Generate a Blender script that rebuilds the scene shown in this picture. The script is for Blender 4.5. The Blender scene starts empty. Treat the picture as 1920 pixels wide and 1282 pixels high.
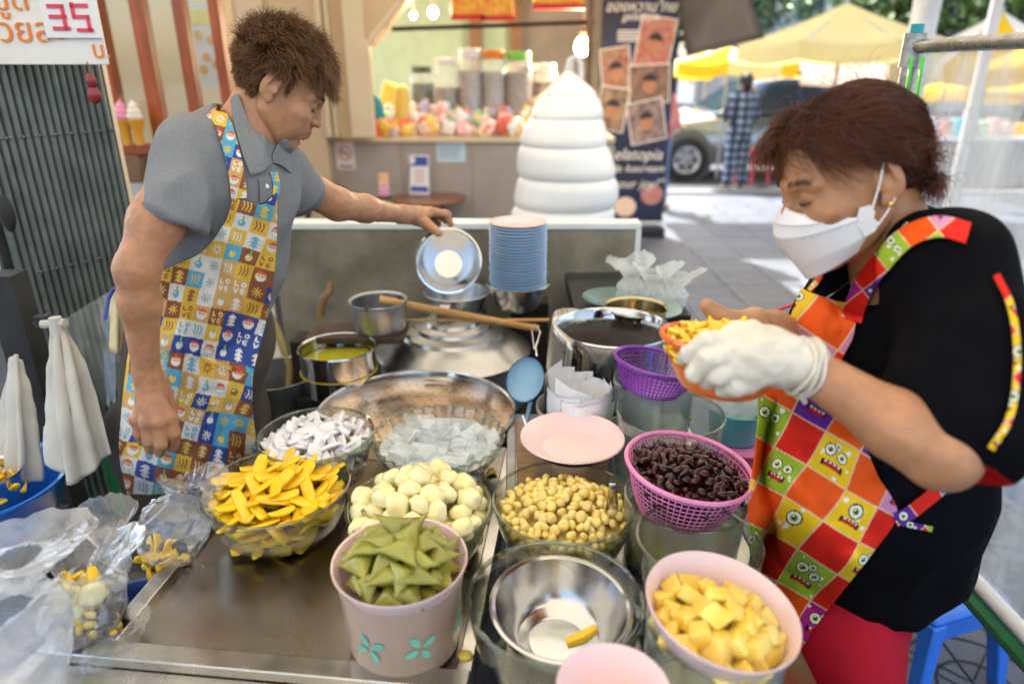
import bpy, bmesh, math, random
import numpy as np
from mathutils import Vector, Matrix, noise
from mathutils.bvhtree import BVHTree
R = math.radians
random.seed(7)
sc = bpy.context.scene
C = sc.collection

# ---------------- camera, sky, sun, exposure ----------------
F = 1280.0; H = 1.55; PITCH = R(21.5)
cp, sp = math.cos(PITCH), math.sin(PITCH)
cam = bpy.data.cameras.new('camera'); camo = bpy.data.objects.new('camera', cam); C.objects.link(camo)
camo.location = (0, 0, H); camo.rotation_euler = (math.pi/2 - PITCH, 0, 0)
cam.sensor_width = 36; cam.lens = 24; cam.clip_start = .02; cam.clip_end = 400
cam.dof.use_dof = True; cam.dof.focus_distance = 1.22; cam.dof.aperture_fstop = 2.0
sc.camera = camo
SUN_EL, SUN_AZ = R(58), R(-28)          # azimuth from +Y towards +X
world = bpy.data.worlds.new('World'); sc.world = world; world.use_nodes = True
wt = world.node_tree; bg = wt.nodes['Background']
sky = wt.nodes.new('ShaderNodeTexSky'); sky.sky_type = 'NISHITA'; sky.sun_disc = False
sky.sun_elevation = SUN_EL; sky.sun_rotation = SUN_AZ; sky.air_density = 1.0; sky.dust_density = 3.0
wt.links.new(sky.outputs[0], bg.inputs[0]); bg.inputs[1].default_value = .15
sun = bpy.data.lights.new('sun', 'SUN'); sun.energy = 4.2; sun.angle = R(.5); sun.color = (1, .95, .86)
suno = bpy.data.objects.new('sun', sun); C.objects.link(suno)
sd = Vector((math.sin(SUN_AZ)*math.cos(SUN_EL), math.cos(SUN_AZ)*math.cos(SUN_EL), math.sin(SUN_EL)))
suno.rotation_euler = sd.to_track_quat('Z', 'Y').to_euler()
vs = sc.view_settings; vs.view_transform = 'Standard'; vs.look = 'None'; vs.gamma = 1; vs.exposure = 2.15
sc.render.engine = 'CYCLES'
sc.cycles.max_bounces = 10; sc.cycles.transparent_max_bounces = 24; sc.cycles.caustics_reflective = False
sc.cycles.caustics_refractive = False; sc.cycles.sample_clamp_indirect = 6; sc.cycles.use_denoising = True

# ---------------- small helpers ----------------
def W(px, py, d):
    "photo pixel + distance along the view axis -> point of the place"
    u = (px-960)/F; v = (641-py)/F
    return Vector((u*d, d*(cp+v*sp), H+d*(-sp+v*cp)))
def DZ(py, z): return (z-H)/(-sp+((641-py)/F)*cp)
def PZ(px, py, z): return W(px, py, DZ(py, z))
def PY(px, py, Y):
    v = (641-py)/F; return W(px, py, Y/(cp+v*sp))

def tag(o, label=None, cat=None, group=None, kind=None):
    if label: o['label'] = label
    if cat: o['category'] = cat
    if group: o['group'] = group
    if kind: o['kind'] = kind
    return o
def link(name, me, parent=None, loc=None):
    o = bpy.data.objects.new(name, me); C.objects.link(o)
    if parent is not None: o.parent = parent
    if loc is not None: o.location = loc
    return o
def empty(name, loc, label, cat, group=None, rz=0):
    o = bpy.data.objects.new(name, None); C.objects.link(o); o.location = loc; o.rotation_euler.z = rz
    o.empty_display_size = .05
    return tag(o, label, cat, group)
def upd(): bpy.context.view_layer.update()
def adopt(o, parent):
    "parent o, keeping it where it stands (parent is an unrotated Empty)"
    o.parent = parent; o.location = o.location - parent.location
    return o

def mesh_np(name, V, Fa, mat=None, smooth=True, cols=None):
    V = np.asarray(V, dtype=np.float32).reshape(-1, 3); me = bpy.data.meshes.new(name)
    if isinstance(Fa, np.ndarray):
        n, k = Fa.shape
        me.vertices.add(len(V)); me.vertices.foreach_set('co', V.ravel())
        me.loops.add(n*k); me.loops.foreach_set('vertex_index', Fa.astype(np.int32).ravel())
        me.polygons.add(n); me.polygons.foreach_set('loop_start', np.arange(0, n*k, k, dtype=np.int32))
        me.update(calc_edges=True)
    else:
        me.from_pydata([tuple(map(float, v)) for v in V], [], Fa); me.update()
    me.validate()
    if smooth: me.polygons.foreach_set('use_smooth', np.ones(len(me.polygons), dtype=bool))
    if cols is not None:
        a = me.color_attributes.new('print', 'FLOAT_COLOR', 'POINT')
        c = np.ones((len(V), 4), dtype=np.float32); c[:, :3] = cols; a.data.foreach_set('color', c.ravel())
    if mat: me.materials.append(mat)
    return me

class MB:
    "collects shapes into one mesh"
    def __init__(s): s.v = []; s.f = []
    def add(s, V, Fs):
        n = len(s.v); s.v += [tuple(x) for x in V]; s.f += [tuple(i+n for i in f) for f in Fs]; return s
    def box(s, lo, hi, M=None):
        V = [Vector((x, y, z)) for x in (lo[0], hi[0]) for y in (lo[1], hi[1]) for z in (lo[2], hi[2])]
        if M is not None: V = [M @ v for v in V]
        return s.add(V, [(0,1,3,2),(4,6,7,5),(0,4,5,1),(2,3,7,6),(0,2,6,4),(1,5,7,3)])
    def tube(s, pts, r, n=8, closed=False, cap=True):
        pts = [Vector(p) for p in pts]; N = len(pts)
        rr = r if isinstance(r, (list, tuple)) else [r]*N
        V = []; up = None
        for i in range(N):
            a = pts[(i-1) % N] if (closed or i > 0) else pts[i]
            b = pts[(i+1) % N] if (closed or i < N-1) else pts[i]
            t = (b-a).normalized()
            if up is None:
                up = t.orthogonal().normalized()
            up = (up - t*up.dot(t)).normalized(); w = t.cross(up)
            for k in range(n):
                an = 2*math.pi*k/n; V.append(pts[i]+(up*math.cos(an)+w*math.sin(an))*rr[i])
        Fs = []
        for i in range(N if closed else N-1):
            j = (i+1) % N
            for k in range(n):
                l = (k+1) % n; Fs.append((i*n+k, i*n+l, j*n+l, j*n+k))
        if cap and not closed:
            Fs.append(tuple(range(n-1, -1, -1))); Fs.append(tuple((N-1)*n+k for k in range(n)))
        return s.add(V, Fs)
    def lathe(s, prof, n=48, c=(0,0,0), fn=None):
        "prof: list of (r, z)"
        V = []; Fs = []; c = Vector(c); m = len(prof)
        for (r, z) in prof:
            for k in range(n):
                a = 2*math.pi*k/n; q = r if fn is None else fn(r, z, a)
                V.append((c.x+q*math.cos(a), c.y+q*math.sin(a), c.z+z))
        for i in range(m-1):
            for k in range(n):
                l = (k+1) % n; Fs.append((i*n+k, i*n+l, (i+1)*n+l, (i+1)*n+k))
        return s.add(V, Fs)
    def disc(s, r, z, n=48, c=(0,0,0)):
        V = [(c[0]+r*math.cos(2*math.pi*k/n), c[1]+r*math.sin(2*math.pi*k/n), c[2]+z) for k in range(n)]
        return s.add(V, [tuple(range(n))])
    def prism(s, poly, z0, z1, M=None):
        n = len(poly); V = [Vector((x, y, z0)) for x, y in poly]+[Vector((x, y, z1)) for x, y in poly]
        if M is not None: V = [M @ v for v in V]
        Fs = [tuple(range(n-1, -1, -1)), tuple(range(n, 2*n))]+[(i, (i+1) % n, n+(i+1) % n, n+i) for i in range(n)]
        return s.add(V, Fs)
    def ball(s, c, r, n=12, m=8):
        c = Vector(c); r = Vector((r, r, r)) if not hasattr(r, '__len__') else Vector(r)
        V = []; Fs = []
        for i in range(m+1):
            t = math.pi*i/m
            for k in range(n):
                a = 2*math.pi*k/n
                V.append((c.x+r.x*math.sin(t)*math.cos(a), c.y+r.y*math.sin(t)*math.sin(a), c.z+r.z*math.cos(t)))
        for i in range(m):
            for k in range(n):
                l = (k+1) % n; Fs.append((i*n+k, (i+1)*n+k, (i+1)*n+l, i*n+l))
        return s.add(V, Fs)
    def mesh(s, name, mat, smooth=True, sharp=None):
        me = bpy.data.meshes.new(name); me.from_pydata([tuple(v) for v in s.v], [], s.f); me.validate(); me.update()
        bm = bmesh.new(); bm.from_mesh(me); bmesh.ops.remove_doubles(bm, verts=bm.verts, dist=1e-6)
        bmesh.ops.recalc_face_normals(bm, faces=bm.faces)
        for f in bm.faces: f.smooth = smooth
        if smooth and sharp:
            for e in bm.edges:
                if len(e.link_faces) == 2 and e.calc_face_angle(0) > sharp: e.smooth = False
        bm.to_mesh(me); bm.free()
        if mat: me.materials.append(mat)
        return me
    def obj(s, name, mat, parent=None, loc=None, smooth=True, sharp=R(35), bevel=0):
        me = s.mesh(name, mat, smooth, sharp); o = link(name, me, parent, loc)
        if bevel:
            b = o.modifiers.new('bevel', 'BEVEL'); b.width = bevel; b.segments = 2; b.limit_method = 'ANGLE'; b.angle_limit = R(40)
        return o
def solidify(o, t, off=-1):
    m = o.modifiers.new('thickness', 'SOLIDIFY'); m.thickness = t; m.offset = off; return o
def frame_mat(x, y, z, o):
    M = Matrix((x, y, z)).transposed().to_4x4(); M.translation = o; return M

# ---------------- materials ----------------
MATS = {}
def _mix(nt, fac, a, b):
    m = nt.nodes.new('ShaderNodeMix'); m.data_type = 'RGBA'
    for s, v in ((m.inputs[0], fac), (m.inputs[6], a), (m.inputs[7], b)):
        if isinstance(v, bpy.types.NodeSocket): nt.links.new(v, s)
        else: s.default_value = v if not isinstance(v, (tuple, list)) else (*v[:3], 1)
    return m.outputs[2]
def M(name, col, rough=.5, metal=0, spec=.5, var=.15, vscale=8, bump=0, bscale=60, col2=None, sss=0, sssr=(1,.3,.15),
      coat=0, trans=0, ior=1.45, emit=None, estr=0, rvar=0, attr=None, aniso=None, sheen=0, bdist=.002, objvar=0, alpha=1, stretch=None):
    if name in MATS: return MATS[name]
    m = bpy.data.materials.new(name); m.use_nodes = True; nt = m.node_tree; b = nt.nodes['Principled BSDF']
    tc = nt.nodes.new('ShaderNodeTexCoord'); vec = tc.outputs['Object']
    if stretch:
        mp = nt.nodes.new('ShaderNodeMapping'); mp.inputs['Scale'].default_value = stretch; nt.links.new(vec, mp.inputs[0]); vec = mp.outputs[0]
    base = col
    if attr:
        a = nt.nodes.new('ShaderNodeAttribute'); a.attribute_name = attr; base = a.outputs['Color']
    n = nt.nodes.new('ShaderNodeTexNoise'); n.inputs['Scale'].default_value = vscale; n.inputs['Detail'].default_value = 5
    n.inputs['Roughness'].default_value = .6; nt.links.new(vec, n.inputs[0])
    if var or col2:
        cr = nt.nodes.new('ShaderNodeMapRange'); cr.inputs[1].default_value = .35; cr.inputs[2].default_value = .68
        nt.links.new(n.outputs[0], cr.inputs[0])
        if col2: base = _mix(nt, cr.outputs[0], base, col2)
        else:
            mm = nt.nodes.new('ShaderNodeVectorMath'); mm.operation = 'SCALE'
            mr = nt.nodes.new('ShaderNodeMapRange'); mr.inputs[3].default_value = 1-var; mr.inputs[4].default_value = 1+var*.5
            nt.links.new(cr.outputs[0], mr.inputs[0])
            if isinstance(base, bpy.types.NodeSocket): nt.links.new(base, mm.inputs[0])
            else: mm.inputs[0].default_value = base[:3]
            nt.links.new(mr.outputs[0], mm.inputs['Scale']); base = mm.outputs[0]
    if objvar:
        oi = nt.nodes.new('ShaderNodeObjectInfo'); mr = nt.nodes.new('ShaderNodeMapRange')
        mr.inputs[3].default_value = 1-objvar; mr.inputs[4].default_value = 1+objvar*.4; nt.links.new(oi.outputs['Random'], mr.inputs[0])
        mm = nt.nodes.new('ShaderNodeVectorMath'); mm.operation = 'SCALE'
        if isinstance(base, bpy.types.NodeSocket): nt.links.new(base, mm.inputs[0])
        else: mm.inputs[0].default_value = base[:3]
        nt.links.new(mr.outputs[0], mm.inputs['Scale']); base = mm.outputs[0]
    if isinstance(base, bpy.types.NodeSocket): nt.links.new(base, b.inputs['Base Color'])
    else: b.inputs['Base Color'].default_value = (*base[:3], 1)
    b.inputs['Roughness'].default_value = rough; b.inputs['Metallic'].default_value = metal
    b.inputs['Specular IOR Level'].default_value = spec; b.inputs['IOR'].default_value = ior
    b.inputs['Coat Weight'].default_value = coat; b.inputs['Transmission Weight'].default_value = trans
    b.inputs['Alpha'].default_value = alpha
    if sheen: b.inputs['Sheen Weight'].default_value = sheen
    if aniso: b.inputs['Anisotropic'].default_value = aniso
    if sss:
        b.inputs['Subsurface Weight'].default_value = sss; b.inputs['Subsurface Radius'].default_value = sssr
        b.inputs['Subsurface Scale'].default_value = .01
    if emit: b.inputs['Emission Color'].default_value = (*emit, 1); b.inputs['Emission Strength'].default_value = estr
    if rvar:
        n3 = nt.nodes.new('ShaderNodeTexNoise'); n3.inputs['Scale'].default_value = vscale*2.3; n3.inputs['Detail'].default_value = 6; nt.links.new(vec, n3.inputs[0])
        mr = nt.nodes.new('ShaderNodeMapRange'); mr.inputs[1].default_value = .3; mr.inputs[2].default_value = .7
        mr.inputs[3].default_value = max(.02, rough-rvar); mr.inputs[4].default_value = rough+rvar
        nt.links.new(n3.outputs[0], mr.inputs[0]); nt.links.new(mr.outputs[0], b.inputs['Roughness'])
    if bump:
        n2 = nt.nodes.new('ShaderNodeTexNoise'); n2.inputs['Scale'].default_value = bscale; n2.inputs['Detail'].default_value = 4; nt.links.new(vec, n2.inputs[0])
        bp = nt.nodes.new('ShaderNodeBump'); bp.inputs['Strength'].default_value = bump; bp.inputs['Distance'].default_value = bdist
        nt.links.new(n2.outputs[0], bp.inputs['Height']); nt.links.new(bp.outputs[0], b.inputs['Normal'])
    MATS[name] = m; return m
def thin(name, tint=(.93,.96,.93), refl=1.0, rough=.03, haze=0, hcol=(.85,.87,.88), bump=0, bscale=30, bdist=.01, stretch=None, edge=(.55,.68,.6), spots=0):
    "thin clear sheet: fresnel mirror over see-through, with a milky share"
    if name in MATS: return MATS[name]
    m = bpy.data.materials.new(name); m.use_nodes = True; nt = m.node_tree; nt.nodes.clear()
    N = nt.nodes.new; L = nt.links.new
    out = N('ShaderNodeOutputMaterial'); tr = N('ShaderNodeBsdfTransparent'); gl = N('ShaderNodeBsdfGlossy'); gl.inputs['Roughness'].default_value = rough
    lw = N('ShaderNodeLayerWeight'); lw.inputs['Blend'].default_value = .12
    lf = N('ShaderNodeLayerWeight'); lf.inputs['Blend'].default_value = .5
    pw = N('ShaderNodeMath'); pw.operation = 'POWER'; pw.inputs[1].default_value = 4.0; L(lf.outputs['Facing'], pw.inputs[0])
    f = N('ShaderNodeMath'); f.operation = 'MULTIPLY_ADD'; f.inputs[1].default_value = .9; f.inputs[2].default_value = .045; L(pw.outputs[0], f.inputs[0])
    tcol = _mix(nt, lw.outputs['Facing'], tint, edge); L(tcol, tr.inputs['Color'])
    mu = N('ShaderNodeMath'); mu.operation = 'MULTIPLY'; mu.inputs[1].default_value = refl; mu.use_clamp = True; L(f.outputs[0], mu.inputs[0])
    mx = N('ShaderNodeMixShader'); L(mu.outputs[0], mx.inputs[0]); L(tr.outputs[0], mx.inputs[1]); L(gl.outputs[0], mx.inputs[2])
    res = mx.outputs[0]
    tc = N('ShaderNodeTexCoord'); vec = tc.outputs['Object']
    if stretch:
        mp = N('ShaderNodeMapping'); mp.inputs['Scale'].default_value = stretch; L(vec, mp.inputs[0]); vec = mp.outputs[0]
    if haze:
        di = N('ShaderNodeBsdfDiffuse'); di.inputs['Color'].default_value = (*hcol, 1)
        tl = N('ShaderNodeBsdfTranslucent'); tl.inputs['Color'].default_value = (*hcol, 1)
        m2 = N('ShaderNodeMixShader'); m2.inputs[0].default_value = .45; L(di.outputs[0], m2.inputs[1]); L(tl.outputs[0], m2.inputs[2])
        no = N('ShaderNodeTexNoise'); no.inputs['Scale'].default_value = 14; no.inputs['Detail'].default_value = 5; L(vec, no.inputs[0])
        mr = N('ShaderNodeMapRange'); mr.inputs[1].default_value = .3; mr.inputs[2].default_value = .72; mr.inputs[3].default_value = haze*.45; mr.inputs[4].default_value = min(1, haze*1.4)
        L(no.outputs[0], mr.inputs[0])
        m3 = N('ShaderNodeMixShader'); L(mr.outputs[0], m3.inputs[0]); L(res, m3.inputs[1]); L(m2.outputs[0], m3.inputs[2]); res = m3.outputs[0]
    if bump:
        n2 = N('ShaderNodeTexNoise'); n2.inputs['Scale'].default_value = bscale; n2.inputs['Detail'].default_value = 3; L(vec, n2.inputs[0])
        bp = N('ShaderNodeBump'); bp.inputs['Strength'].default_value = bump; bp.inputs['Distance'].default_value = bdist
        L(n2.outputs[0], bp.inputs['Height']); L(bp.outputs[0], gl.inputs['Normal']); L(bp.outputs[0], lf.inputs['Normal'])
    L(res, out.inputs[0]); MATS[name] = m; return m
def cloth_translucent(name, col, tl=.4):
    if name in MATS: return MATS[name]
    m = bpy.data.materials.new(name); m.use_nodes = True; nt = m.node_tree; nt.nodes.clear(); N = nt.nodes.new; L = nt.links.new
    out = N('ShaderNodeOutputMaterial'); a = N('ShaderNodeBsdfDiffuse'); b = N('ShaderNodeBsdfTranslucent'); mx = N('ShaderNodeMixShader')
    tc = N('ShaderNodeTexCoord'); no = N('ShaderNodeTexNoise'); no.inputs['Scale'].default_value = 2.5; no.inputs['Detail'].default_value = 5; L(tc.outputs['Object'], no.inputs[0])
    c = _mix(nt, no.outputs[0], tuple(x*.88 for x in col), col)
    for s in (a, b): L(c, s.inputs['Color'])
    mx.inputs[0].default_value = tl; L(a.outputs[0], mx.inputs[1]); L(b.outputs[0], mx.inputs[2]); L(mx.outputs[0], out.inputs[0])
    MATS[name] = m; return m

def text_mesh(s, size, mat, name='lettering', extrude=.0006, font_shear=0, align='CENTER'):
    cu = bpy.data.curves.new(name, 'FONT'); cu.body = s; cu.size = size; cu.extrude = extrude; cu.shear = font_shear
    cu.align_x = align; cu.align_y = 'CENTER'; cu.resolution_u = 3
    o = bpy.data.objects.new(name, cu); C.objects.link(o); upd()
    dg = bpy.context.evaluated_depsgraph_get(); me = bpy.data.meshes.new_from_object(o.evaluated_get(dg))
    bpy.data.objects.remove(o); bpy.data.curves.remove(cu)
    me.name = name; me.materials.clear(); me.materials.append(mat)
    return me

# ---------------- implicit-surface modelling (bodies, cloth, blobs) ----------------
class SDF:
    def __init__(s, h): s.h = h; s.pr = []
    def cap(s, a, b, ra, rb=None, k=.01, op='add'):
        s.pr.append(('cap', np.array(a, float), np.array(b, float), ra, ra if rb is None else rb, k, op)); return s
    def ell(s, c, r, k=.01, op='add', rot=None):
        s.pr.append(('ell', np.array(c, float), np.array(r, float), np.eye(3) if rot is None else np.array(rot), 0, k, op)); return s
    def chain(s, pts, rs, k=.006):
        for i in range(len(pts)-1): s.cap(pts[i], pts[i+1], rs[i], rs[i+1], k)
        return s
    def _bb(s, p):
        if p[0] == 'cap':
            m = max(p[3], p[4]); return np.minimum(p[1], p[2])-m, np.maximum(p[1], p[2])+m
        m = np.max(p[2]); return p[1]-m, p[1]+m
    def build(s, T=None, disp=None, smooth=1):
        "T: 4x4 matrix from modelling space to world"
        h = s.h; bbs = [s._bb(p) for p in s.pr if p[6] == 'add']
        lo = np.min([b[0] for b in bbs], 0)-3*h; hi = np.max([b[1] for b in bbs], 0)+3*h
        n = np.ceil((hi-lo)/h).astype(int)+1
        G = np.full(n, 1.0, dtype=np.float32)
        ax = [lo[i]+h*np.arange(n[i], dtype=np.float32) for i in range(3)]
        for p in s.pr:
            k = p[5]; b0, b1 = s._bb(p); mg = k+4*h
            i0 = np.maximum(0, np.floor((b0-mg-lo)/h).astype(int)); i1 = np.minimum(n, np.ceil((b1+mg-lo)/h).astype(int)+1)
            if np.any(i1 <= i0): continue
            sl = tuple(slice(i0[i], i1[i]) for i in range(3))
            X = ax[0][sl[0]][:, None, None]; Y = ax[1][sl[1]][None, :, None]; Z = ax[2][sl[2]][None, None, :]
            if p[0] == 'cap':
                a, b = p[1], p[2]; ba = b-a; L = max(1e-12, float(ba@ba))
                t = np.clip(((X-a[0])*ba[0]+(Y-a[1])*ba[1]+(Z-a[2])*ba[2])/L, 0, 1)
                d = np.sqrt((X-a[0]-t*ba[0])**2+(Y-a[1]-t*ba[1])**2+(Z-a[2]-t*ba[2])**2)-(p[3]+(p[4]-p[3])*t)
            else:
                c, r, Rm = p[1], p[2], p[3]; x, y, z = X-c[0], Y-c[1], Z-c[2]
                q = [Rm[0, i]*x+Rm[1, i]*y+Rm[2, i]*z for i in range(3)]
                k0 = np.sqrt((q[0]/r[0])**2+(q[1]/r[1])**2+(q[2]/r[2])**2)+1e-9
                k1 = np.sqrt((q[0]/r[0]**2)**2+(q[1]/r[1]**2)**2+(q[2]/r[2]**2)**2)+1e-9
                d = k0*(k0-1)/k1
            g = G[sl]
            if p[6] == 'add':
                hh = np.clip(.5+.5*(g-d)/k, 0, 1); G[sl] = g*(1-hh)+d*hh-k*hh*(1-hh)
            else:
                hh = np.clip(.5-.5*(g+d)/k, 0, 1); G[sl] = g*(1-hh)+(-d)*hh+k*hh*(1-hh)
        V, Q = surface_nets(G, lo, h)
        for _ in range(smooth): V = relax(V, Q)
        if disp is not None: V = disp(V, Q)
        if T is not None:
            Tn = np.array(T); V = V@Tn[:3, :3].T+Tn[:3, 3]
        return V, Q
def surface_nets(G, lo, h):
    S = G < 0; n = np.array(G.shape)
    c = np.zeros(n-1, dtype=np.int8)
    for dx in (0, 1):
        for dy in (0, 1):
            for dz in (0, 1): c += S[dx:n[0]-1+dx, dy:n[1]-1+dy, dz:n[2]-1+dz]
    I, J, K = np.nonzero((c > 0) & (c < 8)); N = len(I)
    idx = -np.ones(n-1, dtype=np.int32); idx[I, J, K] = np.arange(N)
    acc = np.zeros((N, 3)); cnt = np.zeros(N)
    for axis in range(3):
        o = [a for a in range(3) if a != axis]
        for u in (0, 1):
            for w in (0, 1):
                off = [0, 0, 0]; off[o[0]] = u; off[o[1]] = w
                a = G[I+off[0], J+off[1], K+off[2]]; off2 = list(off); off2[axis] = 1
                b = G[I+off2[0], J+off2[1], K+off2[2]]
                m = (a < 0) != (b < 0); t = np.where(m, a/np.where(m, a-b, 1), 0)
                P = np.zeros((N, 3)); P[:] = off; P[:, axis] = t
                acc[m] += P[m]; cnt[m] += 1
    V = acc/cnt[:, None]+np.stack([I, J, K], 1); V = V*h+lo
    Q = []
    for axis in range(3):
        a = np.take(S, range(0, n[axis]-1), axis); b = np.take(S, range(1, n[axis]), axis)
        E = np.array(np.nonzero(a != b)).T; o = [(axis+1) % 3, (axis+2) % 3]
        E = E[(E[:, o[0]] > 0) & (E[:, o[1]] > 0) & (E[:, o[0]] < n[o[0]]-1) & (E[:, o[1]] < n[o[1]]-1)]
        ins = S[E[:, 0], E[:, 1], E[:, 2]]
        q = []
        for (u, w) in ((1, 1), (0, 1), (0, 0), (1, 0)):
            e = E.copy(); e[:, o[0]] -= u; e[:, o[1]] -= w; q.append(idx[e[:, 0], e[:, 1], e[:, 2]])
        q = np.stack(q, 1); q[~ins] = q[~ins][:, ::-1]; Q.append(q)
    return V, np.concatenate(Q)
def relax(V, Q):
    acc = np.zeros_like(V); cnt = np.zeros(len(V)); cen = V[Q].mean(1)
    for i in range(4):
        np.add.at(acc, Q[:, i], cen); np.add.at(cnt, Q[:, i], 1)
    return .5*V+.5*acc/np.maximum(1, cnt)[:, None]
def vnormals(V, Q):
    a = V[Q[:, 2]]-V[Q[:, 0]]; b = V[Q[:, 3]]-V[Q[:, 1]]; fn = np.cross(a, b); N = np.zeros_like(V)
    for i in range(Q.shape[1]): np.add.at(N, Q[:, i], fn)
    return N/(np.linalg.norm(N, axis=1)[:, None]+1e-12)
def vnoise(P, seed=0):
    "smooth value noise, vectorised"
    P = np.asarray(P, float)+seed*17.31; i = np.floor(P).astype(np.int64); f = P-i; f = f*f*(3-2*f); r = 0
    def hsh(a):
        x = (a[:, 0]*73856093) ^ (a[:, 1]*19349663) ^ (a[:, 2]*83492791); x = (x ^ (x >> 13))*1274126177; x = x & 0x7fffffff; return (x % 100003)/50001.5-1
    for dx in (0, 1):
        for dy in (0, 1):
            for dz in (0, 1):
                w = (f[:, 0] if dx else 1-f[:, 0])*(f[:, 1] if dy else 1-f[:, 1])*(f[:, 2] if dz else 1-f[:, 2])
                r = r+w*hsh(i+np.array([dx, dy, dz]))
    return r
def fbm(P, sc_, oct=3, seed=0):
    r = 0; a = 1; P = np.asarray(P)*sc_
    for o in range(oct): r = r+a*vnoise(P*2**o, seed+o); a *= .5
    return r
def joinVQ(parts):
    n = 0; Vs = []; Qs = []
    for V, Q in parts: Vs.append(V); Qs.append(Q+n); n += len(V)
    return np.concatenate(Vs), np.concatenate(Qs)

# smooth surface through a control net (rows x cols of 3-vectors), Catmull-Rom
def crom(P, n):
    P = np.asarray(P, float); m = len(P); Pe = np.concatenate([[2*P[0]-P[1]], P, [2*P[-1]-P[-2]]]); out = []
    t = np.linspace(0, m-1, n); i = np.minimum(t.astype(int), m-2); f = (t-i).reshape([-1]+[1]*(P.ndim-1))
    a, b, c, d = Pe[i], Pe[i+1], Pe[i+2], Pe[i+3]
    return .5*((2*b)+(-a+c)*f+(2*a-5*b+4*c-d)*f**2+(-a+3*b-3*c+d)*f**3)
def gridmesh(name, G, mat, cols=None, smooth=True):
    r, c = G.shape[:2]; i = np.arange(r*c).reshape(r, c)
    Q = np.stack([i[:-1, :-1], i[:-1, 1:], i[1:, 1:], i[1:, :-1]], -1).reshape(-1, 4)
    return mesh_np(name, G.reshape(-1, 3), Q, mat, smooth, None if cols is None else cols.reshape(-1, 3))
def strands(name, paths, r, mat, cols=None, tip=.25):
    "paths (N,S,3); three-sided tapered hairs"
    N, S, _ = paths.shape; t = np.gradient(paths, axis=1); t /= np.linalg.norm(t, axis=2)[..., None]+1e-9
    up = np.array([.31, .17, .93]); a = np.cross(t, up); a /= np.linalg.norm(a, axis=2)[..., None]+1e-9; b = np.cross(t, a)
    rad = (r*np.linspace(1, tip, S))[None, :, None]; V = []
    for k in range(3):
        an = 2*math.pi*k/3; V.append(paths+(a*math.cos(an)+b*math.sin(an))*rad)
    V = np.stack(V, 2); idx = np.arange(N*S*3).reshape(N, S, 3); Q = []
    for k in range(3):
        l = (k+1) % 3; Q.append(np.stack([idx[:, :-1, k], idx[:, :-1, l], idx[:, 1:, l], idx[:, 1:, k]], -1).reshape(-1, 4))
    cc = None
    if cols is not None: cc = np.repeat(cols[:, :, None, :], 3, 2).reshape(-1, 3)
    return mesh_np(name, V.reshape(-1, 3), np.concatenate(Q), mat, True, cc)
# ======================= SETTING =======================
m_tile = M('grey paving stone', (.105,.12,.15), .5, var=.25, vscale=3, bump=.3, bscale=90, objvar=.16, rvar=.15)
m_gap = M('dirty joint', (.045,.045,.05), .8, bump=.3)
m_line = M('recessed paving groove', (.03,.032,.04), .8)
m_road = M('asphalt', (.085,.09,.105), .85, var=.3, vscale=2, bump=.5, bscale=200)
# pavement base, road, far ground
g = MB(); g.box((-40, -30, -.5), (60, 9.6, -.012)); pav = tag(g.obj('pavement', m_gap), kind='structure')
g = MB(); g.box((-60, 9.75, -.6), (90, 90, -.15)); tag(g.obj('road', m_road), kind='structure')
g = MB(); g.box((-30, 9.6, -.5), (60, 9.75, .01)); tag(g.obj('kerb', M('kerb concrete', (.25,.25,.26), .8, bump=.3)), kind='structure')
g = MB(); g.box((-150, -120, -.7), (200, 250, -.62)); tag(g.obj('ground', m_road), kind='structure')
# paving tiles: square slabs with pressed circles and diagonal grooves
TS = .42
tile = MB(); e = TS/2-.003
tile.box((-e, -e, -.03), (e, e, 0))
me_tile = tile.mesh('paving_tile', m_tile, False)
def ringpoly(mb, cx, cy, r, w, a0, a1, z, n=14):
    V = []
    for i in range(n+1):
        a = a0+(a1-a0)*i/n
        V += [(cx+(r-w)*math.cos(a), cy+(r-w)*math.sin(a), z), (cx+(r+w)*math.cos(a), cy+(r+w)*math.sin(a), z)]
    mb.add(V, [(2*i, 2*i+1, 2*i+3, 2*i+2) for i in range(n)])
mg = MB(); w = .0045
for sx in (-1, 1):
    for sy in (-1, 1):
        a0 = {(-1,-1): 0, (1,-1): math.pi/2, (1,1): math.pi, (-1,1): 1.5*math.pi}[(sx, sy)]
        for rr in (.19, .10): ringpoly(mg, sx*TS/2, sy*TS/2, rr, w, a0, a0+math.pi/2, .0015)
ringpoly(mg, 0, 0, .055, w, 0, 2*math.pi, .0015, 24)
for a in (math.pi/4, 3*math.pi/4):
    c_, s_ = math.cos(a), math.sin(a)
    for sg in (-1, 1):
        for off in (-.018, .018):
            p0 = Vector((c_*.062*sg-s_*off, s_*.062*sg+c_*off, .0019)); p1 = Vector((c_*.27*sg-s_*off, s_*.27*sg+c_*off, .0019)); nrm = Vector((-s_, c_, 0))*w*.7
            mg.add([p0-nrm, p0+nrm, p1+nrm, p1-nrm], [(0, 1, 2, 3)])
me_groove = mg.mesh('groove', m_line, False)
ntile = 0
for j in range(0, 23):
    for i in range(-6, 16):
        x = .21+i*TS; y = -.1+j*TS
        if y > 9.3 or x < .0+.0*y or abs(x) > (y+1.2)*.95: continue
        if y > 1.0 and x > 3.6+.3*y: continue
        if x < .7 and y < 2.6: continue
        t = link('paving_tile', me_tile, pav, (x, y, random.uniform(-.0015, .0015)))
        if y < 2.6 and x < 3: link('groove', me_groove, t)
        ntile += 1
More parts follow.
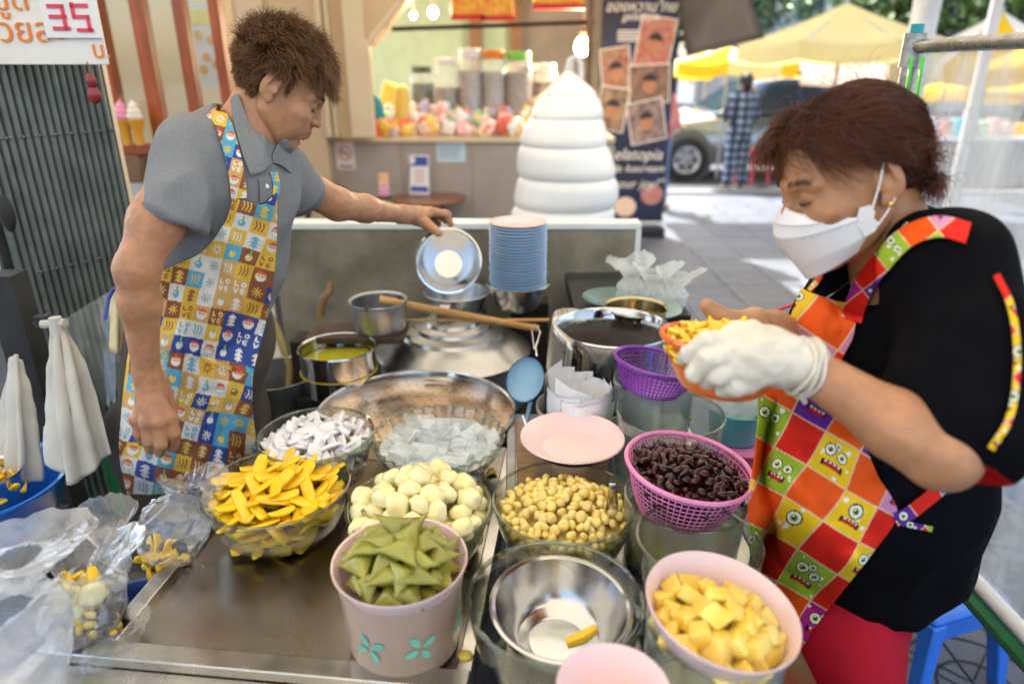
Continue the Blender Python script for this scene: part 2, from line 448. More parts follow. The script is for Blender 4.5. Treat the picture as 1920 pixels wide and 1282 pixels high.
# ---- beige shop building with columns ----
m_cream = M('cream painted wall', (.62,.45,.27), .6, var=.08, vscale=1.5, bump=.1, bscale=30)
m_cream2 = M('cream moulding', (.7,.55,.36), .5, var=.06, vscale=2)
m_marble = M('beige stone panel', (.42,.36,.32), .35, var=.12, vscale=3, objvar=.08, bump=.05)
m_grout = M('pale grout', (.45,.4,.35), .8)
YB = 4.9                                  # front face of the shop building
B = empty('shop_building', (-1.5, YB, 0), 'cream painted shop building with moulded pilasters and a wide serving opening behind the stall', 'building')
def bpart(mb, name, mat, **k): return adopt(mb.obj(name, mat, None, **k), B)
xL = PY(415, 100, YB).x; xR = PY(690, 200, YB).x
xW = PY(616, 300, YB).x
b = MB(); b.box((xL-2.6, YB, 0), (xW, YB+.35, 1.13)); bpart(b, 'wall', m_cream)
b = MB(); b.box((xL-2.6, YB, 1.131), (xR-.02, YB+.35, 3.6)); bpart(b, 'wall', m_cream)
for (xa, xb, dy) in ((455, 505, .035), (600, 612, .05), (616, 624, .05), (650, 690, .06)):
    b = MB(); b.box((PY(xa, 100, YB).x, YB-dy, 1.135), (PY(xb, 100, YB).x, YB-.002, 3.5)); bpart(b, 'pilaster', m_cream2, bevel=.008)
b = MB(); x0 = PY(688, 100, YB).x
b.prism([(x0-.02, 1.72), (x0+.03, 1.72), (x0+.62, 2.35), (x0+.62, 2.7), (x0-.02, 2.7)], -YB-.2, -YB+.03, Matrix.Rotation(math.pi/2, 4, 'X')); bpart(b, 'corner_brace', m_cream)
b = MB(); b.tube([(x0+.01, YB-.04, 1.14), (x0+.01, YB-.04, 1.72), (x0+.60, YB-.04, 2.34)], .022, 8); bpart(b, 'moulding', m_cream2)
b = MB(); b.box((x0-.02, YB, 2.3), (x0+2.0, YB+.3, 3.4)); bpart(b, 'lintel', m_cream)
# low counter wall clad in stone panels
yc = YB+.12; zt = 1.095; xa = PY(620, 300, yc).x; xb = PY(1150, 300, yc).x
b = MB(); b.box((xa, yc+.012, 0), (xb, yc+.5, zt)); bpart(b, 'counter_wall', m_grout)
nx = 4; pw = (xb-xa)/nx
for i in range(nx):
    for (z0, z1) in ((.02, .5), (.505, zt-.005)):
        b = MB(); b.box((xa+i*pw+.002, yc-.006, z0), (xa+(i+1)*pw-.002, yc+.012, z1)); bpart(b, 'stone_panel', m_marble)
b = MB(); b.box((xa-.02, yc-.03, zt), (xb, yc+.55, zt+.03)); bpart(b, 'counter_top', m_cream2)
# rear room: mint wall, brown posts, ceiling beams
m_mint = M('mint green wall', (.36,.5,.4), .7, var=.1); m_brown = M('dark brown wood', (.2,.1,.045), .5, var=.3)
m_greyw = M('grey slatted wall', (.28,.26,.23), .8, var=.25, vscale=2)
yr = YB+2.2
b = MB(); b.box((xa-.3, yr, 0), (xa+1.35, yr+.1, 3.4)); bpart(b, 'back_wall', m_mint)
b = MB(); b.box((xa+1.35, yr+.02, 0), (xb+.6, yr+.12, 3.4)); bpart(b, 'back_wall', m_greyw)
for x in (xa+.9, xa+1.28): b = MB(); b.box((x, yr-.12, 0), (x+.11, yr-.01, 3.3)); bpart(b, 'post', m_brown)
b = MB(); b.box((xa-.3, YB+.4, 2.75), (xb+.6, yr+.1, 2.8)); bpart(b, 'ceiling', m_cream)
b = MB(); xq = PY(1106, 100, YB).x; b.box((xq-.018, YB+.02, zt+.032), (xq+.018, YB+.06, 2.7)); bpart(b, 'post', m_brown)
# hanging display rod across the opening
b = MB(); b.tube([PY(735, 55, YB+.1), PY(1115, 42, YB+.1)], .014, 8)
tag(b.obj('display_rod', M('dark iron', (.04,.03,.025), .4, .6)), 'dark iron rod running across the top of the candy shop opening', 'rod')
# hanging gold decorated packs at the top
m_gold = M('gold patterned foil', (.85,.5,.06), .35, .3, var=.5, vscale=25, col2=(.75,.12,.02))
m_redp = M('red trim', (.6,.03,.02), .5)
for i, (xa_, xb_, y0) in enumerate(((850, 905, 32), (906, 960, 34), (1005, 1090, 12))):
    c = PY((xa_+xb_)/2, y0, YB+.35); hw = (xb_-xa_)/2*5.3/F
    t = empty('hanging_pack', c, ['gold and red hanging pack nearest the corner brace, above the tall jars', 'gold and red hanging pack just right of another one, above the jars', 'red bordered hanging pack above the bright lamp'][i], 'pack')
    b = MB(); b.box((-hw, -.03, 0), (hw, .03, .34)); b.obj('pouch', m_gold, t, bevel=.01)
    b = MB(); b.box((-hw*1.02, -.034, -.02), (hw*1.02, .034, .012)); b.obj('hem', m_redp, t)
# shop lamps (lit bulbs)
m_bulb = M('lit lamp glass', (1,.9,.7), .3, emit=(1,.82,.55), estr=60)
for i, (px, py, r_, e_) in enumerate(((1092, 88, .055, 15), (812, 24, .03, 5), (775, 30, .018, 2))):
    c = PY(px, py, YB+.75)
    t = empty('lamp', c, ['large glowing lamp over the candy counter beside the tip of the soft serve cone', 'small glowing lamp under the gold hanging packs', 'narrow glowing tube lamp near the corner brace'][i], 'lamp')
    b = MB(); b.ball((0, 0, 0), (r_, r_, r_*1.2)); b.obj('bulb', m_bulb, t)
    b = MB(); b.lathe([(.0, r_*1.9), (r_*.5, r_*1.8), (r_*.55, r_*1.15), (.0, r_*1.1)], 16); b.obj('socket', m_brown, t)
    b = MB(); b.tube([(0, 0, r_*1.8), (0, 0, 2.75-c.z)], .005, 6); b.obj('cord', m_brown, t)
    l = bpy.data.lights.new('lamp_light', 'POINT'); l.energy = e_; l.color = (1, .78, .5); l.shadow_soft_size = r_
    lo = bpy.data.objects.new('lamp_light', l); C.objects.link(lo); lo.location = (0, -r_*1.6, -r_*.6); lo.parent = t
# ---- candy counter goods ----
def jar(px0, px1, ytop, ybot, Y, body, lid, label, grp=None, fill=.75, cat='jar'):
    z0 = zt+.03; d = Y; c = PY((px0+px1)/2, ybot, Y); r = (px1-px0)/2*(Y*1.04)/F; h = max(.12, PY(0, ytop, Y).z-z0)
    t = empty('candy_jar', (c.x, Y, z0), label, cat, grp)
    b = MB(); b.lathe([(0, 0), (r*.95, 0), (r, .02), (r, h*fill), (0, h*fill)], 20); b.obj('filling', body, t)
    b = MB(); b.lathe([(r*1.0, 0), (r*1.03, .02), (r*1.03, h*.86), (r*.8, h*.92), (r*.8, h*.95)], 20); b.obj('glass', thin('jar plastic', haze=.25), t)
    b = MB(); b.lathe([(r*.85, h*.9), (r*.88, h*.92), (r*.88, h), (0, h*1.01)], 20); b.obj('lid', lid, t)
m_nut = M('brown dried plums', (.2,.13,.1), .5, var=.6, vscale=55, col2=(.55,.44,.4)); m_whitep = M('white plastic', (.85,.85,.85), .4, var=.04)
m_yel = M('yellow snacks', (.8,.5,.03), .5, vscale=40, col2=(.75,.6,.2)); m_dkg = M('dark green sweets', (.04,.06,.04), .35, vscale=50, col2=(.15,.2,.14))
m_lime = M('lime plastic', (.25,.7,.1), .4); m_mauve = M('mauve sweets', (.32,.25,.26), .5, vscale=60, col2=(.62,.56,.6))
jar(820, 862, 110, 255, YB+.5, m_nut, m_whitep, 'tall jar of brown dried plums with paper stack on top, tallest on the candy counter', fill=.62)
jar(864, 905, 92, 250, YB+.48, m_mauve, m_whitep, 'tall jar of mauve sweets second in the row behind the candy packets')
jar(907, 948, 95, 250, YB+.48, m_mauve, M('orange lid', (.85,.25,.04), .4), 'tall jar of mauve sweets with an orange tag on its lid')
jar(950, 995, 98, 250, YB+.48, m_nut, m_lime, 'tall jar of brown sweets with a lime green lid')
jar(777, 815, 125, 255, YB+.6, m_dkg, m_dkg, 'dark green jar between the yellow snack bags and the brown jars')
jar(998, 1040, 120, 250, YB+.6, m_nut, m_whitep, 'jar of dark sweets just left of the soft serve tip')
def bag_blob(name, c, r, mat, label, cat, grp=None, seed=0):
    n, m = 14, 10; b = MB(); b.ball((0, 0, r[2]), r, n, m)
    b.v = [tuple(Vector(v)*(1+.22*noise.noise(Vector(v)*9+Vector((seed, 0, 0))))) for v in b.v]
    o = b.obj(name, mat, None, c); tag(o, label, cat, grp); return o
bag_blob('snack_bag', (PY(742, 255, YB+.55).x, YB+.55, zt+.03), (.10, .06, .19), m_yel, 'tall yellow bag of snacks standing by the cream pillar', 'bag', seed=1)
bag_blob('snack_bag', (PY(757, 255, YB+.3).x, YB+.3, zt+.03), (.06, .05, .18), m_yel, 'narrow yellow bag of snacks in front of the taller yellow bag', 'bag', seed=2)
b = MB(); b.ball((0, 0, .14), (.06, .05, .14)); tag(b.obj('teal_fan', M('teal plastic', (.02,.3,.4), .3), None, (PY(709, 255, YB+.3).x, YB+.3, zt+.03)), 'small teal covered fan at the left end of the candy counter', 'fan')
pc = [(.85,.83,.8), (.9,.9,.92), (.8,.1,.08), (.9,.55,.1), (.85,.75,.1), (.2,.6,.15), (.85,.55,.6), (.9,.88,.8), (.35,.5,.8), (.55,.3,.1), (.1,.5,.45), (.88,.85,.9)]
pm = [M('packet foil %d' % i, c, .3, var=.35, vscale=18, col2=(.88,.86,.84) if i % 2 else (.9,.35,.2)) for i, c in enumerate(pc)]
pk = []
for i in range(12):
    b = MB(); b.box((-.04, -.012, 0), (.04, .012, .09)); me = b.mesh('candy_packet', pm[i], False)
    bm = bmesh.new(); bm.from_mesh(me); bmesh.ops.subdivide_edges(bm, edges=bm.edges, cuts=2, use_grid_fill=True)
    for v in bm.verts:
        f = 1-abs(v.co.z-.045)/.045; v.co.y *= .5+1.1*f; v.co += Vector((noise.noise(v.co*30+Vector((i, 0, 0))), 0, noise.noise(v.co*30+Vector((0, i, 0)))))*.006
    for f in bm.faces: f.smooth = True
    bm.to_mesh(me); bm.free(); pk.append(me)
for i in range(150):
    row = i % 3; x = PY(random.uniform(705, 1075), 250, YB+.3).x; y = YB+.22+.09*row+random.uniform(-.02, .02)
    o = link('candy_packet', pk[random.randrange(12)], None, (x, y, zt+.028+.055*row+random.uniform(0, .02)+(.06 if x > .2 else 0)*random.random()))
    o.rotation_euler = (random.uniform(-.6, .3), random.uniform(-.9, .9), random.uniform(-.8, .8)); s_ = random.uniform(.7, 1.35); o.scale = (s_, s_, s_)
    tag(o, 'small bright candy packet in the jumble on the shop counter behind', 'packet', 'candy packets heaped on the shop counter')
# notices on the counter wall
m_paper = M('white paper', (.8,.8,.8), .8, var=.04); m_blue = M('print blue', (.05,.08,.35), .6, var=.05); m_red = M('print red', (.6,.06,.05), .6, var=.05)
m_dk = M('print dark', (.03,.03,.04), .6); m_pink = M('pink print', (.75,.5,.5), .7)
def sheet(x0, x1, y0, y1, Y, name, mat, label, cat, parent=None):
    a = PY(x0, y0, Y); c = PY(x1, y1, Y); w_ = (c.x-a.x); h_ = a.z-c.z; cen = Vector(((a.x+c.x)/2, Y, (a.z+c.z)/2))
    t = empty(name, cen, label, cat); b = MB(); b.box((-w_/2, -.002, -h_/2), (w_/2, .001, h_/2)); b.obj('paper', mat, t); return t, w_, h_
t, w_, h_ = sheet(627, 667, 263, 318, yc-.008, 'no_smoking_sign', M('pale pink paper', (.8,.7,.68), .7), 'pale no smoking notice with a red ring on the stone counter wall', 'sign')
RX = Matrix.Rotation(math.pi/2, 4, 'X')
b = MB(); rr = w_*.36
V = []; n = 28
for i in range(n): V += [RX @ Vector((math.cos(2*math.pi*i/n)*q, math.sin(2*math.pi*i/n)*q+.01, .0035)) for q in (rr, rr*.82)]
b.add(V, [(2*i, 2*i+1, (2*i+3) % (2*n), (2*i+2) % (2*n)) for i in range(n)])
b.box((-rr*.9, -.005, -.004), (rr*.9, -.0036, .005), Matrix.Translation((0, 0, .01)) @ Matrix.Rotation(R(40), 4, 'Y')); b.obj('ring', m_red, t, smooth=False)
b = MB(); b.box((-rr*.6, -.0034, -.004), (rr*.5, -.0026, .004), Matrix.Translation((0, 0, .012))); b.box((-w_*.35, -.0034, -h_*.42), (w_*.35, -.0026, -h_*.36)); b.obj('cigarette', m_dk, t)
t, w_, h_ = sheet(818, 873, 268, 304, yc-.008, 'notice', M('pale blue paper', (.55,.68,.74), .7), 'pale blue typed notice taped to the stone counter wall', 'sign')
b = MB()
for i in range(7): b.box((-w_*.42, -.0034, h_*(.36-.11*i)-.0015), (w_*random.uniform(.2, .42), -.0026, h_*(.36-.11*i)+.0015))
b.obj('print_lines', m_blue, t)
# ---- cafe table, menu stand, leaflet box, chair ----
c = PZ(805, 370, .74)
t = empty('cafe_table', (c.x, c.y, 0), 'round brown wooden cafe table with black metal legs', 'table')
m_tabw = M('brown table wood', (.2,.085,.04), .35, var=.3, vscale=6, stretch=(1,8,1)); m_blk = M('black metal', (.025,.025,.03), .4, .3)
rt = 70*DZ(370, .74)/F
b = MB(); b.lathe([(0, .715), (rt*.97, .715), (rt, .722), (rt, .735), (rt*.98, .74), (0, .74)], 40); b.obj('tabletop', m_tabw, t)
for k in range(4):
    a = R(45+90*k); b = MB(); b.tube([(rt*.45*math.cos(a), rt*.45*math.sin(a), .715), (rt*.75*math.cos(a), rt*.75*math.sin(a), 0)], .011, 6); b.obj('leg', m_blk, t)
c2 = PZ(788, 362, .742)
t = empty('menu_stand', c2, 'white tent menu card with a blue header standing on the cafe table', 'menu')
hh = .27; ww = .075
for sg, nm in ((-1, 'front_card'), (1, 'back_card')):
    b = MB(); b.prism([(-ww, 0), (ww, 0), (ww*.9, hh), (-ww*.9, hh)], -.0015, .0015, Matrix.Translation((0, sg*.05, 0)) @ Matrix.Rotation(R(-12), 4, 'Z') @ Matrix.Rotation(math.pi/2+sg*R(10), 4, 'X')); fc = b.obj(nm, m_paper, t)
    if sg < 0:
        MM = Matrix.Translation((0, -.05, 0)) @ Matrix.Rotation(R(-12), 4, 'Z') @ Matrix.Rotation(math.pi/2-R(10), 4, 'X')
        b = MB(); b.prism([(-ww*.86, hh*.72), (ww*.8, hh*.72), (ww*.8, hh*.96), (-ww*.86, hh*.96)], .002, .0035, MM); b.obj('header', m_blue, fc); b = MB(); b.prism([(-ww*.86, hh*.06), (ww*.86, hh*.06), (ww*.86, hh*.2), (-ww*.86, hh*.2)], .002, .0035, MM); b.obj('header', m_blue, fc)
        b = MB()
        for i in range(6): b.prism([(-ww*.5, hh*(.6-.06*i)), (ww*.5, hh*(.6-.06*i)), (ww*.5, hh*(.615-.06*i)), (-ww*.5, hh*(.615-.06*i))], .002, .003, MM)
        b.obj('print_lines', m_red, fc)
        b = MB(); b.prism([(-ww*.7+.02*math.cos(k), hh*.86+.024*math.sin(k)) for k in np.linspace(0, 6.2, 14)], .0036, .0045, MM); b.box((0, 0, 0), (0.001, .001, .001)); b.obj('emblem', m_paper, fc)
c3 = PZ(722, 372, .742)
t = empty('leaflet_box', c3, 'small box of orange and pink leaflets on the cafe table', 'box')
b = MB(); b.box((-.04, -.03, 0), (.04, .03, .02)); b.obj('base', m_blk, t)
b = MB(); b.box((-.036, -.02, .012), (.03, .0, .17), Matrix.Rotation(R(-8), 4, 'X')); b.obj('leaflet', M('orange leaflet', (.8,.35,.08), .5, vscale=20, col2=(.8,.6,.4)), t)
b = MB(); b.box((-.03, -.03, .012), (.036, -.022, .10), Matrix.Rotation(R(-8), 4, 'X')); b.obj('leaflet', M('pink leaflet', (.8,.2,.35), .5, vscale=30, col2=(.75,.6,.7)), t)
cc = PY(622, 330, 4.4)
t = empty('cafe_chair', (cc.x, 4.4, 0), 'black bentwood cafe chair behind the outstretched arm', 'chair')
b = MB(); b.tube([(.19*math.cos(a), .02, .62+.25*math.sin(a)) for a in np.linspace(-.6, math.pi+.6, 22)], .018, 8); b.obj('backrest', m_blk, t)
b = MB(); b.lathe([(0, .44), (.2, .44), (.21, .46), (0, .47)], 24, (0, -.2, 0)); b.obj('seat', m_blk, t)
for sx in (-1, 1):
    for y_ in (-.36, -.02): b = MB(); b.tube([(sx*.15, y_, .45), (sx*.18, y_*1.1, 0)], .012, 6); b.obj('leg', m_blk, t)
for k, xx in enumerate((905, 935)):
    pass
# ---- giant soft serve ----
d0 = 3.5; cS = W(1060, 300, d0); m_cone = M('white fibreglass', (.86,.84,.8), .32, var=.05, vscale=4, sss=.1)
t = empty('soft_serve_statue', (cS.x, cS.y, 0), 'giant white soft serve swirl statue standing behind the grey panel', 'statue')
cy = cS.y; zz = lambda py: PY(1060, py, cy).z
Rr = lambda w_: w_/2*d0/F
lay = [(415, 196, 'b'), (350, 196, 'm'), (296, 184, 'm'), (245, 150, 'm'), (208, 110, 'm')]
prof = [(0, .62), (.12, .62), (.2, .75), (Rr(185), zz(425))]
edges = [(425, 385, 197, 194), (385, 330, 197, 188), (330, 272, 190, 170), (272, 222, 171, 140), (222, 180, 141, 104)]
for (ya, yb_, ra_, rb_) in edges:
    z0, z1 = zz(ya), zz(yb_)
    for k in range(13):
        s_ = k/12; nt = 1-min(1, abs(s_-.5)*2)**3.2; prof.append((Rr((ra_+(rb_-ra_)*s_)*(.935+.075*nt)), z0+(z1-z0)*s_))
zt2 = zz(178)
for (q, py) in ((98, 177), (90, 171), (72, 162), (50, 151), (30, 142), (18, 137), (12, 133), (2, 131)): prof.append((Rr(q), zz(py)))
b = MB(); b.lathe(prof, 72, fn=lambda r, z, a: r*(1+.012*math.sin(2*a+z*9)))
b.v = [(x+.012*math.sin(z*14)*1.0, y, z+.028*math.sin(math.atan2(y, x))*0) for x, y, z in b.v]
b.obj('swirl', m_cone, t, sharp=R(70))
b = MB(); tt = zz(135); b.tube([(.0, 0, tt-.01), (.012, -.012, tt+.05), (.035, -.02, tt+.07), (.06, -.02, tt+.04), (.066, -.02, tt-.03)], [.02, .018, .014, .012, .01], 10); b.obj('curl', m_cone, t)
b = MB(); b.lathe([(0, 0), (.1, 0), (.22, .7), (.24, .72), (.2, .76), (0, .76)], 40); b.obj('cone', M('waffle tan', (.6,.38,.15), .5, bump=.5, bscale=25), t)
# ---- banner ----
Yb = 6.9; KB = Yb/5.2
m_navy = M('navy banner print', (.012,.012,.022), .5, var=.4, vscale=2, col2=(.014,.02,.085))
a = PY(1118, 10, Yb); c = PY(1240, 405, Yb)
bx = (PY(1128, 200, Yb).x+PY(1252, 200, Yb).x)/2; bw = .53/2*KB
t = empty('roll_up_banner', (bx, Yb, 0), 'tall navy roll up banner with photographs and white script standing by the street', 'banner')
zb = .02+PY(1200, 408, Yb).z*0
b = MB(); b.box((-bw, -.002, .12), (bw, .002, 2.6)); b.obj('print', m_navy, t)
b = MB(); b.box((-bw-.02, -.09, 0), (bw+.02, .09, .1)); b.obj('base', m_blk, t, bevel=.02)
b = MB(); b.tube([(0, .03, .1), (0, .03, 2.6)], .012, 6); b.obj('pole', m_blk, t)
def bz(py): return PY(1190, py, Yb).z
def bxx(px, py): return PY(px, py, Yb).x-bx
m_ph = [M('photo print %d' % i, c1, .5, var=.3, vscale=14, col2=c2) for i, (c1, c2) in enumerate((((.35,.2,.15), (.32,.05,.05)), ((.22,.05,.03), (.3,.22,.16)), ((.25,.15,.1), (.08,.04,.04)), ((.32,.22,.14), (.1,.06,.05)), ((.3,.22,.2), (.06,.04,.05))))]
m_face = M('printed face', (.35,.16,.09), .6); m_hairp = M('printed hair', (.02,.015,.015), .6)
for i, (px, py, pw_, ph_, ang) in enumerate(((1228, 82, .24, .33, 8), (1155, 135, .2, .31, -8), (1217, 158, .28, .25, -3), (1138, 205, .2, .29, 8), (1212, 228, .25, .28, -12))):
    fz = -.004-.0025*i; pw_ *= KB; ph_ *= KB
    Mp = Matrix.Translation((max(-bw+pw_/2+.005, min(bw-pw_/2-.005, bxx(px, py))), fz, bz(py))) @ Matrix.Rotation(R(ang), 4, 'Y')
    b = MB(); b.box((-pw_/2-.008, -.0012, -ph_/2-.008), (pw_/2+.008, .0008, ph_/2+.008), Mp); fr_ = b.obj('photo_frame', m_paper, t, smooth=False)
    b = MB(); b.box((-pw_/2, -.002, -ph_/2), (pw_/2, -.0014, ph_/2), Mp); b.obj('photo', m_ph[i], fr_, smooth=False)
    b = MB(); b.prism([(.045*KB*math.cos(k), (.055*math.sin(k)-.01)*KB) for k in np.linspace(0, 6.1, 16)], .0021, .0026, Mp @ Matrix.Rotation(math.pi/2, 4, 'X') @ Matrix.Translation((0, 0, 0))); b.obj('printed_face', m_face, fr_, smooth=False)
    b = MB(); b.prism([(.05*KB*math.cos(k), (.02+.05*math.sin(k))*KB) for k in np.linspace(0, math.pi, 12)], .0027, .0031, Mp @ Matrix.Rotation(math.pi/2, 4, 'X')); b.obj('printed_hair', m_hairp, fr_, smooth=False)
m_scr = M('white print', (.7,.7,.7), .6, var=.02)
for s_, px, py, size in (('Gelatopia', 1187, 290, .115), ('made Icecream', 1190, 316, .085), ('of your joy!"', 1190, 345, .1), ('ของหวานไทย', 1180, 14, .1), ('gelatopia', 1185, 32, .07)):
    me = text_mesh(s_, size*KB, m_scr, 'lettering', font_shear=.3); xs = [v.co.x for v in me.vertices]
    wd = max(xs)-min(xs) if xs else 1; o = link('lettering', me, t, (0, -.02, bz(py))); o.rotation_euler = (math.pi/2, 0, 0)
    if wd > 2*bw*.92: o.scale = (2*bw*.92/wd,)*3
b = MB()
for i in range(4): b.box((-.2, -.006, bz(58+6*i)-.008), (.02-.03*(i % 2), -.004, bz(58+6*i)+.004))
b.obj('print_lines', m_scr, t)
b = MB(); b.box((-bw, -.02, .13), (bw, -.0165, .15)); b.obj('print_lines', m_scr, t)
for (px, py, r_, col) in ((1172, 388, .11, (.72,.55,.45)), (1222, 365, .11, (.45,.2,.18))):
    b = MB(); b.prism([(r_*math.cos(k), r_*math.sin(k)*.9) for k in np.linspace(0, 6.1, 22)], .0041, .0051, Matrix.Translation((max(-bw+r_, min(bw-r_, bxx(px, py))), 0, bz(py))) @ Matrix.Rotation(math.pi/2, 4, 'X')); b.obj('printed_scoop', M('scoop %.2f' % col[0], col, .5, vscale=12), t, smooth=False)
# ======================= STALL =======================
m_steel = M('brushed stainless steel', (.56,.54,.5), .25, 1, var=.18, vscale=5, rvar=.12, bump=.06, bscale=25, stretch=(1,1,1))
m_steel2 = M('polished stainless steel', (.6,.6,.6), .17, 1, var=.1, vscale=9, rvar=.07, bump=.03, bscale=20, coat=0)
m_alu = M('dull aluminium', (.42,.43,.43), .38, .9, var=.2, vscale=12, rvar=.12)
m_top = M('worn steel table top', (.33,.29,.24), .27, 1, var=.15, vscale=3, rvar=.06, bump=.03, bscale=4, col2=(.39,.36,.32))
m_dark = M('soot dark metal', (.03,.03,.03), .6, .2, var=.4)
m_glass = thin('clear bowl glass', (.955,.965,.94), refl=1.25, edge=(.42,.5,.4), haze=.015, rough=.02)
m_rim = thin('glass rim', (.75,.8,.72), refl=2.2, edge=(.25,.33,.25), rough=.04)
m_pinkp = M('pale pink melamine', (.82,.6,.58), .28, var=.06, coat=.2, sss=.1)
TZ = .77
# left table: steel top in a raised frame
tl = empty('steel_table', (-.3, 1.0, 0), 'stainless steel stall table with a raised frame, carrying the dessert bowls on the left', 'table')
A = PZ(150, 1206, TZ+.012); Bq = PZ(912, 1284, TZ+.012)
ang = math.atan2(Bq.y-A.y, Bq.x-A.x)
xl, xr_, yf, yb = -.585, -.085, .735, 1.36
def tb(mb, name, mat, **k): return adopt(mb.obj(name, mat, None, **k), tl)
b = MB(); b.box((xl, yf, TZ-.006), (xr_, yb, TZ)); tb(b, 'top_sheet', m_top, smooth=False)
b = MB(); b.box((xl-.028, yf, TZ-.05), (xl, yb, TZ+.012)); tb(b, 'frame_bar', m_steel, bevel=.002)
b = MB(); b.box((xr_, yf, TZ-.05), (xr_+.022, yb, TZ+.004)); tb(b, 'frame_bar', m_steel, bevel=.002)
b = MB(); b.box((xl-.1, yf-.034, TZ-.05), (xr_+.022, yf-.001, TZ+.014)); tb(b, 'frame_bar', m_steel, bevel=.002)
for (x, y) in ((xl, yf), (xr_, yf), (xl, yb-.03), (xr_, yb-.03)): b = MB(); b.box((x-.02, y, 0), (x+.01, y+.03, TZ-.051)); tb(b, 'leg', m_steel)
b = MB(); b.box((xl-.02, yf+.31, TZ-.17), (xl-.15, yf+.345, TZ-.15)); tb(b, 'side_rail', m_steel)
t2 = empty('steel_tray_table', (-.3, 1.0, 0), 'nearer steel counter panel with a mitred aluminium frame at the bottom edge', 'table')
b = MB(); b.box((-.66, .3, TZ-.016), (.02, yf-.036, TZ-.004)); adopt(b.obj('top_sheet', m_steel, None, smooth=False), t2)
b = MB(); b.box((-.69, .3, TZ-.05), (-.661, yf-.036, TZ+.013)); adopt(b.obj('frame_bar', m_steel, None, bevel=.002), t2)
for o in (tl, t2): o.rotation_euler.z = R(-6); o.location += Vector((.035, 0, 0))
# right cart
t3 = empty('serving_cart', (.25, .9, 0), 'steel topped serving cart under the glass tubs on the right', 'cart')
def cb(mb, name, mat, **k): return adopt(mb.obj(name, mat, None, **k), t3)
b = MB(); b.box((-.008, .36, TZ-.02), (.42, 1.5, TZ-.002)); cb(b, 'top_sheet', m_steel, smooth=False)
m_wood = M('worn light wood', (.42,.24,.12), .5, var=.4, vscale=9, stretch=(1,8,1))
b = MB(); b.box((-.012, .9, TZ-.02), (.008, 1.42, TZ+.01)); cb(b, 'edge_strip', m_alu, bevel=.002)
b = MB(); b.box((.01, 1.12, TZ-.001), (.2, 1.45, TZ+.006)); cb(b, 'board', m_wood, bevel=.002)
b = MB(); b.box((.0, .4, .2), (.40, 1.48, TZ-.021)); cb(b, 'body', m_steel, smooth=False)
for (x, y) in ((.02, .4), (.38, .4), (.02, 1.44), (.38, 1.44)): b = MB(); b.box((x-.015, y, 0), (x+.015, y+.03, .2)); cb(b, 'leg', m_steel)
# back platform (stove) and grey splash panel
t4 = empty('stove_stand', (-.1, 1.7, 0), 'low dark stand behind the table holding the pots and the gas stove', 'stand')
b = MB(); b.box((-.62, 1.42, .50), (.4, 2.22, .60)); adopt(b.obj('deck', m_dark, None), t4)
for (x, y) in ((-.6, 1.4), (.36, 1.4), (-.6, 2.16), (.36, 2.16)): b = MB(); b.box((x, y, 0), (x+.04, y+.04, .5)); adopt(b.obj('leg', m_dark, None), t4)
m_conc = M('stained grey cement board', (.15,.13,.09), .8, var=.45, vscale=5, bump=.4, bscale=70, col2=(.31,.28,.20))
m_wtrim = M('white metal trim', (.75,.76,.74), .4, var=.08)
YP = 2.28; pl_ = PY(505, 410, YP).x; pr_ = PY(1203, 420, YP).x; pz = PY(870, 430, YP).z
t5 = empty('splash_panel', ((pl_+pr_)/2, YP, 0), 'stained grey cement splash panel with a white metal edge behind the pots', 'panel')
b = MB(); b.box((pl_, YP, .55), (pr_-.018, YP+.018, pz)); adopt(b.obj('board', m_conc, None, smooth=False), t5)
b = MB(); b.box((pl_, YP-.006, pz), (pr_, YP+.075, pz+.022)); adopt(b.obj('top_trim', m_wtrim, None, bevel=.003), t5)
b = MB(); b.box((pr_-.018, YP-.006, .55), (pr_, YP+.03, pz-.001)); adopt(b.obj('side_trim', m_wtrim, None, bevel=.002), t5)
for x in (pl_+.05, pr_-.06): b = MB(); b.box((x, YP+.02, 0), (x+.03, YP+.05, pz-.02)); adopt(b.obj('post', m_dark, None), t5)

def rimspot(px, py, z): 
    p = PZ(px, py, z); return p, DZ(py, z)
def glassbowl(name, px, py, wpx, h, label, cat='bowl', base=.55, zb=TZ, shape=.42, mat=None, rim=None, tilt=None, rimr=.0028, ribs=0):
    p, d = rimspot(px, py, zb+h); r = wpx/2*d/F; t = empty(name, (p.x, p.y, zb), label, cat)
    mat = mat or m_glass; rim = rim or m_rim
    def pr(th, n=16):
        o = []
        for i in range(n+1):
            s_ = i/n; o.append((r*(base+(1-base)*s_**shape)-th, .004+th+(h-.004-th)*s_**1.25))
        return o
    fn = None
    if ribs: fn = lambda q, z, a: q*(1+.035*math.cos(ribs*a)*min(1, z/h*1.3))
    nn = 96 if ribs else 64
    b = MB(); b.lathe([(0, .001), (r*base*.8, .001), (r*base, .004)]+pr(0)[1:], nn, fn=fn); b.obj('wall', mat, t)
    b = MB(); b.lathe([(0, .006)]+[(q, z) for q, z in pr(.003)], nn, fn=fn); b.obj('inner_wall', mat, t)
    b = MB(); b.tube([((r*(1.035 if not ribs else 1.035+.035*math.cos(ribs*a))-.0015)*math.cos(a)/1.035, (r*(1.035 if not ribs else 1.035+.035*math.cos(ribs*a))-.0015)*math.sin(a)/1.035, h) for a in [2*math.pi*k/96 for k in range(96)]], rimr, 6, closed=True); b.obj('rim', rim, t)
    return t, p, r
def bowlr(r, h, base, shape):
    return lambda z: r*(base+(1-base)*min(1, max(0, z/h)**(1/1.25))**shape)-.006
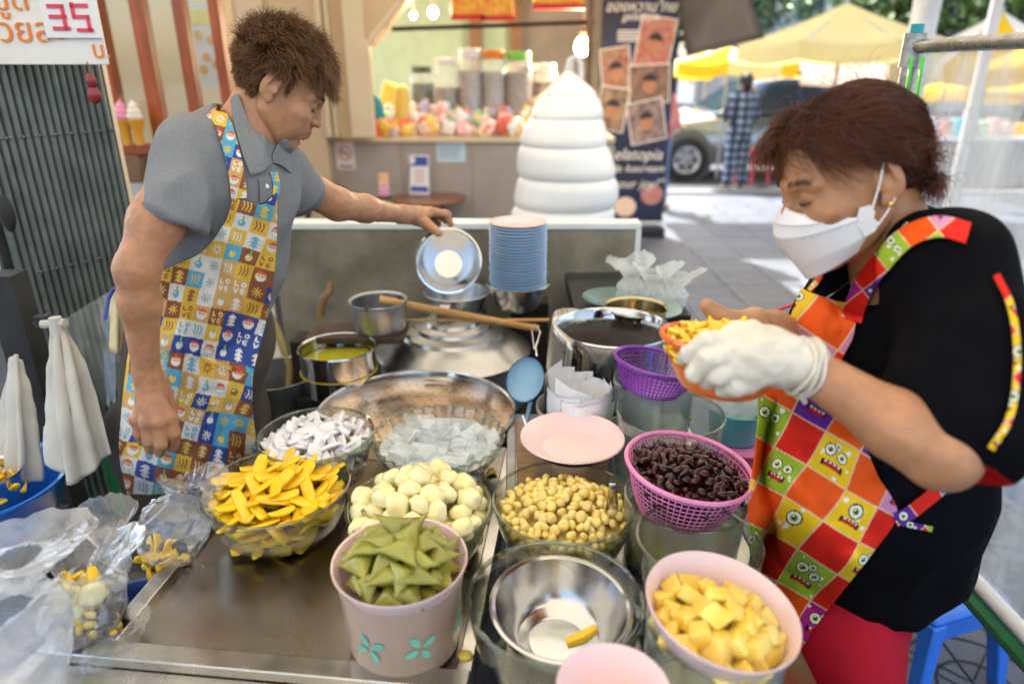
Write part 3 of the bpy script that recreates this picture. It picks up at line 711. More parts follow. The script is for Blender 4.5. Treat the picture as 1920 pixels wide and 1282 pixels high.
# ---- generic heap of countable food ----
def heap(n, cen, Rz, h0, h1, dome, sp_, meshes, name, label, cat, group, zmin=.012, flat=0, sc_=(.85, 1.15), shell=None, orient=None, tilt=1.0, seed=1, side=True, top_fn=None, mg=None):
    mg = sp_*.38 if mg is None else mg
    rnd = random.Random(seed); pts = []; tries = 0; zt_ = h1
    while len(pts) < n and tries < n*260:
        tries += 1
        x, y = rnd.uniform(-1, 1), rnd.uniform(-1, 1); q = math.hypot(x, y)
        if q > 1: continue
        rmax = Rz(h0); top = h1+dome*(1-q*q) if top_fn is None else top_fn(x, y)
        z = rnd.uniform(zmin, top)
        if z > h1: z = top-rnd.random()**2*sp_*.7
        elif side and rnd.random() < .5: z = top-rnd.random()*sp_
        rz = Rz(min(z, h0)); P = Vector((x*rmax, y*rmax, z)); rr = math.hypot(P.x, P.y)
        if rr > rz-mg:
            if rr < 1e-6: continue
            P.x *= (rz-mg)/rr; P.y *= (rz-mg)/rr
        if shell and (top-z) > shell and math.hypot(P.x, P.y) < rz-shell: continue
        if any((P-Q).length_squared < sp_*sp_ for Q in pts): continue
        pts.append(P)
    out = []
    for P in pts:
        o = link(name, meshes[rnd.randrange(len(meshes))], None, Vector(cen)+P)
        s_ = rnd.uniform(*sc_); o.scale = (s_, s_, s_)
        if orient: o.rotation_euler = orient(rnd, P)
        else: o.rotation_euler = (rnd.uniform(-tilt, tilt), rnd.uniform(-tilt, tilt), rnd.uniform(0, 6.28))
        tag(o, label, cat, group); out.append(o)
    return out
def blobmesh(name, mat, r, seed=0, n=12, m=8, amp=.1, fs=1.6):
    b = MB(); b.ball((0, 0, 0), r, n, m); mx = max(r) if hasattr(r, '__len__') else r
    b.v = [tuple(Vector(v)*(1+amp*noise.noise(Vector(v)/mx*fs+Vector((seed*3.3, 0, 0))))) for v in b.v]
    return b.mesh(name, mat)

# ---- mango / jackfruit strips ----
m_mango = M('ripe yellow fruit flesh', (.98,.60,.008), .3, var=.08, vscale=18, sss=.3, sssr=(1,.6,.1), objvar=.05, bump=.12, bscale=120, coat=.3)
def strip(seed, L=.062, wd=.019, th=.0075):
    rnd = random.Random(seed); ns = 10; V = []; Fs = []; cu = rnd.uniform(-.2, 1.1); tw = rnd.uniform(-.4, .4)
    for i in range(ns+1):
        s_ = i/ns-.5; a = s_*cu; x = L*s_*(1 if abs(cu) < .05 else math.sin(a)/a if a else 1); z = L*(1-math.cos(a))/max(.3, abs(cu)+.01)*(1 if cu > 0 else -1)
        ww = wd*(.62+.38*math.cos(s_*math.pi*.95)**.5 if abs(s_) < .5 else .62)*.5*(1+.1*rnd.random()); hh_ = th*(.55+.45*math.cos(s_*2.6))*.5; t_ = tw*s_
        for k in range(10):
            an = 2*math.pi*k/10; u_ = ww*abs(math.cos(an))**.7*math.copysign(1, math.cos(an)); v_ = hh_*abs(math.sin(an))**.6*math.copysign(1, math.sin(an))+.22*ww*(1-(u_/max(ww, 1e-6))**2)*.8
            V.append((x, u_*math.cos(t_)-v_*math.sin(t_), z+u_*math.sin(t_)+v_*math.cos(t_)))
    for i in range(ns):
        for k in range(10): l = (k+1) % 10; Fs.append((i*10+k, i*10+l, (i+1)*10+l, (i+1)*10+k))
    Fs.append(tuple(range(9, -1, -1))); Fs.append(tuple(ns*10+k for k in range(10)))
    return MB().add(V, Fs)
ms = [strip(i, L=.046+.026*random.random(), wd=.017+.010*random.random(), th=.0085).mesh('fruit_strip', m_mango) for i in range(10)]
t, p, r = glassbowl('glass_bowl', 520, 908, 270, .098, 'clear glass bowl of yellow fruit strips at the left of the table')
heap(120, (p.x, p.y, TZ), bowlr(r, .098, .55, .42), .098, .072, .052, .0165, ms, 'fruit_strip', 'one of the glossy yellow fruit strips piled in the left glass bowl', 'fruit strip', 'yellow fruit strips in the left glass bowl', tilt=.6, seed=3, shell=.05, mg=.022)
b = MB(); b.box((-.50, 1.13, TZ+.0005), (-.06, 1.33, TZ+.0155)); tag(b.obj('cutting_board', M('tan board', (.45,.33,.2), .6, var=.3, vscale=14, stretch=(6,1,1), bump=.2), None, bevel=.003), 'tan board under the coconut and jelly bowls', 'board')
# ---- coconut shards ----
m_coco = M('white coconut flesh', (.86,.84,.83), .5, var=.05, vscale=30, sss=.15, sssr=(1,.9,.9), objvar=.06, coat=.15)
def shard(seed):
    rnd = random.Random(seed); G = np.zeros((5, 6, 3)); L = rnd.uniform(.026, .042); wd = rnd.uniform(.015, .026); cu = rnd.uniform(3, 12)
    for i in range(5):
        for j in range(6):
            u_, v_ = (j/5-.5)*L, (i/4-.5)*wd*(1-.3*abs(j/5-.5)*rnd.random()); G[i, j] = (u_, v_, cu*v_*v_*1.6-cu*u_*u_*.4+rnd.uniform(-.0008, .0008))
    th = np.array([0, 0, .0062]); b = MB(); V = list(G.reshape(-1, 3))+list((G-th).reshape(-1, 3)); Fs = []
    for i in range(4):
        for j in range(5): a = i*6+j; Fs += [(a, a+1, a+7, a+6), (a+30, a+36, a+37, a+31)]
    for j in range(5): Fs += [(j, j+30, j+31, j+1), (24+j, 25+j, 55+j, 54+j)]
    for i in range(4): Fs += [(i*6, i*6+6, i*6+36, i*6+30), (i*6+5, i*6+35, i*6+41, i*6+11)]
    return b.add(V, Fs)
ms = [shard(i).mesh('coconut_shard', m_coco) for i in range(9)]
t, p, r = glassbowl('glass_bowl', 592, 812, 214, .10, 'clear glass bowl of white coconut shards behind the yellow fruit', zb=TZ+.016)
heap(170, (p.x, p.y, TZ+.016), bowlr(r, .10, .55, .42), .10, .082, .035, .0135, ms, 'coconut_shard', 'one of the white coconut shards in the glass bowl behind the yellow fruit', 'coconut piece', 'white coconut shards in a glass bowl', tilt=.9, seed=5, shell=.045, mg=.014)
# ---- translucent jelly in ribbed bowl ----
m_jelly = thin('clear white jelly', (.96,.98,.98), refl=1.8, haze=.5, hcol=(.92,.96,.98), rough=.06, edge=(.85,.9,.92))
ms = []
for i in range(6):
    b = MB(); L, w_, h_ = random.uniform(.035, .055), random.uniform(.025, .035), random.uniform(.008, .013); b.box((-L/2, -w_/2, -h_/2), (L/2, w_/2, h_/2)); me = b.mesh('jelly_slab', m_jelly, False); ms.append(me)
t, p, r = glassbowl('ribbed_glass_bowl', 822, 815, 246, .075, 'fluted glass bowl of clear white jelly slabs in front of the steamer', ribs=30, shape=.6, base=.6, zb=TZ+.016)
os_ = heap(58, (p.x, p.y, TZ+.016), bowlr(r*.95, .075, .6, .6), .075, .062, .014, .019, ms, 'jelly_slab', 'one of the clear white jelly slabs in the fluted bowl', 'jelly', 'clear jelly slabs in the fluted glass bowl', tilt=.35, seed=2, shell=.03)
for o in os_:
    bv = o.modifiers.new('bevel', 'BEVEL'); bv.width = .0018; bv.segments = 2
b = MB(); b.lathe([(0, .05), (r*.9, .05)], 48); tag(b.obj('syrup', M('cloudy syrup', (.75,.78,.78), .05, var=.05, coat=.2), None, (p.x, p.y, TZ+.016)), 'cloudy pale syrup filling the fluted bowl under the jelly', 'syrup', kind='stuff')
# ---- pale fruit balls ----
m_ball = M('pale palm fruit', (.86,.76,.34), .2, var=.06, vscale=22, sss=.5, sssr=(1,.8,.3), coat=.5, objvar=.05, col2=(.88,.82,.52))
ms = [blobmesh('fruit_ball', m_ball, (.0205, .019, .016), i, 16, 11, .3) for i in range(6)]
t, p, r = glassbowl('glass_bowl', 786, 945, 270, .10, 'clear glass bowl heaped with pale yellow fruit balls in the middle')
heap(95, (p.x, p.y, TZ), bowlr(r, .10, .5, .45), .10, .085, .06, .0275, ms, 'fruit_ball', 'one of the glossy pale yellow fruit balls heaped in the middle bowl', 'fruit ball', 'pale fruit balls in the middle bowl', tilt=.9, seed=8, shell=.06)
def spoon(pts, r_, mat, name, label, flat=.45):
    b = MB(); b.tube([(0, 0, 0)]+[Vector(q)-Vector(pts[0]) for q in pts[1:]], r_, 8)
    o = b.obj(name, mat, None, pts[0]); return tag(o, label, 'spoon')
spoon([W(700, 1000, 1.13), W(692, 978, 1.12), W(680, 957, 1.105)], [.006, .005, .0035], m_steel2, 'spoon', 'steel spoon tip poking out at the left of the pale fruit balls')
# ---- yellow nuts (hominy / ginkgo) ----
m_nutY = M('boiled yellow seed', (.84,.62,.13), .3, var=.15, vscale=40, sss=.2, sssr=(1,.7,.2), coat=.35, objvar=.14, col2=(.88,.72,.3))
ms = []
for i in range(7):
    b = MB(); b.ball((0, 0, 0), (.0095, .0085, .007), 12, 8); sd_ = random.uniform(.3, .9)
    b.v = [tuple(Vector((x, y, z-.0035*sd_*math.exp(-((x*x+y*y)/.000012)) if z > 0 else z))*(1+.12*noise.noise(Vector((x, y, z))*120+Vector((i, 0, 0))))) for x, y, z in b.v]; ms.append(b.mesh('yellow_seed', m_nutY))
t, p, r = glassbowl('glass_bowl', 1058, 936, 268, .105, 'clear glass bowl of boiled yellow seeds with a steel spoon')
heap(300, (p.x, p.y, TZ), bowlr(r, .105, .5, .45), .105, .078, .032, .0118, ms, 'yellow_seed', 'one of the boiled yellow seeds in the bowl with the steel spoon', 'seed', 'boiled yellow seeds in the glass bowl', tilt=1.5, seed=4, shell=.020)
b = MB(); b.lathe([(0, .012), (r*.55, .012), (r*.8, .045), (r*.84, .074), (r*.4, .082), (0, .09)], 32); o = b.obj('seed_mass', M('seed mass', (.7,.52,.16), .5, var=.4, vscale=70, bump=1, bscale=110, bdist=.006), None, (p.x, p.y, TZ)); tag(o, 'mass of smaller yellow seeds deep in the bowl under the top layer', 'seed', kind='stuff')
sp0 = W(1149, 905, 1.10); sp1 = W(1146, 1000, 1.20)
b = MB(); G = []
for i in range(10):
    s_ = i/9; c_ = sp0.lerp(sp1, s_); w_ = .0058+.0045*math.sin(s_*math.pi*.7)
    G.append([c_+Vector((x_*w_, 0, 0))+Vector((0, -.0022*(1-x_*x_), 0)) for x_ in (-1, -.5, 0, .5, 1)])
me = gridmesh('spoon', np.array([[list(q) for q in row] for row in G])-np.array(sp0), m_steel2); o = link('spoon', me, None, sp0); solidify(o, .0016, 0); tag(o, 'flat steel spoon handle standing in the bowl of yellow seeds', 'spoon')
# ---- big glass bowl with steel bowl ----
t, p, r = glassbowl('glass_bowl', 1041, 1120, 328, .115, 'large clear glass bowl holding a nearly empty steel bowl at the front', base=.72, shape=.5, zb=TZ, rimr=.0035)
def steelbowl(name, px, py, wpx, zr, h, label, base=.45, mat=None, lip=.006, rot=None, shape=.55, cat='bowl'):
    p, d = rimspot(px, py, zr); r = wpx/2*d/F; t = empty(name, (p.x, p.y, zr-h), label, cat)
    mat = mat or m_steel2; pr = [(0, 0), (r*base*.92, 0), (r*base, .003)]
    for i in range(1, 15): s_ = i/14; pr.append((r*(base+(1-base)*s_**shape), .003+(h-.003)*s_**1.3))
    pin = [(q-.0018, z+.0018) if q > .002 else (0, z+.0018) for q, z in pr]
    b = MB(); b.lathe([*pr, (r+lip, h+.001), (r+lip*1.1, h+.003), (r+lip*.4, h+.0045)]+pin[::-1], 72); b.obj('body', mat, t)
    return t, p, r
ts, p2, r2 = steelbowl('steel_bowl', 1048, 1132, 250, TZ+.082, .07, 'shallow steel mixing bowl nested inside the large clear glass bowl', base=.5)
ts.rotation_euler = (R(3), R(2), 0)
b = MB(); b.tube([(0, 0, 0), (.022, .006, .004), (.042, .016, .01)], [.0075, .009, .006], 8); tag(b.obj('fruit_strip', m_mango, None, W(1062, 1205, .925)), 'single yellow fruit strip lying alone in the steel bowl', 'fruit strip')
# ---- pandan pot with triangular jellies ----
p, d = rimspot(750, 1048, .916); r = 127*d/F
t = empty('flower_pot_tub', (p.x, p.y, TZ), 'pale translucent pink tub printed with green clovers, full of green triangle sweets', 'tub')
m_tub = M('milky pink tub plastic', (.62,.42,.34), .3, var=.14, vscale=7, trans=.2, sss=.2, coat=.3, col2=(.58,.38,.24))
b = MB(); pr = [(0, 0), (r*.74, 0), (r*.82, .004), (r*.86, .02), (r*.9, .1), (r*.94, .128)]; b.lathe(pr+[(r*.92, .128), (r*.88, .1), (r*.83, .02), (r*.7, .006), (0, .006)], 64); b.obj('wall', m_tub, t)
b = MB(); pr = [(r*.60, .09), (r*.9, .118), (r*.985, .143), (r*1.0, .146), (r*.995, .149), (r*.965, .147), (r*.88, .121), (r*.58, .093)]; b.lathe(pr, 64); b.obj('inner_bowl', m_pinkp, t)
m_clover = M('printed green', (.2,.6,.42), .4, var=.2)
for a0 in (-1.98, -1.15, -.2, .8, 1.9, 2.9):
    b = MB()
    for k in range(4):
        th = k*math.pi/2+.5; cx, cz = .0145*math.cos(th), .062+.0145*math.sin(th)
        V = []
        for q in np.linspace(0, 2*math.pi, 10, endpoint=False):
            lx = cx+(.0105*math.cos(q)*math.cos(th)-.0055*math.sin(q)*math.sin(th)); lz = cz+(.0105*math.cos(q)*math.sin(th)+.0055*math.sin(q)*math.cos(th))
            rr = r*(.865+.04*(lz-.02)/.08)+.0012; V.append((rr*math.cos(a0+lx/rr), rr*math.sin(a0+lx/rr), lz))
        b.add(V, [tuple(range(10))])
    tag(b.obj('clover_print', m_clover, t))
m_pan = M('pandan jelly', (.27,.27,.03), .3, var=.22, vscale=14, sss=.3, sssr=(.8,.8,.1), coat=.45, objvar=.25, bump=.15, bscale=160, col2=(.40,.36,.06))
def tri(seed):
    rnd = random.Random(seed); L = .039; P = [Vector((L*math.cos(a+rnd.uniform(-.15, .15)), L*math.sin(a)*rnd.uniform(.85, 1.1), rnd.uniform(-.002, .002))) for a in (.1, 2.2, 4.3)]+[Vector((rnd.uniform(-.004, .004), rnd.uniform(-.004, .004), .019))]+[Vector((0, 0, -.009))]
    bm = bmesh.new(); vs_ = [bm.verts.new(q) for q in P]
    for f in ((0, 1, 3), (1, 2, 3), (2, 0, 3), (1, 0, 4), (2, 1, 4), (0, 2, 4)): bm.faces.new([vs_[i] for i in f])
    bmesh.ops.subdivide_edges(bm, edges=bm.edges, cuts=4, use_grid_fill=True)
    for v in bm.verts:
        q = v.co.copy(); rr = math.hypot(q.x, q.y)/L; k = 1-.07*math.sin(min(1, rr)*math.pi)*(1 if min((q-pp).length for pp in P[:3]) > .012 else .3)
        v.co = Vector((q.x*k, q.y*k, q.z*(1.1 if rr < .6 else .95)))
    for _ in range(2): bmesh.ops.smooth_vert(bm, verts=[v for v in bm.verts if min((v.co-pp).length for pp in P[:3]) > .004], factor=.45, use_axis_x=True, use_axis_y=True, use_axis_z=True)
    me = bpy.data.meshes.new('triangle_sweet'); bm.to_mesh(me); bm.free()
    for f in me.polygons: f.use_smooth = True
    me.materials.append(m_pan); return me
ms = [tri(i) for i in range(7)]
heap(46, (p.x, p.y, TZ+.03), lambda z: r*.74, .1, .108, .05, .0225, ms, 'triangle_sweet', 'one of the green triangular sweets piled in the clover printed tub', 'sweet', 'green triangular sweets in the clover tub', tilt=.6, seed=12, zmin=.098, sc_=(.85, 1.1))
# ---- kidney beans basket ----
def basket(name, px, py, wpx, zr, h, mat, label, base=.68, tilt=(0, 0), nv=60, nh=9, rimw=.005, th=.0011):
    p, d = rimspot(px, py, zr); r = wpx/2*d/F; t = empty(name, (p.x, p.y, zr), label, 'basket')
    t.rotation_euler = (tilt[0], tilt[1], 0)
    R_ = lambda s_: r*(base+(1-base)*s_**.8)
    b = MB(); b.lathe([(r-.001, -.004), (r+rimw*.4, -.0055), (r+rimw, -.001), (r+rimw*.6, .003), (r, .0035), (r-.003, .0), (r-.002, -.004)], 72); b.obj('rim', mat, t)
    b = MB()
    for k in range(nv):
        a = 2*math.pi*k/nv; b.tube([(R_(s_)*math.cos(a), R_(s_)*math.sin(a), -h*(1-s_)) for s_ in (0, .33, .66, 1)], th, 4, cap=False)
    for i in range(nh):
        s_ = i/nh; b.tube([(R_(s_)*math.cos(a), R_(s_)*math.sin(a), -h*(1-s_)) for a in np.linspace(0, 2*math.pi, 48, endpoint=False)], th, 4, closed=True)
    b.obj('mesh_wall', mat, t)
    b = MB(); b.lathe([(0, -h-.001), (R_(0), -h-.001), (R_(0), -h+.002), (0, -h+.002)], 40); b.obj('base', mat, t)
    return t, p, r, R_
m_pinkb = M('bubblegum pink plastic', (.86,.26,.5), .3, var=.05, sss=.15, coat=.2); m_purp = M('purple plastic', (.2,.025,.36), .3, var=.08, sss=.1, coat=.2)
m_orng = M('orange plastic', (.82,.17,.02), .3, var=.08, sss=.1, coat=.2)
tk, p, r, R_ = basket('bean_basket', 1292, 872, 232, .955, .085, m_pinkb, 'bubblegum pink plastic basket full of dark red kidney beans', tilt=(R(2), R(6)))
m_bean = M('dark red kidney bean', (.03,.003,.004), .16, var=.3, vscale=40, coat=.25, objvar=.5, col2=(.06,.006,.008))
ms = []
for i in range(6):
    b = MB(); b.ball((0, 0, 0), (.0105, .0062, .0058), 12, 8); b.v = [(x, y+45*x*x-.002, z) for x, y, z in b.v]; ms.append(b.mesh('kidney_bean', m_bean))
Mt = Matrix.Rotation(R(6), 3, 'Y')
os_ = heap(235, (0, 0, 0), lambda z: r*.9, .0, -.012, .020, .0098, ms, 'kidney_bean', 'one of the dark red kidney beans in the pink basket', 'bean', 'kidney beans in the pink basket', zmin=-.035, tilt=.8, seed=6)
for o in os_: o.location = p+Mt @ o.location
b = MB(); b.lathe([(0, -.07), (r*.7, -.07), (r*.8, -.03), (r*.86, -.02), (0, -.012)], 32); o = b.obj('bean_mass', M('bean mass', (.05,.008,.01), .25, var=.5, vscale=80, bump=1, bscale=120, bdist=.005), None, p); o.rotation_euler.y = R(6); tag(o, 'mass of beans hidden under the top layer in the pink basket', 'bean', kind='stuff')
# ---- glass tubs on the right ----
def tub(px, py, wpx, zr, h, label, zb=None, mat=None, liquid=None, lz=.04, taper=.94):
    p, d = rimspot(px, py, zr); r = wpx/2*d/F; t = empty('glass_tub', (p.x, p.y, zr-h), label, 'tub'); mat = mat or m_glass
    b = MB(); b.lathe([(0, .001), (r*taper*.9, .001), (r*taper, .01), (r*(taper+.03), h*.5), (r, h)], 64); b.obj('wall', mat, t)
    b = MB(); b.lathe([(0, .006), (r*taper*.88, .006), (r*taper-.003, .012), (r*(taper+.03)-.003, h*.5), (r-.003, h)], 64); b.obj('inner_wall', mat, t)
    b = MB(); b.tube([((r-.0015)*math.cos(a), (r-.0015)*math.sin(a), h) for a in np.linspace(0, 2*math.pi, 72, endpoint=False)], .0026, 6, closed=True); b.obj('rim', m_rim, t)
    if liquid: b = MB(); b.lathe([(0, .007), (r*taper*.86, .007), (r*taper-.006, .014), (r*taper-.005, lz), (r*taper*.5, lz*1.12), (0, lz*1.2)], 48); b.obj('contents', liquid, t)
    return t, p, r
m_wetg = thin('wet misted glass', (.93,.96,.94), refl=1.2, haze=.14, rough=.05, bump=.35, bscale=45, edge=(.4,.5,.45))
m_yfill = M('yellow pieces in syrup', (.7,.55,.05), .25, var=.5, vscale=45, col2=(.5,.4,.12), bump=1, bscale=70, bdist=.004)
m_bfill = M('bean syrup', (.05,.015,.02), .15, var=.5, vscale=40, col2=(.12,.04,.05))
m_kern = M('corn kernel', (.85,.6,.08), .3, var=.15, coat=.3, objvar=.1)
tA, pA, rA = tub(1257, 772, 200, .925, .15, 'wide misted glass tub behind the pink bean basket, with stray kernels inside', mat=m_wetg)
ker = [blobmesh('corn_kernel', m_kern, (.0065, .005, .004), i, 8, 6) for i in range(3)]
for i, (px, py, dd) in enumerate(((1290, 768, 1.42), (1250, 790, 1.3), (1234, 792, 1.3), (1275, 776, 1.44))):
    o = link('corn_kernel', ker[i % 3], None, (pA.x+(rA-.008)*math.cos([.9, 4.4, 4.2, 1.1][i]), pA.y+(rA-.008)*math.sin([.9, 4.4, 4.2, 1.1][i]), .77+[.1, .085, .085, .06][i])); tag(o, 'stray yellow kernel stuck inside the wide misted glass tub', 'kernel', 'stray kernels inside the misted tub')
tB, pB, rB = tub(1284, 930, 224, .90, .13, 'glass tub under the pink bean basket with yellow pieces in syrup', mat=m_wetg, liquid=m_yfill, lz=.05)
tC, pC, rC = tub(1311, 1010, 232, .93, .16, 'empty looking glass tub between the bean basket and the pink fruit bowl', liquid=m_bfill, lz=.055)
tD, pD, rD = tub(1345, 1165, 262, .935, .165, 'glass jar holding the pink bowl of yellow cubes', mat=m_wetg, liquid=m_yfill, lz=.03)
# purple basket, standing on a clear tub
tE, pE, rE = tub(1226, 712, 150, .945, .17, 'clear plastic tub under the purple basket', mat=m_wetg)
basket('purple_basket', 1232, 678, 158, 1.0, .06, m_purp, 'empty purple plastic basket behind the glass tubs', tilt=(R(-3), R(9)), nv=54, nh=7)
# pink bowl of cubes
p, d = rimspot(1354, 1138, .965); r = 143*d/F
t = empty('pink_bowl', (p.x, p.y, .965), 'pale pink bowl of yellow fruit cubes tilted on a glass jar', 'bowl'); t.rotation_euler = (R(4), R(8), 0)
pr = [(0, -.062), (r*.5, -.062), (r*.62, -.058), (r*.86, -.03), (r*.985, -.004), (r*1.01, .0), (r*1.0, .003), (r*.97, .0), (r*.84, -.028), (r*.6, -.053), (0, -.056)]
b = MB(); b.lathe(pr, 72); b.obj('body', m_pinkp, t)
m_cube = M('boiled yellow cassava', (.85,.55,.04), .35, var=.12, vscale=25, sss=.4, sssr=(1,.7,.2), coat=.25, objvar=.1, col2=(.92,.74,.22), bump=.15, bscale=90)
ms = []
for i in range(7):
    rnd = random.Random(i); b = MB(); e_ = [.0125*rnd.uniform(.75, 1.2) for _ in range(3)]; b.box((-e_[0], -e_[1], -e_[2]), tuple(e_))
    b.v = [tuple(Vector(v)*rnd.uniform(.78, 1.12)) for v in b.v]; me = b.mesh('fruit_cube', m_cube); ms.append(me)
Mt = Matrix.Rotation(R(8), 3, 'Y')
os_ = heap(48, (0, 0, 0), lambda z: r*.8, 0, -.022, .028, .0195, ms, 'fruit_cube', 'one of the yellow fruit cubes in the tilted pink bowl', 'fruit cube', 'yellow fruit cubes in the pink bowl', zmin=-.045, tilt=1.0, seed=9)
for o in os_:
    o.location = p+Mt @ o.location; bv = o.modifiers.new('bevel', 'BEVEL'); bv.width = .0022; bv.segments = 2
# pink plate on its tub
p, d = rimspot(1073, 818, .895); r = 98*d/F
t = empty('pink_plate', (p.x, p.y, .895), 'empty pale pink melamine plate resting on a tan tub', 'plate')
b = MB(); b.lathe([(0, -.028), (r*.6, -.028), (r*.68, -.02), (r*.98, -.001), (r, 0), (r*.985, .0025), (r*.66, -.014), (r*.56, -.0225), (0, -.024)], 72); b.obj('body', m_pinkp, t)
m_tan = M('tan translucent plastic', (.55,.38,.24), .35, var=.2, trans=.2, coat=.2)
b = MB(); b.lathe([(0, 0), (r*.62, 0), (r*.68, .005), (r*.74, .095), (r*.72, .095), (r*.65, .006), (0, .006)], 56); tag(b.obj('tan_tub', m_tan, None, (p.x, p.y, TZ+.006)), 'tan translucent tub under the empty pink plate', 'tub')
spoon([W(992, 815, 1.36), W(985, 795, 1.38), (W(980, 780, 1.4))], [.004, .004, .003], m_steel2, 'spoon', 'small steel spoon beside the tan tub, under the blue ladle')
# paper tub
p, d = rimspot(1085, 745, .90); r = 80*d/F
t = empty('clear_tub', (p.x, p.y, TZ), 'frosted plastic tub holding white paper sheets behind the pink plate', 'tub')
b = MB(); b.lathe([(0, 0), (r*.86, 0), (r*.9, .006), (r*.95, .1), (r*1.0, .104), (r*1.0, .112), (r*.97, .112), (r*.93, .1), (r*.87, .008), (0, .006)], 56); b.obj('wall', M('frosted plastic', (.75,.72,.62), .35, trans=.5, var=.05), t)
m_sheet = M('thin white paper', (.84,.84,.85), .6, var=.05, sss=.1)
for i in range(26):
    a = random.uniform(0, 6.28); wd = random.uniform(.035, .06); hh_ = random.uniform(.13, .17) if i < 9 else random.uniform(.12, .15)
    cur = r*.86-.0022*(i % 9); G = np.zeros((7, 7, 3)); nt_ = random.uniform(-.03, .035)
    for u_ in range(7):
        for v_ in range(7):
            aa = a+(u_/6-.5)*wd*2/cur; z_ = .01+hh_*v_/6+(nt_*(u_/6-.5)*(v_/6)); rr = cur*(.93+.05*v_/6)+.002*math.sin(u_*2+i); G[v_, u_] = (rr*math.cos(aa), rr*math.sin(aa), z_)
    o = link('paper_sheet', gridmesh('paper_sheet', G, m_sheet), None, (p.x, p.y, TZ)); tag(o, 'one of the white paper sheets standing in the frosted tub', 'paper', 'white paper sheets in the frosted tub')
# front bottom pink bowl
p, d = rimspot(1150, 1290, .955); r = 108*d/F
t = empty('pink_bowl', (p.x, p.y, .895), 'pale pink bowl cut off by the bottom edge of the picture', 'bowl')
b = MB(); b.lathe([(0, 0), (r*.5, 0), (r*.7, .012), (r*.97, .055), (r, .06), (r*.985, .062), (r*.68, .016), (r*.48, .004), (0, .004)], 64); b.obj('body', m_pinkp, t)
b = MB(); b.lathe([(0, 0), (r*.45, 0), (r*.45, .12), (0, .121)], 40); tag(b.obj('steel_can', m_steel, None, (p.x, p.y, TZ)), 'steel can supporting the pink bowl at the bottom edge', 'can')
# cyan tub with plastic bag, on pink tub
m_cyan = M('turquoise plastic', (.12,.6,.68), .3, var=.05, sss=.15, coat=.2)
p, d = rimspot(1385, 762, .90); r = 56*d/F
b = MB(); b.lathe([(0, 0), (r*.8, 0), (r*.84, .004), (r*.97, .066), (r*1.0, .07), (r*.98, .072), (r*.94, .066), (r*.8, .006), (0, .005)], 48); tag(b.obj('turquoise_tub', m_cyan, None, (p.x, p.y, .83)), 'small turquoise tub behind the gloved hand', 'tub')
b = MB(); b.lathe([(0, 0), (r*.9, 0), (r*1.02, .05), (r*1.1, .055), (r*1.08, .058), (0, .058)], 48); tag(b.obj('pink_tub', m_pinkb, None, (p.x+.01, p.y-.015, TZ)), 'pink plastic tub beneath the turquoise tub', 'tub')
b = MB(); b.ball((0, 0, .0), (r*1.1, r*.9, .05), 16, 10); b.v = [tuple(Vector(v)*(1+.35*noise.noise(Vector(v)*35))) for v in b.v]; m_bagw = thin('white poly bag', haze=.75, bump=.5, bscale=50, rough=.15)
tag(b.obj('plastic_bag', m_bagw, None, (p.x, p.y, .925)), 'crumpled white plastic bag stuffed in the turquoise tub', 'bag')
o = link('corn_kernel', ker[0], None, PZ(873, 1229, TZ+.005)); o.scale = (1.9, 1.9, 1.6); tag(o, 'single yellow kernel lying on the steel table by the clover tub', 'kernel')
for i, (px, py) in enumerate(((922, 880), (918, 886), (926, 884), (905, 960), (940, 1042))):
    o = link('corn_kernel', ker[i % 3], None, PZ(px, py, TZ+.006)); o.scale = (1.2, 1.2, 1); tag(o, 'spilled yellow kernel on the cart edge between the two middle bowls', 'kernel', 'spilled kernels on the cart edge')
# ======================= POTS AT THE BACK =======================
# steamer tray with perforated floor
zs = .785; p, d = rimspot(780, 770, zs); r = 184*d/F
t = empty('steamer_tray', (p.x, p.y, zs-.075), 'wide round steamer tray with a perforated steel floor tinted with painted warm reflections', 'steamer')
b = MB(); b.lathe([(r*.955, 0), (r*.985, .06), (r, .072), (r*1.012, .075), (r*1.01, .078), (r*.985, .075), (r*.965, .06), (r*.94, .002)], 96, fn=lambda q, z, a: q*(1+.004*math.sin(5*a+1)+.003*math.sin(11*a))); b.obj('rim_wall', m_steel2, t)
m_warm_refl = M('perforated steel with warm reflection tint', (.85,.62,.42), .28, 1, var=.2, vscale=7, rvar=.1, bump=.35, bscale=7, bdist=.01)  # copper tint puts the warm wall's reflection into the steel colour
b = MB(); b.lathe([(0, .058), (r*.3, .059), (r*.6, .054), (r*.9, .046), (r*.968, .043)], 96); b.obj('floor', m_warm_refl, t)
b = MB(); m_hole = M('dark hole', (.01,.008,.006), .9, var=0)
for i in range(-9, 10):
    for j in range(-9, 10):
        x, y = i*r*.1+(j % 2)*r*.05, j*r*.1
        if math.hypot(x, y) > r*.9: continue
        b.add([(x+.0021*math.cos(a), y+.0021*math.sin(a), .0602-.013*(math.hypot(x, y)/r)**2) for a in np.linspace(0, 6.283, 7)[:-1]], [(0, 1, 2, 3, 4, 5)])
b.obj('holes', m_hole, t)['kind'] = 'stuff'
b = MB(); b.lathe([(r*.985, .0), (r*.99, .0), (r*.99, -.09), (r*.8, -.12), (0, -.12)], 64); tag(b.obj('black_wok', m_dark, None, (p.x, p.y, zs-.078)), 'black pan under the wide steamer tray', 'pan')
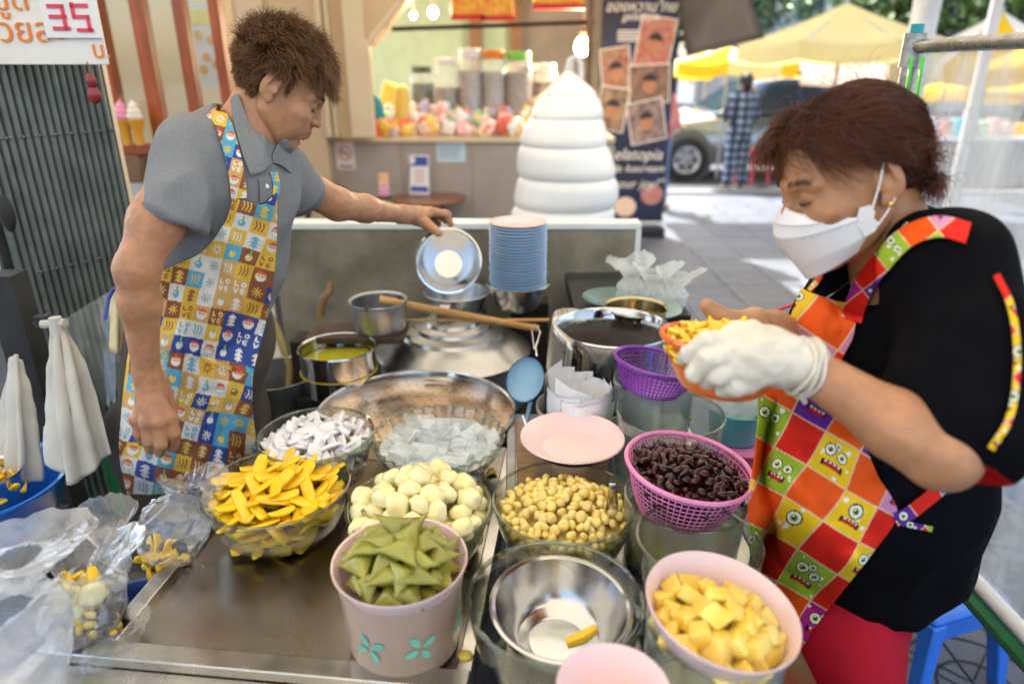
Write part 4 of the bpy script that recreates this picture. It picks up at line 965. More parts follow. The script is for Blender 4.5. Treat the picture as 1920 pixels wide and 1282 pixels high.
# lidded pot
zl = .765; p, d = rimspot(851, 653, zl); r = 143*d/F
t = empty('pot_lid', (p.x, p.y, zl), 'domed aluminium lid with stepped rings and a strap handle', 'lid')
b = MB(); b.lathe([(r, -.006), (r*1.005, .0), (r*.985, .004), (r*.93, .008), (r*.8, .03), (r*.67, .040), (r*.645, .048), (r*.5, .053), (r*.48, .061), (r*.36, .065), (r*.335, .073), (r*.15, .075), (0, .076)], 96); b.v = [(x, y, z*1.3 if z > 0 else z) for x, y, z in b.v]; b.obj('dome', m_alu if False else M('lid aluminium', (.52,.51,.49), .33, 1, var=.15, vscale=6, rvar=.08), t)
b = MB()
for k in (-.012, -.004, .004, .012): b.tube([(k-.03, -.035, .068), (k-.03, -.03, .09), (k-.022, 0, .105), (k-.01, .035, .098), (k-.005, .045, .068)], .0042, 8)
b.v = [(x, y, z*1.3) for x, y, z in b.v]; b.obj('handle', m_steel2, t)
b = MB(); b.lathe([(r*.95, -.008), (r*.95, -.16), (0, -.16)], 64); tag(b.obj('cooking_pot', m_alu, None, (p.x, p.y, zl)), 'aluminium pot under the domed lid', 'pot')
# wooden sticks
def rod(name, pts, rr, mat, label, cat): 
    P0 = Vector(pts[0]); b = MB(); b.tube([Vector(q)-P0 for q in pts], rr, 10); return tag(b.obj(name, mat, None, P0), label, cat)
m_stick = M('honey coloured wood', (.5,.22,.05), .4, var=.35, vscale=10, stretch=(1,5,1), coat=.2, col2=(.62,.36,.12))
rod('wooden_paddle', [W(712, 562, 1.95), W(850, 588, 1.97), W(1010, 616, 1.99)], [.0125, .0115, .0105], m_stick, 'thick honey coloured wooden paddle stick lying across the domed lid', 'paddle')
rod('bamboo_stick', [W(690, 599, 1.98), W(870, 601, 1.98), W(1030, 600, 1.98)], [.0035, .0045, .0055], m_stick, 'thin straight stick lying behind the thick wooden paddle', 'stick')
rod('wire_skimmer', [W(1010, 640, 1.82), W(1002, 655, 1.8), W(997, 620, 1.84), W(1003, 608, 1.84), W(1013, 622, 1.84), W(1004, 652, 1.8), W(1007, 668, 1.78)], .0022, m_steel2, 'bent wire hook at the end of the wooden paddle', 'hook')
# small steel pot with yellow liquid
zp = .86; p, d = rimspot(632, 650, zp); r = 71*d/F
t = empty('steel_pot', (p.x, p.y, zp-.12), 'straight sided steel pot with yellow liquid at the left of the lid', 'pot')
b = MB(); b.lathe([(0, 0), (r*.97, 0), (r*.98, .115), (r*1.02, .119), (r*1.01, .123), (r*.96, .119), (r*.95, .003), (0, .003)], 64); b.obj('wall', m_steel2, t)
b = MB(); b.lathe([(0, .085), (r*.94, .085)], 48); b.obj('liquid', M('yellow broth', (.5,.45,.03), .08, var=.2, coat=.5), t)
b = MB(); b.tube([((r*1.0)*math.cos(a), (r*1.0)*math.sin(a), .055) for a in np.linspace(0, 2*math.pi, 48, endpoint=False)], .0016, 5, closed=True); b.obj('rubber_band', M('yellow rubber', (.7,.55,.05), .5), t)
b = MB(); b.box((-.1, -.08, 0), (.1, .08, zp-.12-.602)); tag(b.obj('block', m_dark, None, (p.x, p.y, .601)), 'dark block supporting the straight steel pot', 'block')
# saucepan
zq = .95; p, d = rimspot(709, 562, zq); r = 53*d/F
b = MB(); b.lathe([(0, 0), (r*.85, 0), (r*.92, .01), (r*.96, .08), (r*1.04, .086), (r*1.03, .09), (r*.94, .085), (r*.88, .01), (0, .006)], 56); tag(b.obj('saucepan', m_alu, None, (p.x, p.y, zq-.088)), 'small dull aluminium saucepan standing on a wooden board against the panel', 'pan')
b = MB(); b.box((-.20, -.07, -.02), (.075, .05, 0)); tag(b.obj('wooden_board', M('dark greasy wood', (.07,.04,.022), .6, var=.4, stretch=(6,1,1)), None, (p.x, p.y, zq-.089), bevel=.003), 'dark greasy board under the aluminium saucepan', 'board')
b = MB(); b.box((-.25, -.05, -.235), (-.12, .04, 0)); tag(b.obj('brick_block', M('sooty brick', (.035,.022,.016), .9, var=.4, bump=.6), None, (p.x, p.y, zq-.110)), 'sooty block propping up the greasy board', 'block')
rod('wooden_peg', [W(600, 592, 1.93), W(606, 560, 1.92), W(618, 548, 1.92), W(620, 528, 1.92)], [.011, .012, .01, .009], M('dark worn wood', (.25,.13,.05), .6, var=.4), 'short dark wooden peg leaning on the panel above the greasy board', 'peg')
steelbowl('steel_bowl', 856, 548, 118, .892, .075, 'dark steel bowl sitting in a pot under the held bowl', base=.6, mat=m_alu)
b = MB(); p, d = rimspot(858, 580, .825); r = 55*d/F; b.lathe([(0, -.05), (r*.9, -.05), (r, 0), (r*1.04, .002), (r*1.03, .006), (r*.96, 0), (r*.88, -.04), (0, -.04)], 56); tag(b.obj('steel_pot', m_steel, None, p), 'steel pot under the dark bowl against the panel', 'pot')
# plate stack
tb_, p, r = steelbowl('steel_bowl', 971, 532, 112, .945, .085, 'dark steel bowl under the stack of blue plates', base=.45, mat=m_steel)
m_bplate = M('sky blue melamine', (.40,.60,.82), .35, var=.05, coat=.2, sss=.1, objvar=.05)
rp = 53*2.1/F
b = MB(); b.lathe([(0, 0), (rp*.6, 0), (rp*.7, .003), (rp*.985, .0125), (rp, .0138), (rp*1.0, .0155), (rp*.97, .0158), (rp*.68, .0055), (rp*.58, .0025), (0, .0025)], 56); mep = b.mesh('blue_plate', m_bplate)
zb_ = .915; npl = 23; ztop = PY(971, 414, p.y).z; dzp = (ztop-.016-zb_)/npl
for i in range(npl+1):
    if i < npl: o = link('blue_plate', mep, None, (p.x+random.uniform(-.0015, .0015), p.y+random.uniform(-.0015, .0015), zb_+i*dzp)); tag(o, 'one of the sky blue plates stacked in the dark steel bowl', 'plate', 'sky blue plates in the tall stack')
    else:
        me2 = mep.copy(); me2.materials.clear(); me2.materials.append(m_pinkp); o = link('pink_plate', me2, None, (p.x, p.y, zb_+i*dzp)); tag(o, 'pale pink plate on top of the tall blue stack', 'plate')
b = MB(); b.box((-.02, .06, -.255), (.10, .15, 0)); tag(b.obj('brick_block', M('sooty brick', (.12,.06,.04)), None, (p.x, p.y, .859)), 'dark red block under the bowl with the plate stack', 'block')
# syrup pot with folded steel clip
zy = .99; p, d = rimspot(1150, 613, zy); r = 106*d/F; pS = p; rS = r
t = empty('syrup_pot', (p.x, p.y, zy-.24), 'tall steel pot of black syrup with a folded steel guard on its edge', 'pot')
b = MB(); b.lathe([(0, 0), (r*.95, 0), (r*.95, .21), (r*1.0, .222), (r*1.0, .236), (r*1.03, .24), (r*1.01, .244), (r*.975, .238), (r*.93, .2), (r*.93, .01), (0, .006)], 80); b.obj('wall', m_steel2, t)
b = MB(); b.lathe([(0, .215), (r*.96, .215)], 64); b.obj('syrup', M('black syrup', (.004,.003,.004), .3, var=0, spec=.08, bump=.15, bscale=30), t)
b = MB()
for i in range(34):
    a = random.uniform(.9, 2.3); q = r*random.uniform(.86, .93); b.ball((q*math.cos(a), q*math.sin(a), .216), random.uniform(.0015, .003), 6, 4)
b.obj('bubbles', thin('bubble film', haze=.3), t)['kind'] = 'stuff'
pts = []
for i in range(13):
    a = R(118)+R(105)*i/12; hh_ = .022*math.sin(i/12*math.pi)**.8+.006; q = r*(1.03+.05*math.sin(i/12*math.pi)); pts.append([Vector((q*math.cos(a), q*math.sin(a), .235+hh_)), a, hh_])
G = np.zeros((9, 13, 3))
for i, (pp, a, hh_) in enumerate(pts):
    rad = Vector((math.cos(a), math.sin(a), 0))
    for k in range(9):
        s_ = k/8; 
        if s_ < .25: q = pp-rad*.022*(1-s_*4)**1.3+Vector((0, 0, -.10*(1-s_*4)**1.5))
        else: q = pp+rad*.012*math.sin((s_-.25)/.75*1.6)+Vector((0, 0, -.15*((s_-.25)/.75)))
        G[k, i] = q
o = link('folded_guard', gridmesh('folded_guard', G, m_steel), t); solidify(o, .0015, 0)
p, d = rimspot(1205, 597, .985); r = 62*d/F
b = MB(); b.lathe([(0, 0), (r*.85, 0), (r*.97, .07), (r*1.03, .075), (r*1.02, .079), (r*.95, .074), (r*.83, .004), (0, .004)], 56); tag(b.obj('brass_rimmed_bowl', M('brassy steel', (.5,.42,.25), .2, 1, var=.2), None, (p.x, p.y+.1, .905)), 'brassy bowl peeking out behind the syrup pot', 'bowl')
b = MB(); b.box((-.09, -.05, -.22), (.09, .09, 0)); tag(b.obj('brick_block', m_dark, None, (p.x, p.y+.12, .904)), 'dark block behind the syrup pot', 'block')
m_gpl = M('dark green melamine', (.07,.15,.14), .35, var=.1, coat=.2); m_gpl2 = M('grey green melamine', (.35,.47,.42), .35, var=.1, coat=.2)
for (px, py, w_, zz_, mt, lb) in ((1152, 556, 122, .955, m_gpl, 'dark green plate under the clear bags at the right end of the panel'), (1222, 577, 112, .945, m_gpl2, 'grey green plate sticking out right of the clear bags')):
    p, d = rimspot(px, py, zz_); r = w_/2*d/F; b = MB(); b.lathe([(0, 0), (r*.6, 0), (r*.98, .02), (r, .022), (r*.98, .024), (r*.6, .004), (0, .004)], 56); tag(b.obj('green_plate', mt, None, (p.x, p.y, zz_-.023)), lb, 'plate')
t6 = empty('side_ledge', (.36, 2.05, 0), 'dark ledge carrying the green plates at the end of the panel', 'ledge')
b = MB(); b.box((.18, 1.80, .88), (.5, 2.24, .92)); adopt(b.obj('shelf_top', m_dark, None), t6); b = MB(); b.box((.3, 2.0, 0), (.36, 2.06, .88)); adopt(b.obj('post', m_dark, None), t6)
# blue ladle
pl0 = W(985, 712, 1.47)
b = MB(); rl = 36*1.47/F; n = 28; V = []; Fs = []
prf = []
for k in range(9):
    th = k/8*math.pi*.5; prf.append((rl*math.cos(th) if k < 8 else 0, -rl*.55*math.sin(th)))
b.lathe([(q, z) for q, z in prf]+[((q-.002 if q > 0 else 0), z+.002) for q, z in prf][::-1], 32)
m_lad = M('grey blue plastic', (.22,.38,.52), .3, var=.05, coat=.3)
b.v = [(x, y*1.25, z) for x, y, z in b.v]
o = b.obj('bowl_part', m_lad, None); t = empty('ladle', pl0, 'grey blue plastic ladle hooked between the steamer and the paper tub', 'ladle'); o.name = 'scoop'; o.parent = t
o.rotation_euler = (R(52), R(10), R(-14))
b = MB(); b.tube([(.012, -.0, -.05), (.004, -.02, -.085), (-.01, -.03, -.12)], .005, 6); b.obj('handle', m_lad, t)
# hose and grey bucket behind the left woman
rod('gas_hose', [W(500, 900, 1.9), W(538, 780, 1.95), W(545, 690, 2.0), W(520, 620, 2.05), W(500, 580, 2.1)], .012, M('yellowish hose', (.22,.17,.05), .5), 'yellow brown gas hose curving down in front of the panel', 'hose')
p = W(515, 735, 1.95)
b = MB(); b.lathe([(0, -.2), (.09, -.2), (.115, 0), (.12, .004), (.11, .002), (.088, -.19), (0, -.19)], 48); tag(b.obj('metal_bucket', m_alu, None, W(515, 700, 1.9)), 'dull metal bucket in the shade below the hose', 'bucket')
b = MB(); b.box((-.14, -.14, -.48), (.14, .14, 0)); tag(b.obj('black_crate', m_dark, None, W(515, 700, 1.9)+Vector((0, 0, -.21))), 'black crate under the dull metal bucket', 'crate')
# ======================= OVERHEAD SHADE (unseen canvases added out of frame to shade stall and pavement) =======================
m_canvas = cloth_translucent('cream shade canvas', (.84,.76,.6), .28)
def shade_canopy(name, x0, x1, y0, y1, z, label, mat, posts):
    t = empty(name, ((x0+x1)/2, (y0+y1)/2, 0), label, 'awning')
    G = np.zeros((9, 13, 3))
    for i in range(9):
        for j in range(13): x = x0+(x1-x0)*j/12; y = y0+(y1-y0)*i/8; G[i, j] = (x, y, z-.05*math.sin(j/12*math.pi)-.03*math.cos(i*1.7+j))
    o = adopt(link('cloth', gridmesh('cloth', G, mat)), t)
    for (x, y) in posts: b = MB(); b.tube([(x, y, 0), (x, y, z)], .025, 8); adopt(b.obj('post', m_alu, None), t)
shade_canopy('added_stall_shade', -3.2, 2.0, -2.6, 4.6, 2.85, 'cream canvas awning added out of view to shade the dessert stall', m_canvas, [(-3.1, -2.5), (1.95, -2.5)])  # added above the view to shade the stall and warm its light
shade_canopy('added_street_shade', .75, 3.4, 4.65, 6.5, 3.3, 'narrow unseen canvas awning added to shade the paving before the shop counter', m_canvas, [])  # street canvases are added unseen, spaced to leave a sunny strip
shade_canopy('added_street_shade', .75, 5.6, 7.7, 9.3, 3.2, 'unseen canvas awning added to shade the paving near the kerb', m_canvas, [])
shade_canopy('added_street_shade', 2.05, 5.6, 1.2, 6.4, 3.05, 'second unseen canvas awning added to shade the pavement beside the stall', m_canvas, [(5.5, 1.3), (5.5, 6.3)])
# ======================= STREET =======================
def parasol(X, Y, zt_, w_, h_, mats, label, polex=0):
    t = empty('market_parasol', (X, Y, 0), label, 'parasol', rz=R(random.uniform(0, 40)))
    n = 8; rim = [(w_*math.cos(2*math.pi*k/n), w_*math.sin(2*math.pi*k/n), zt_-h_) for k in range(n)]
    for k in range(n):
        a, c = Vector(rim[k]), Vector(rim[(k+1) % n]); ap = Vector((0, 0, zt_)); G = []
        for i in range(6):
            s_ = i/5; row = []
            for j in range(5):
                q = ap.lerp(a.lerp(c, j/4), s_); q.z -= .10*w_*s_*(1-s_)+.05*math.sin(j/4*math.pi)*s_; row.append(list(q))
            G.append(row)
        G.append([[q[0], q[1], q[2]-.16] for q in G[-1]])
        link('canopy_panel', gridmesh('canopy_panel', np.array(G), mats[k % len(mats)]), t)
    b = MB(); b.tube([(0, 0, 0), (0, 0, zt_+.03)], .022, 8); b.obj('pole', m_alu, t)
    for k in range(n): b = MB(); b.tube([(0, 0, zt_-.04), tuple(Vector(rim[k])-Vector((0, 0, .015)))], .008, 5); b.obj('rib', m_alu, t)
    return t
m_pw = cloth_translucent('parasol cream cloth', (.92,.88,.74), .45); m_pl = cloth_translucent('parasol pale yellow cloth', (.95,.82,.4), .45); m_py = cloth_translucent('parasol yellow cloth', (.95,.6,.04), .5); m_ppk = cloth_translucent('pink cloth', (.85,.35,.3), .4)
def at(px, py, Y): return PY(px, py, Y)
for (px, py, Y, w_, h_, mats, lb) in (
    (1590, 5, 8.2, 1.15, .42, [m_pl], 'large cream parasol above the masked woman, nearest of the street parasols'),
    (1370, 88, 11.0, 1.0, .22, [m_py, m_pl], 'cream and yellow parasol over the parked car beside the grey awning'),
    (1500, 70, 15.5, 1.7, .45, [m_py], 'deep yellow parasol behind the cream one across the street'),
    (1330, 95, 17.5, 1.5, .35, [m_py, m_pw], 'far yellow and cream parasol seen just right of the banner'),
    (1880, 20, 7.5, .95, .5, [m_py, m_pw], 'yellow and white parasol beyond the plastic screen at the right edge'),
    (1830, 110, 13, 1.6, .5, [m_py], 'yellow parasol seen blurred through the plastic screen'),
    (1660, 90, 17, 2.0, .45, [m_py, m_pl], 'wide cream and yellow parasol at the back of the market')):
    p = at(px, py, Y); parasol(p.x, Y, p.z, w_, h_, mats, lb)
def slab(name, pts, mat, label, cat, th=.012, kindparts='cloth'):
    c = sum(pts, Vector())/len(pts); t = empty(name, c, label, cat)
    G = np.array([[list(pts[0].lerp(pts[1], j/8).lerp(pts[3].lerp(pts[2], j/8), i/8)+Vector((0, 0, -.03*math.sin(j/8*math.pi)*math.sin(i/8*math.pi)))-c) for j in range(9)] for i in range(9)])
    o = link(kindparts, gridmesh(kindparts, G, mat), t); solidify(o, th, 0); return t
m_gaw = M('grey awning cloth', (.055,.055,.065), .7, var=.25, vscale=3)
slab('grey_awning', [W(1262, -70, 6.0), W(1385, -60, 5.2), W(1432, 72, 5.2), W(1288, 106, 6.0)], m_gaw, 'dark grey cloth awning hanging beside the navy banner', 'awning')
m_tarp = M('brown tarpaulin', (.2,.14,.10), .8, var=.3, vscale=2)
slab('brown_tarpaulin', [W(1490, 88, 11), W(1700, 100, 10), W(1690, 175, 8.5), W(1500, 160, 9.5)], m_tarp, 'brown tarpaulin roof below the large cream parasol', 'tarpaulin')
slab('yellow_cloth', [W(1455, 112, 12.5), W(1550, 120, 12), W(1575, 155, 11.5), W(1462, 160, 12)], m_py, 'yellow cloth hanging over the car roof behind the masked woman', 'cloth')
slab('yellow_cloth', [W(1275, 122, 15), W(1338, 124, 15), W(1336, 150, 14.6), W(1275, 152, 14.6)], m_py, 'small yellow stall valance between the banner and the checked passer by', 'cloth')
b = MB(); pp = W(1728, 60, 4.6); b.tube([(pp.x, pp.y, 0), (pp.x, pp.y, 5)], .085, 16); o = b.obj('street_pole', M('pale grey painted pole', (.62,.64,.68), .4, var=.15)); tag(o, 'thick pale grey pole rising behind the plastic screen post', 'pole')
b = MB(); pp = W(1862, 40, 5.4); b.tube([(pp.x, pp.y, 0), (pp.x, pp.y, 5)], .045, 12); tag(b.obj('street_pole', MATS['pale grey painted pole']), 'thinner pale pole at the far right beyond the plastic screen', 'pole')
# market stalls behind the car
for i, (px, Y, lb) in enumerate(((1290, 15, 'market stall with blue and yellow goods beyond the car bonnet'), (1380, 17, 'market stall with white goods behind the checked passer by'), (1850, 11, 'market stall with pink goods seen through the plastic screen'), (1560, 16, 'market stall hidden mostly by the masked woman'))):
    x = PY(px, 170, Y).x; t = empty('market_stall', (x, Y, -.15), lb, 'stall')
    b = MB(); b.box((-.9, -.4, .75), (.9, .4, .8)); b.obj('counter', m_wtrim, t)
    b = MB(); b.box((-.88, -.38, .1), (.88, -.36, .74)); b.obj('skirt', [m_blue, m_whitep, m_marble, m_greyw][i], t)
    for sx in (-.85, .85):
        for sy in (-.36, .36): b = MB(); b.tube([(sx, sy, 0), (sx, sy, 2.1)], .018, 6); b.obj('post', m_alu, t)
    for k in range(9):
        b = MB(); h_ = random.uniform(.12, .4); b.box((-.07, -.1, 0), (.07, .1, h_)); o = b.obj('goods_box', random.choice(pm+[m_cyan, m_py]), None, (x-.78+.19*k, Y-.1, .66), bevel=.01); tag(o, 'goods box standing on a far market stall counter', 'box', 'goods boxes on the far market stalls')
# trees
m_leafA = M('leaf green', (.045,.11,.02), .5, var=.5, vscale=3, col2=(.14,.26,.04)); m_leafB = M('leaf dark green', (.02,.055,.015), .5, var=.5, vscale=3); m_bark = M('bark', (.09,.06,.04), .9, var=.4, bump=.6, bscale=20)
def tree(X, Y, hc, rad, n, label, seed):
    rnd = np.random.RandomState(seed); t = empty('street_tree', (X, Y, -.15), label, 'tree')
    b = MB(); b.tube([(0, 0, 0), (.1, .05, hc*.4), (-.05, .1, hc*.75), (.1, 0, hc)], [.22, .18, .13, .05], 10)
    for k in range(7): a = k*2.4; b.tube([(0, .05, hc*(.45+.05*k)), (rad*.4*math.cos(a), rad*.4*math.sin(a), hc*(.6+.05*k)), (rad*.8*math.cos(a), rad*.8*math.sin(a), hc*(.75+.04*k))], [.08, .05, .015], 6)
    b.obj('trunk', m_bark, t)
    cl = rnd.normal(size=(26, 3)); cl /= np.linalg.norm(cl, axis=1)[:, None]; cl *= rad*rnd.uniform(.45, 1, (26, 1)); cl[:, 2] *= .6; cl[:, 2] += hc
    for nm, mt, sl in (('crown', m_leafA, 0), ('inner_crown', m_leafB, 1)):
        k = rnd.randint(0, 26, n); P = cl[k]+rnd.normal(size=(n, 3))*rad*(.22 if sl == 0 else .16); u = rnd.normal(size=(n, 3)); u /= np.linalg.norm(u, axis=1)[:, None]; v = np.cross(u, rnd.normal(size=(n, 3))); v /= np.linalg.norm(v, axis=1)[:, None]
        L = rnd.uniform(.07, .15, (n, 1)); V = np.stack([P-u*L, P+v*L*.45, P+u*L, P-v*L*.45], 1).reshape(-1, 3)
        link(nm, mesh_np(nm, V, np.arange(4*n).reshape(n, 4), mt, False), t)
for a in ((5.2, 24, 4.2, 3.2, 5000, 'tree behind the cream parasols at the top of the street view', 1), (10.5, 19, 3.6, 3.0, 6000, 'dark leafy tree above the plastic screen post', 2), (15.5, 22, 4.4, 3.6, 5000, 'tree at the far right of the street', 3), (1.5, 30, 4.5, 3.0, 4000, 'far tree hidden behind the banner', 4)): tree(*a)
# far buildings
m_far = M('pale far facade', (.62,.58,.52), .8, var=.1, vscale=.5); m_fwin = M('far window glass', (.05,.07,.1), .1)
for (x0, x1, Y, h_, lb) in ((-6, 9, 40, 12, 'pale building at the end of the street behind the parasols'), (10, 30, 34, 10, 'pale building beyond the trees on the right')):
    t = empty('far_building', ((x0+x1)/2, Y, -.15), lb, 'building'); w_ = (x1-x0)/2
    b = MB(); b.box((-w_, 0, 0), (w_, 6, h_)); b.obj('wall', m_far, t)
    for i in range(int(2*w_/2.2)):
        for j in range(int(h_/3)): b = MB(); b.box((-w_+.6+i*2.2, -.06, .9+j*3), (-w_+1.8+i*2.2, -.01, 2.4+j*3)); b.obj('window', m_fwin, t)
# car
def car(X, Y):
    t = empty('parked_car', (X, Y, -.15), 'silver grey car parked at the kerb behind the checked passer by', 'car')
    m_sil = M('silver car paint', (.28,.32,.38), .22, .7, var=.04, coat=.8); m_lowc = M('dark grey cladding', (.10,.10,.11), .5, var=.1); m_cg = M('car glass', (.04,.06,.08), .05, 0, var=0, coat=1)
    lower = [(0, .35), (0, .62), (.12, .85), (.5, .98), (1.35, 1.08), (4.3, 1.12), (4.45, 1.0), (4.5, .6), (4.45, .35)]
    sec = lambda y: 1-.06*abs(y)**3
    b = MB(); ys = [-.88, -.86, -.6, 0, .6, .86, .88]; n = len(lower)
    V = []
    for y in ys: k = 1-.12*max(0, abs(y)-.82)/.06; V += [(2.25+(x-2.25)*k, y, .35+(z-.35)*(k if z > .4 else 1)) for x, z in lower]
    Fs = []
    for i in range(len(ys)-1):
        for j in range(n): l = (j+1) % n; Fs.append((i*n+j, i*n+l, (i+1)*n+l, (i+1)*n+j))
    Fs += [tuple(range(n-1, -1, -1)), tuple((len(ys)-1)*n+j for j in range(n))]
    b.add(V, Fs); b.obj('body', m_sil, t, bevel=.03)
    cab = [(1.3, 1.07), (1.95, 1.56), (2.4, 1.62), (3.7, 1.6), (4.2, 1.45), (4.4, 1.1)]; V = []
    for y, k in ((-.82, 0), (-.66, 1), (.66, 1), (.82, 0)): V += [(x, y if z < 1.2 else math.copysign(.64, y), z) for x, z in cab]
    nc = len(cab); V = [(x, -.84 if z < 1.2 else -.66, z) for x, z in cab]+[(x, .84 if z < 1.2 else .66, z) for x, z in cab]
    b = MB(); b.add(V, [tuple(range(nc-1, -1, -1)), tuple(range(nc, 2*nc))]+[(j, (j+1) % nc, nc+(j+1) % nc, nc+j) for j in range(nc)]); b.obj('cabin', m_sil, t, bevel=.02)
    for (xa, xb_, xc, xd) in ((1.62, 2.62, 2.08, 2.62), (2.72, 3.95, 2.72, 3.72)):
        b = MB(); b.add([(xa, -.853, 1.13), (xb_, -.853, 1.13), (xd, -.695, 1.52), (xc, -.695, 1.52)], [(0, 1, 2, 3)]); o = b.obj('side_window', m_cg, t, smooth=False); solidify(o, .01, 0)
    b = MB(); b.add([(1.36, -.74, 1.13), (1.36, .74, 1.13), (1.93, .6, 1.565), (1.93, -.6, 1.565)], [(0, 1, 2, 3)]); o = b.obj('windscreen', m_cg, t, smooth=False); o.location = (-.012, 0, .012); solidify(o, .008, 0)
    b = MB(); b.box((.9+.36, -.905, .28), (3.1, -.87, .56)); b.box((.02, -.895, .28), (.4, -.86, .6)); b.obj('cladding', m_lowc, t, bevel=.02)['kind'] = 'stuff'
    m_ty = M('tyre rubber', (.02,.02,.022), .7); m_al = M('alloy wheel', (.7,.7,.72), .25, .9, var=.05)
    for xw in (.86, 3.55):
        b = MB(); b.lathe([(.33, -.01), (.44, -.005), (.45, .03), (.33, .05)], 40, fn=lambda q, z, a: q); b.v = [(xw+x, -.86-z, .38+y) for x, y, z in b.v]; b.obj('wheel_arch', m_lowc, t)
        b = MB(); b.lathe([(.22, 0), (.33, 0), (.36, .03), (.36, .17), (.33, .2), (.22, .2)], 40); b.v = [(xw+x, -.95+z, .36+y) for x, y, z in b.v]; w_ = b.obj('wheel', m_ty, t)
        b = MB(); b.lathe([(.19, .02), (.225, .01), (.235, .02), (.235, .12), (.19, .12)], 40)
        for k in range(6):
            a = k*math.pi/3; b.box((-.028, 0, .02), (.028, .21, .045), Matrix.Rotation(a, 4, 'Z'))
        b.lathe([(0, .015), (.05, .018), (.06, .05), (0, .05)], 16); b.v = [(xw+x, -.95+z, .36+y) for x, y, z in b.v]; b.obj('rim', m_al, w_)
        b = MB(); b.disc(.22, 0, 32); b.v = [(xw+x, -.86, .36+y) for x, y, z in b.v]; b.obj('brake_disc', m_lowc, w_)
    b = MB(); b.box((-.01, -.8, .66), (.1, -.5, .8)); b.obj('headlight', m_whitep, t, bevel=.02)
    b = MB(); b.box((1.55, -1.02, 1.08), (1.68, -.87, 1.2)); b.obj('mirror', m_sil, t, bevel=.03)
pc_ = PY(1290, 275, 11.6); car(pc_.x-.86, 11.6+.95)
# ---- simple passers-by (continuous figures) ----
m_skin = M('warm skin', (.48,.25,.13), .46, spec=.4, var=.12, vscale=25, sss=.18, sssr=(1,.35,.18), bump=.35, bscale=260, bdist=.0008, rvar=.1, attr='print')
m_black = M('black cotton', (.004,.004,.006), .85, var=.2, vscale=30, spec=.08)
m_jean = M('blue jeans', (.12,.2,.36), .8, var=.3); m_pinks = M('coral shirt cloth', (.7,.25,.22), .8, var=.1)
def plaid():
    m = bpy.data.materials.new('blue check cloth'); m.use_nodes = True; nt = m.node_tree; b = nt.nodes['Principled BSDF']; b.inputs['Roughness'].default_value = .85
    tc = nt.nodes.new('ShaderNodeTexCoord'); sep = nt.nodes.new('ShaderNodeSeparateXYZ'); nt.links.new(tc.outputs['Object'], sep.inputs[0]); f = []
    for ax_ in (0, 2):
        a = nt.nodes.new('ShaderNodeMath'); a.operation = 'MULTIPLY'; a.inputs[1].default_value = 9; nt.links.new(sep.outputs[ax_], a.inputs[0])
        c = nt.nodes.new('ShaderNodeMath'); c.operation = 'FRACT'; nt.links.new(a.outputs[0], c.inputs[0])
        d = nt.nodes.new('ShaderNodeMath'); d.operation = 'GREATER_THAN'; d.inputs[1].default_value = .62; nt.links.new(c.outputs[0], d.inputs[0]); f.append(d.outputs[0])
    s_ = nt.nodes.new('ShaderNodeMath'); s_.operation = 'MAXIMUM'; nt.links.new(f[0], s_.inputs[0]); nt.links.new(f[1], s_.inputs[1])
    nt.links.new(_mix(nt, s_.outputs[0], (.25,.31,.42), (.012,.014,.03)), b.inputs['Base Color']); return m
def figure(name, X, Y, h, z0, face, top, bottom, label, hairm, arms=1):
    t = empty(name, (X, Y, z0), label, 'person', rz=face); k = h/1.7
    s = SDF(.012)
    s.ell((0, 0, 1.56*k), (.075, .095, .12), .02); s.cap((0, 0, 1.46*k), (0, 0, 1.38*k), .05, .06, .03)
    for sx in (-1, 1):
        s.cap((sx*.17*k, 0, 1.36*k), (sx*.22*k, .04, 1.1*k), .045, .038, .03); s.cap((sx*.22*k, .04, 1.1*k), (sx*.15*k, .2, 1.02*k), .036, .028, .02); s.ell((sx*.13*k, .24, 1.02*k), (.04, .05, .025), .02)
        s.cap((sx*.09, 0, .8*k), (sx*.1, 0, .1*k), .07, .045, .03); s.cap((sx*.1, -.02, .04), (sx*.1, .13, .03), .04, .03, .02)
    s.cap((0, 0, 1.3*k), (0, 0, .9*k), .1, .11, .05); s.cap((0, .09, 1.555*k), (0, .105, 1.53*k), .012, .015, .01)
    V, Q = s.build(); col = np.tile(np.array([.48,.26,.14]), (len(V), 1)); link('body', mesh_np('body', V, Q, m_skin, True, col), t)
    s = SDF(.014); s.cap((-.14*k, 0, 1.36*k), (.14*k, 0, 1.36*k), .075, None, .05); s.cap((0, 0, 1.3*k), (0, .0, .86*k), .145, .16, .06)
    for sx in (-1, 1): s.cap((sx*.17*k, 0, 1.35*k), (sx*.225*k, .04, 1.08*k), .065, .07, .04)
    V, Q = s.build(); V = V+vnormals(V, Q)*fbm(V, 12, 3)[:, None]*.012; link('shirt', mesh_np('shirt', V, Q, top), t)
    s = SDF(.014); s.ell((0, 0, .86*k), (.165, .14, .14), .05)
    for sx in (-1, 1): s.cap((sx*.09, 0, .82*k), (sx*.105, 0, .1*k), .095, .075, .03)
    V, Q = s.build(); V = V+vnormals(V, Q)*fbm(V, 10, 3)[:, None]*.012; link('trousers', mesh_np('trousers', V, Q, bottom), t)
    s = SDF(.01); s.ell((0, -.02, 1.60*k), (.09, .105, .1), .02); s.ell((0, -.08, 1.53*k), (.07, .05, .07), .02); V, Q = s.build(); link('hair', mesh_np('hair', V, Q, hairm), t)
    return t
m_bhair = M('black hair', (.012,.01,.012), .5, bump=.5, bscale=80)
mpl = plaid(); pf = PZ(1375, 352, 0)
figure('person', pf.x, pf.y, 1.55, 0, R(10), mpl, mpl, 'passer by in a blue checked shirt and trousers standing at the kerb by the car', m_bhair)
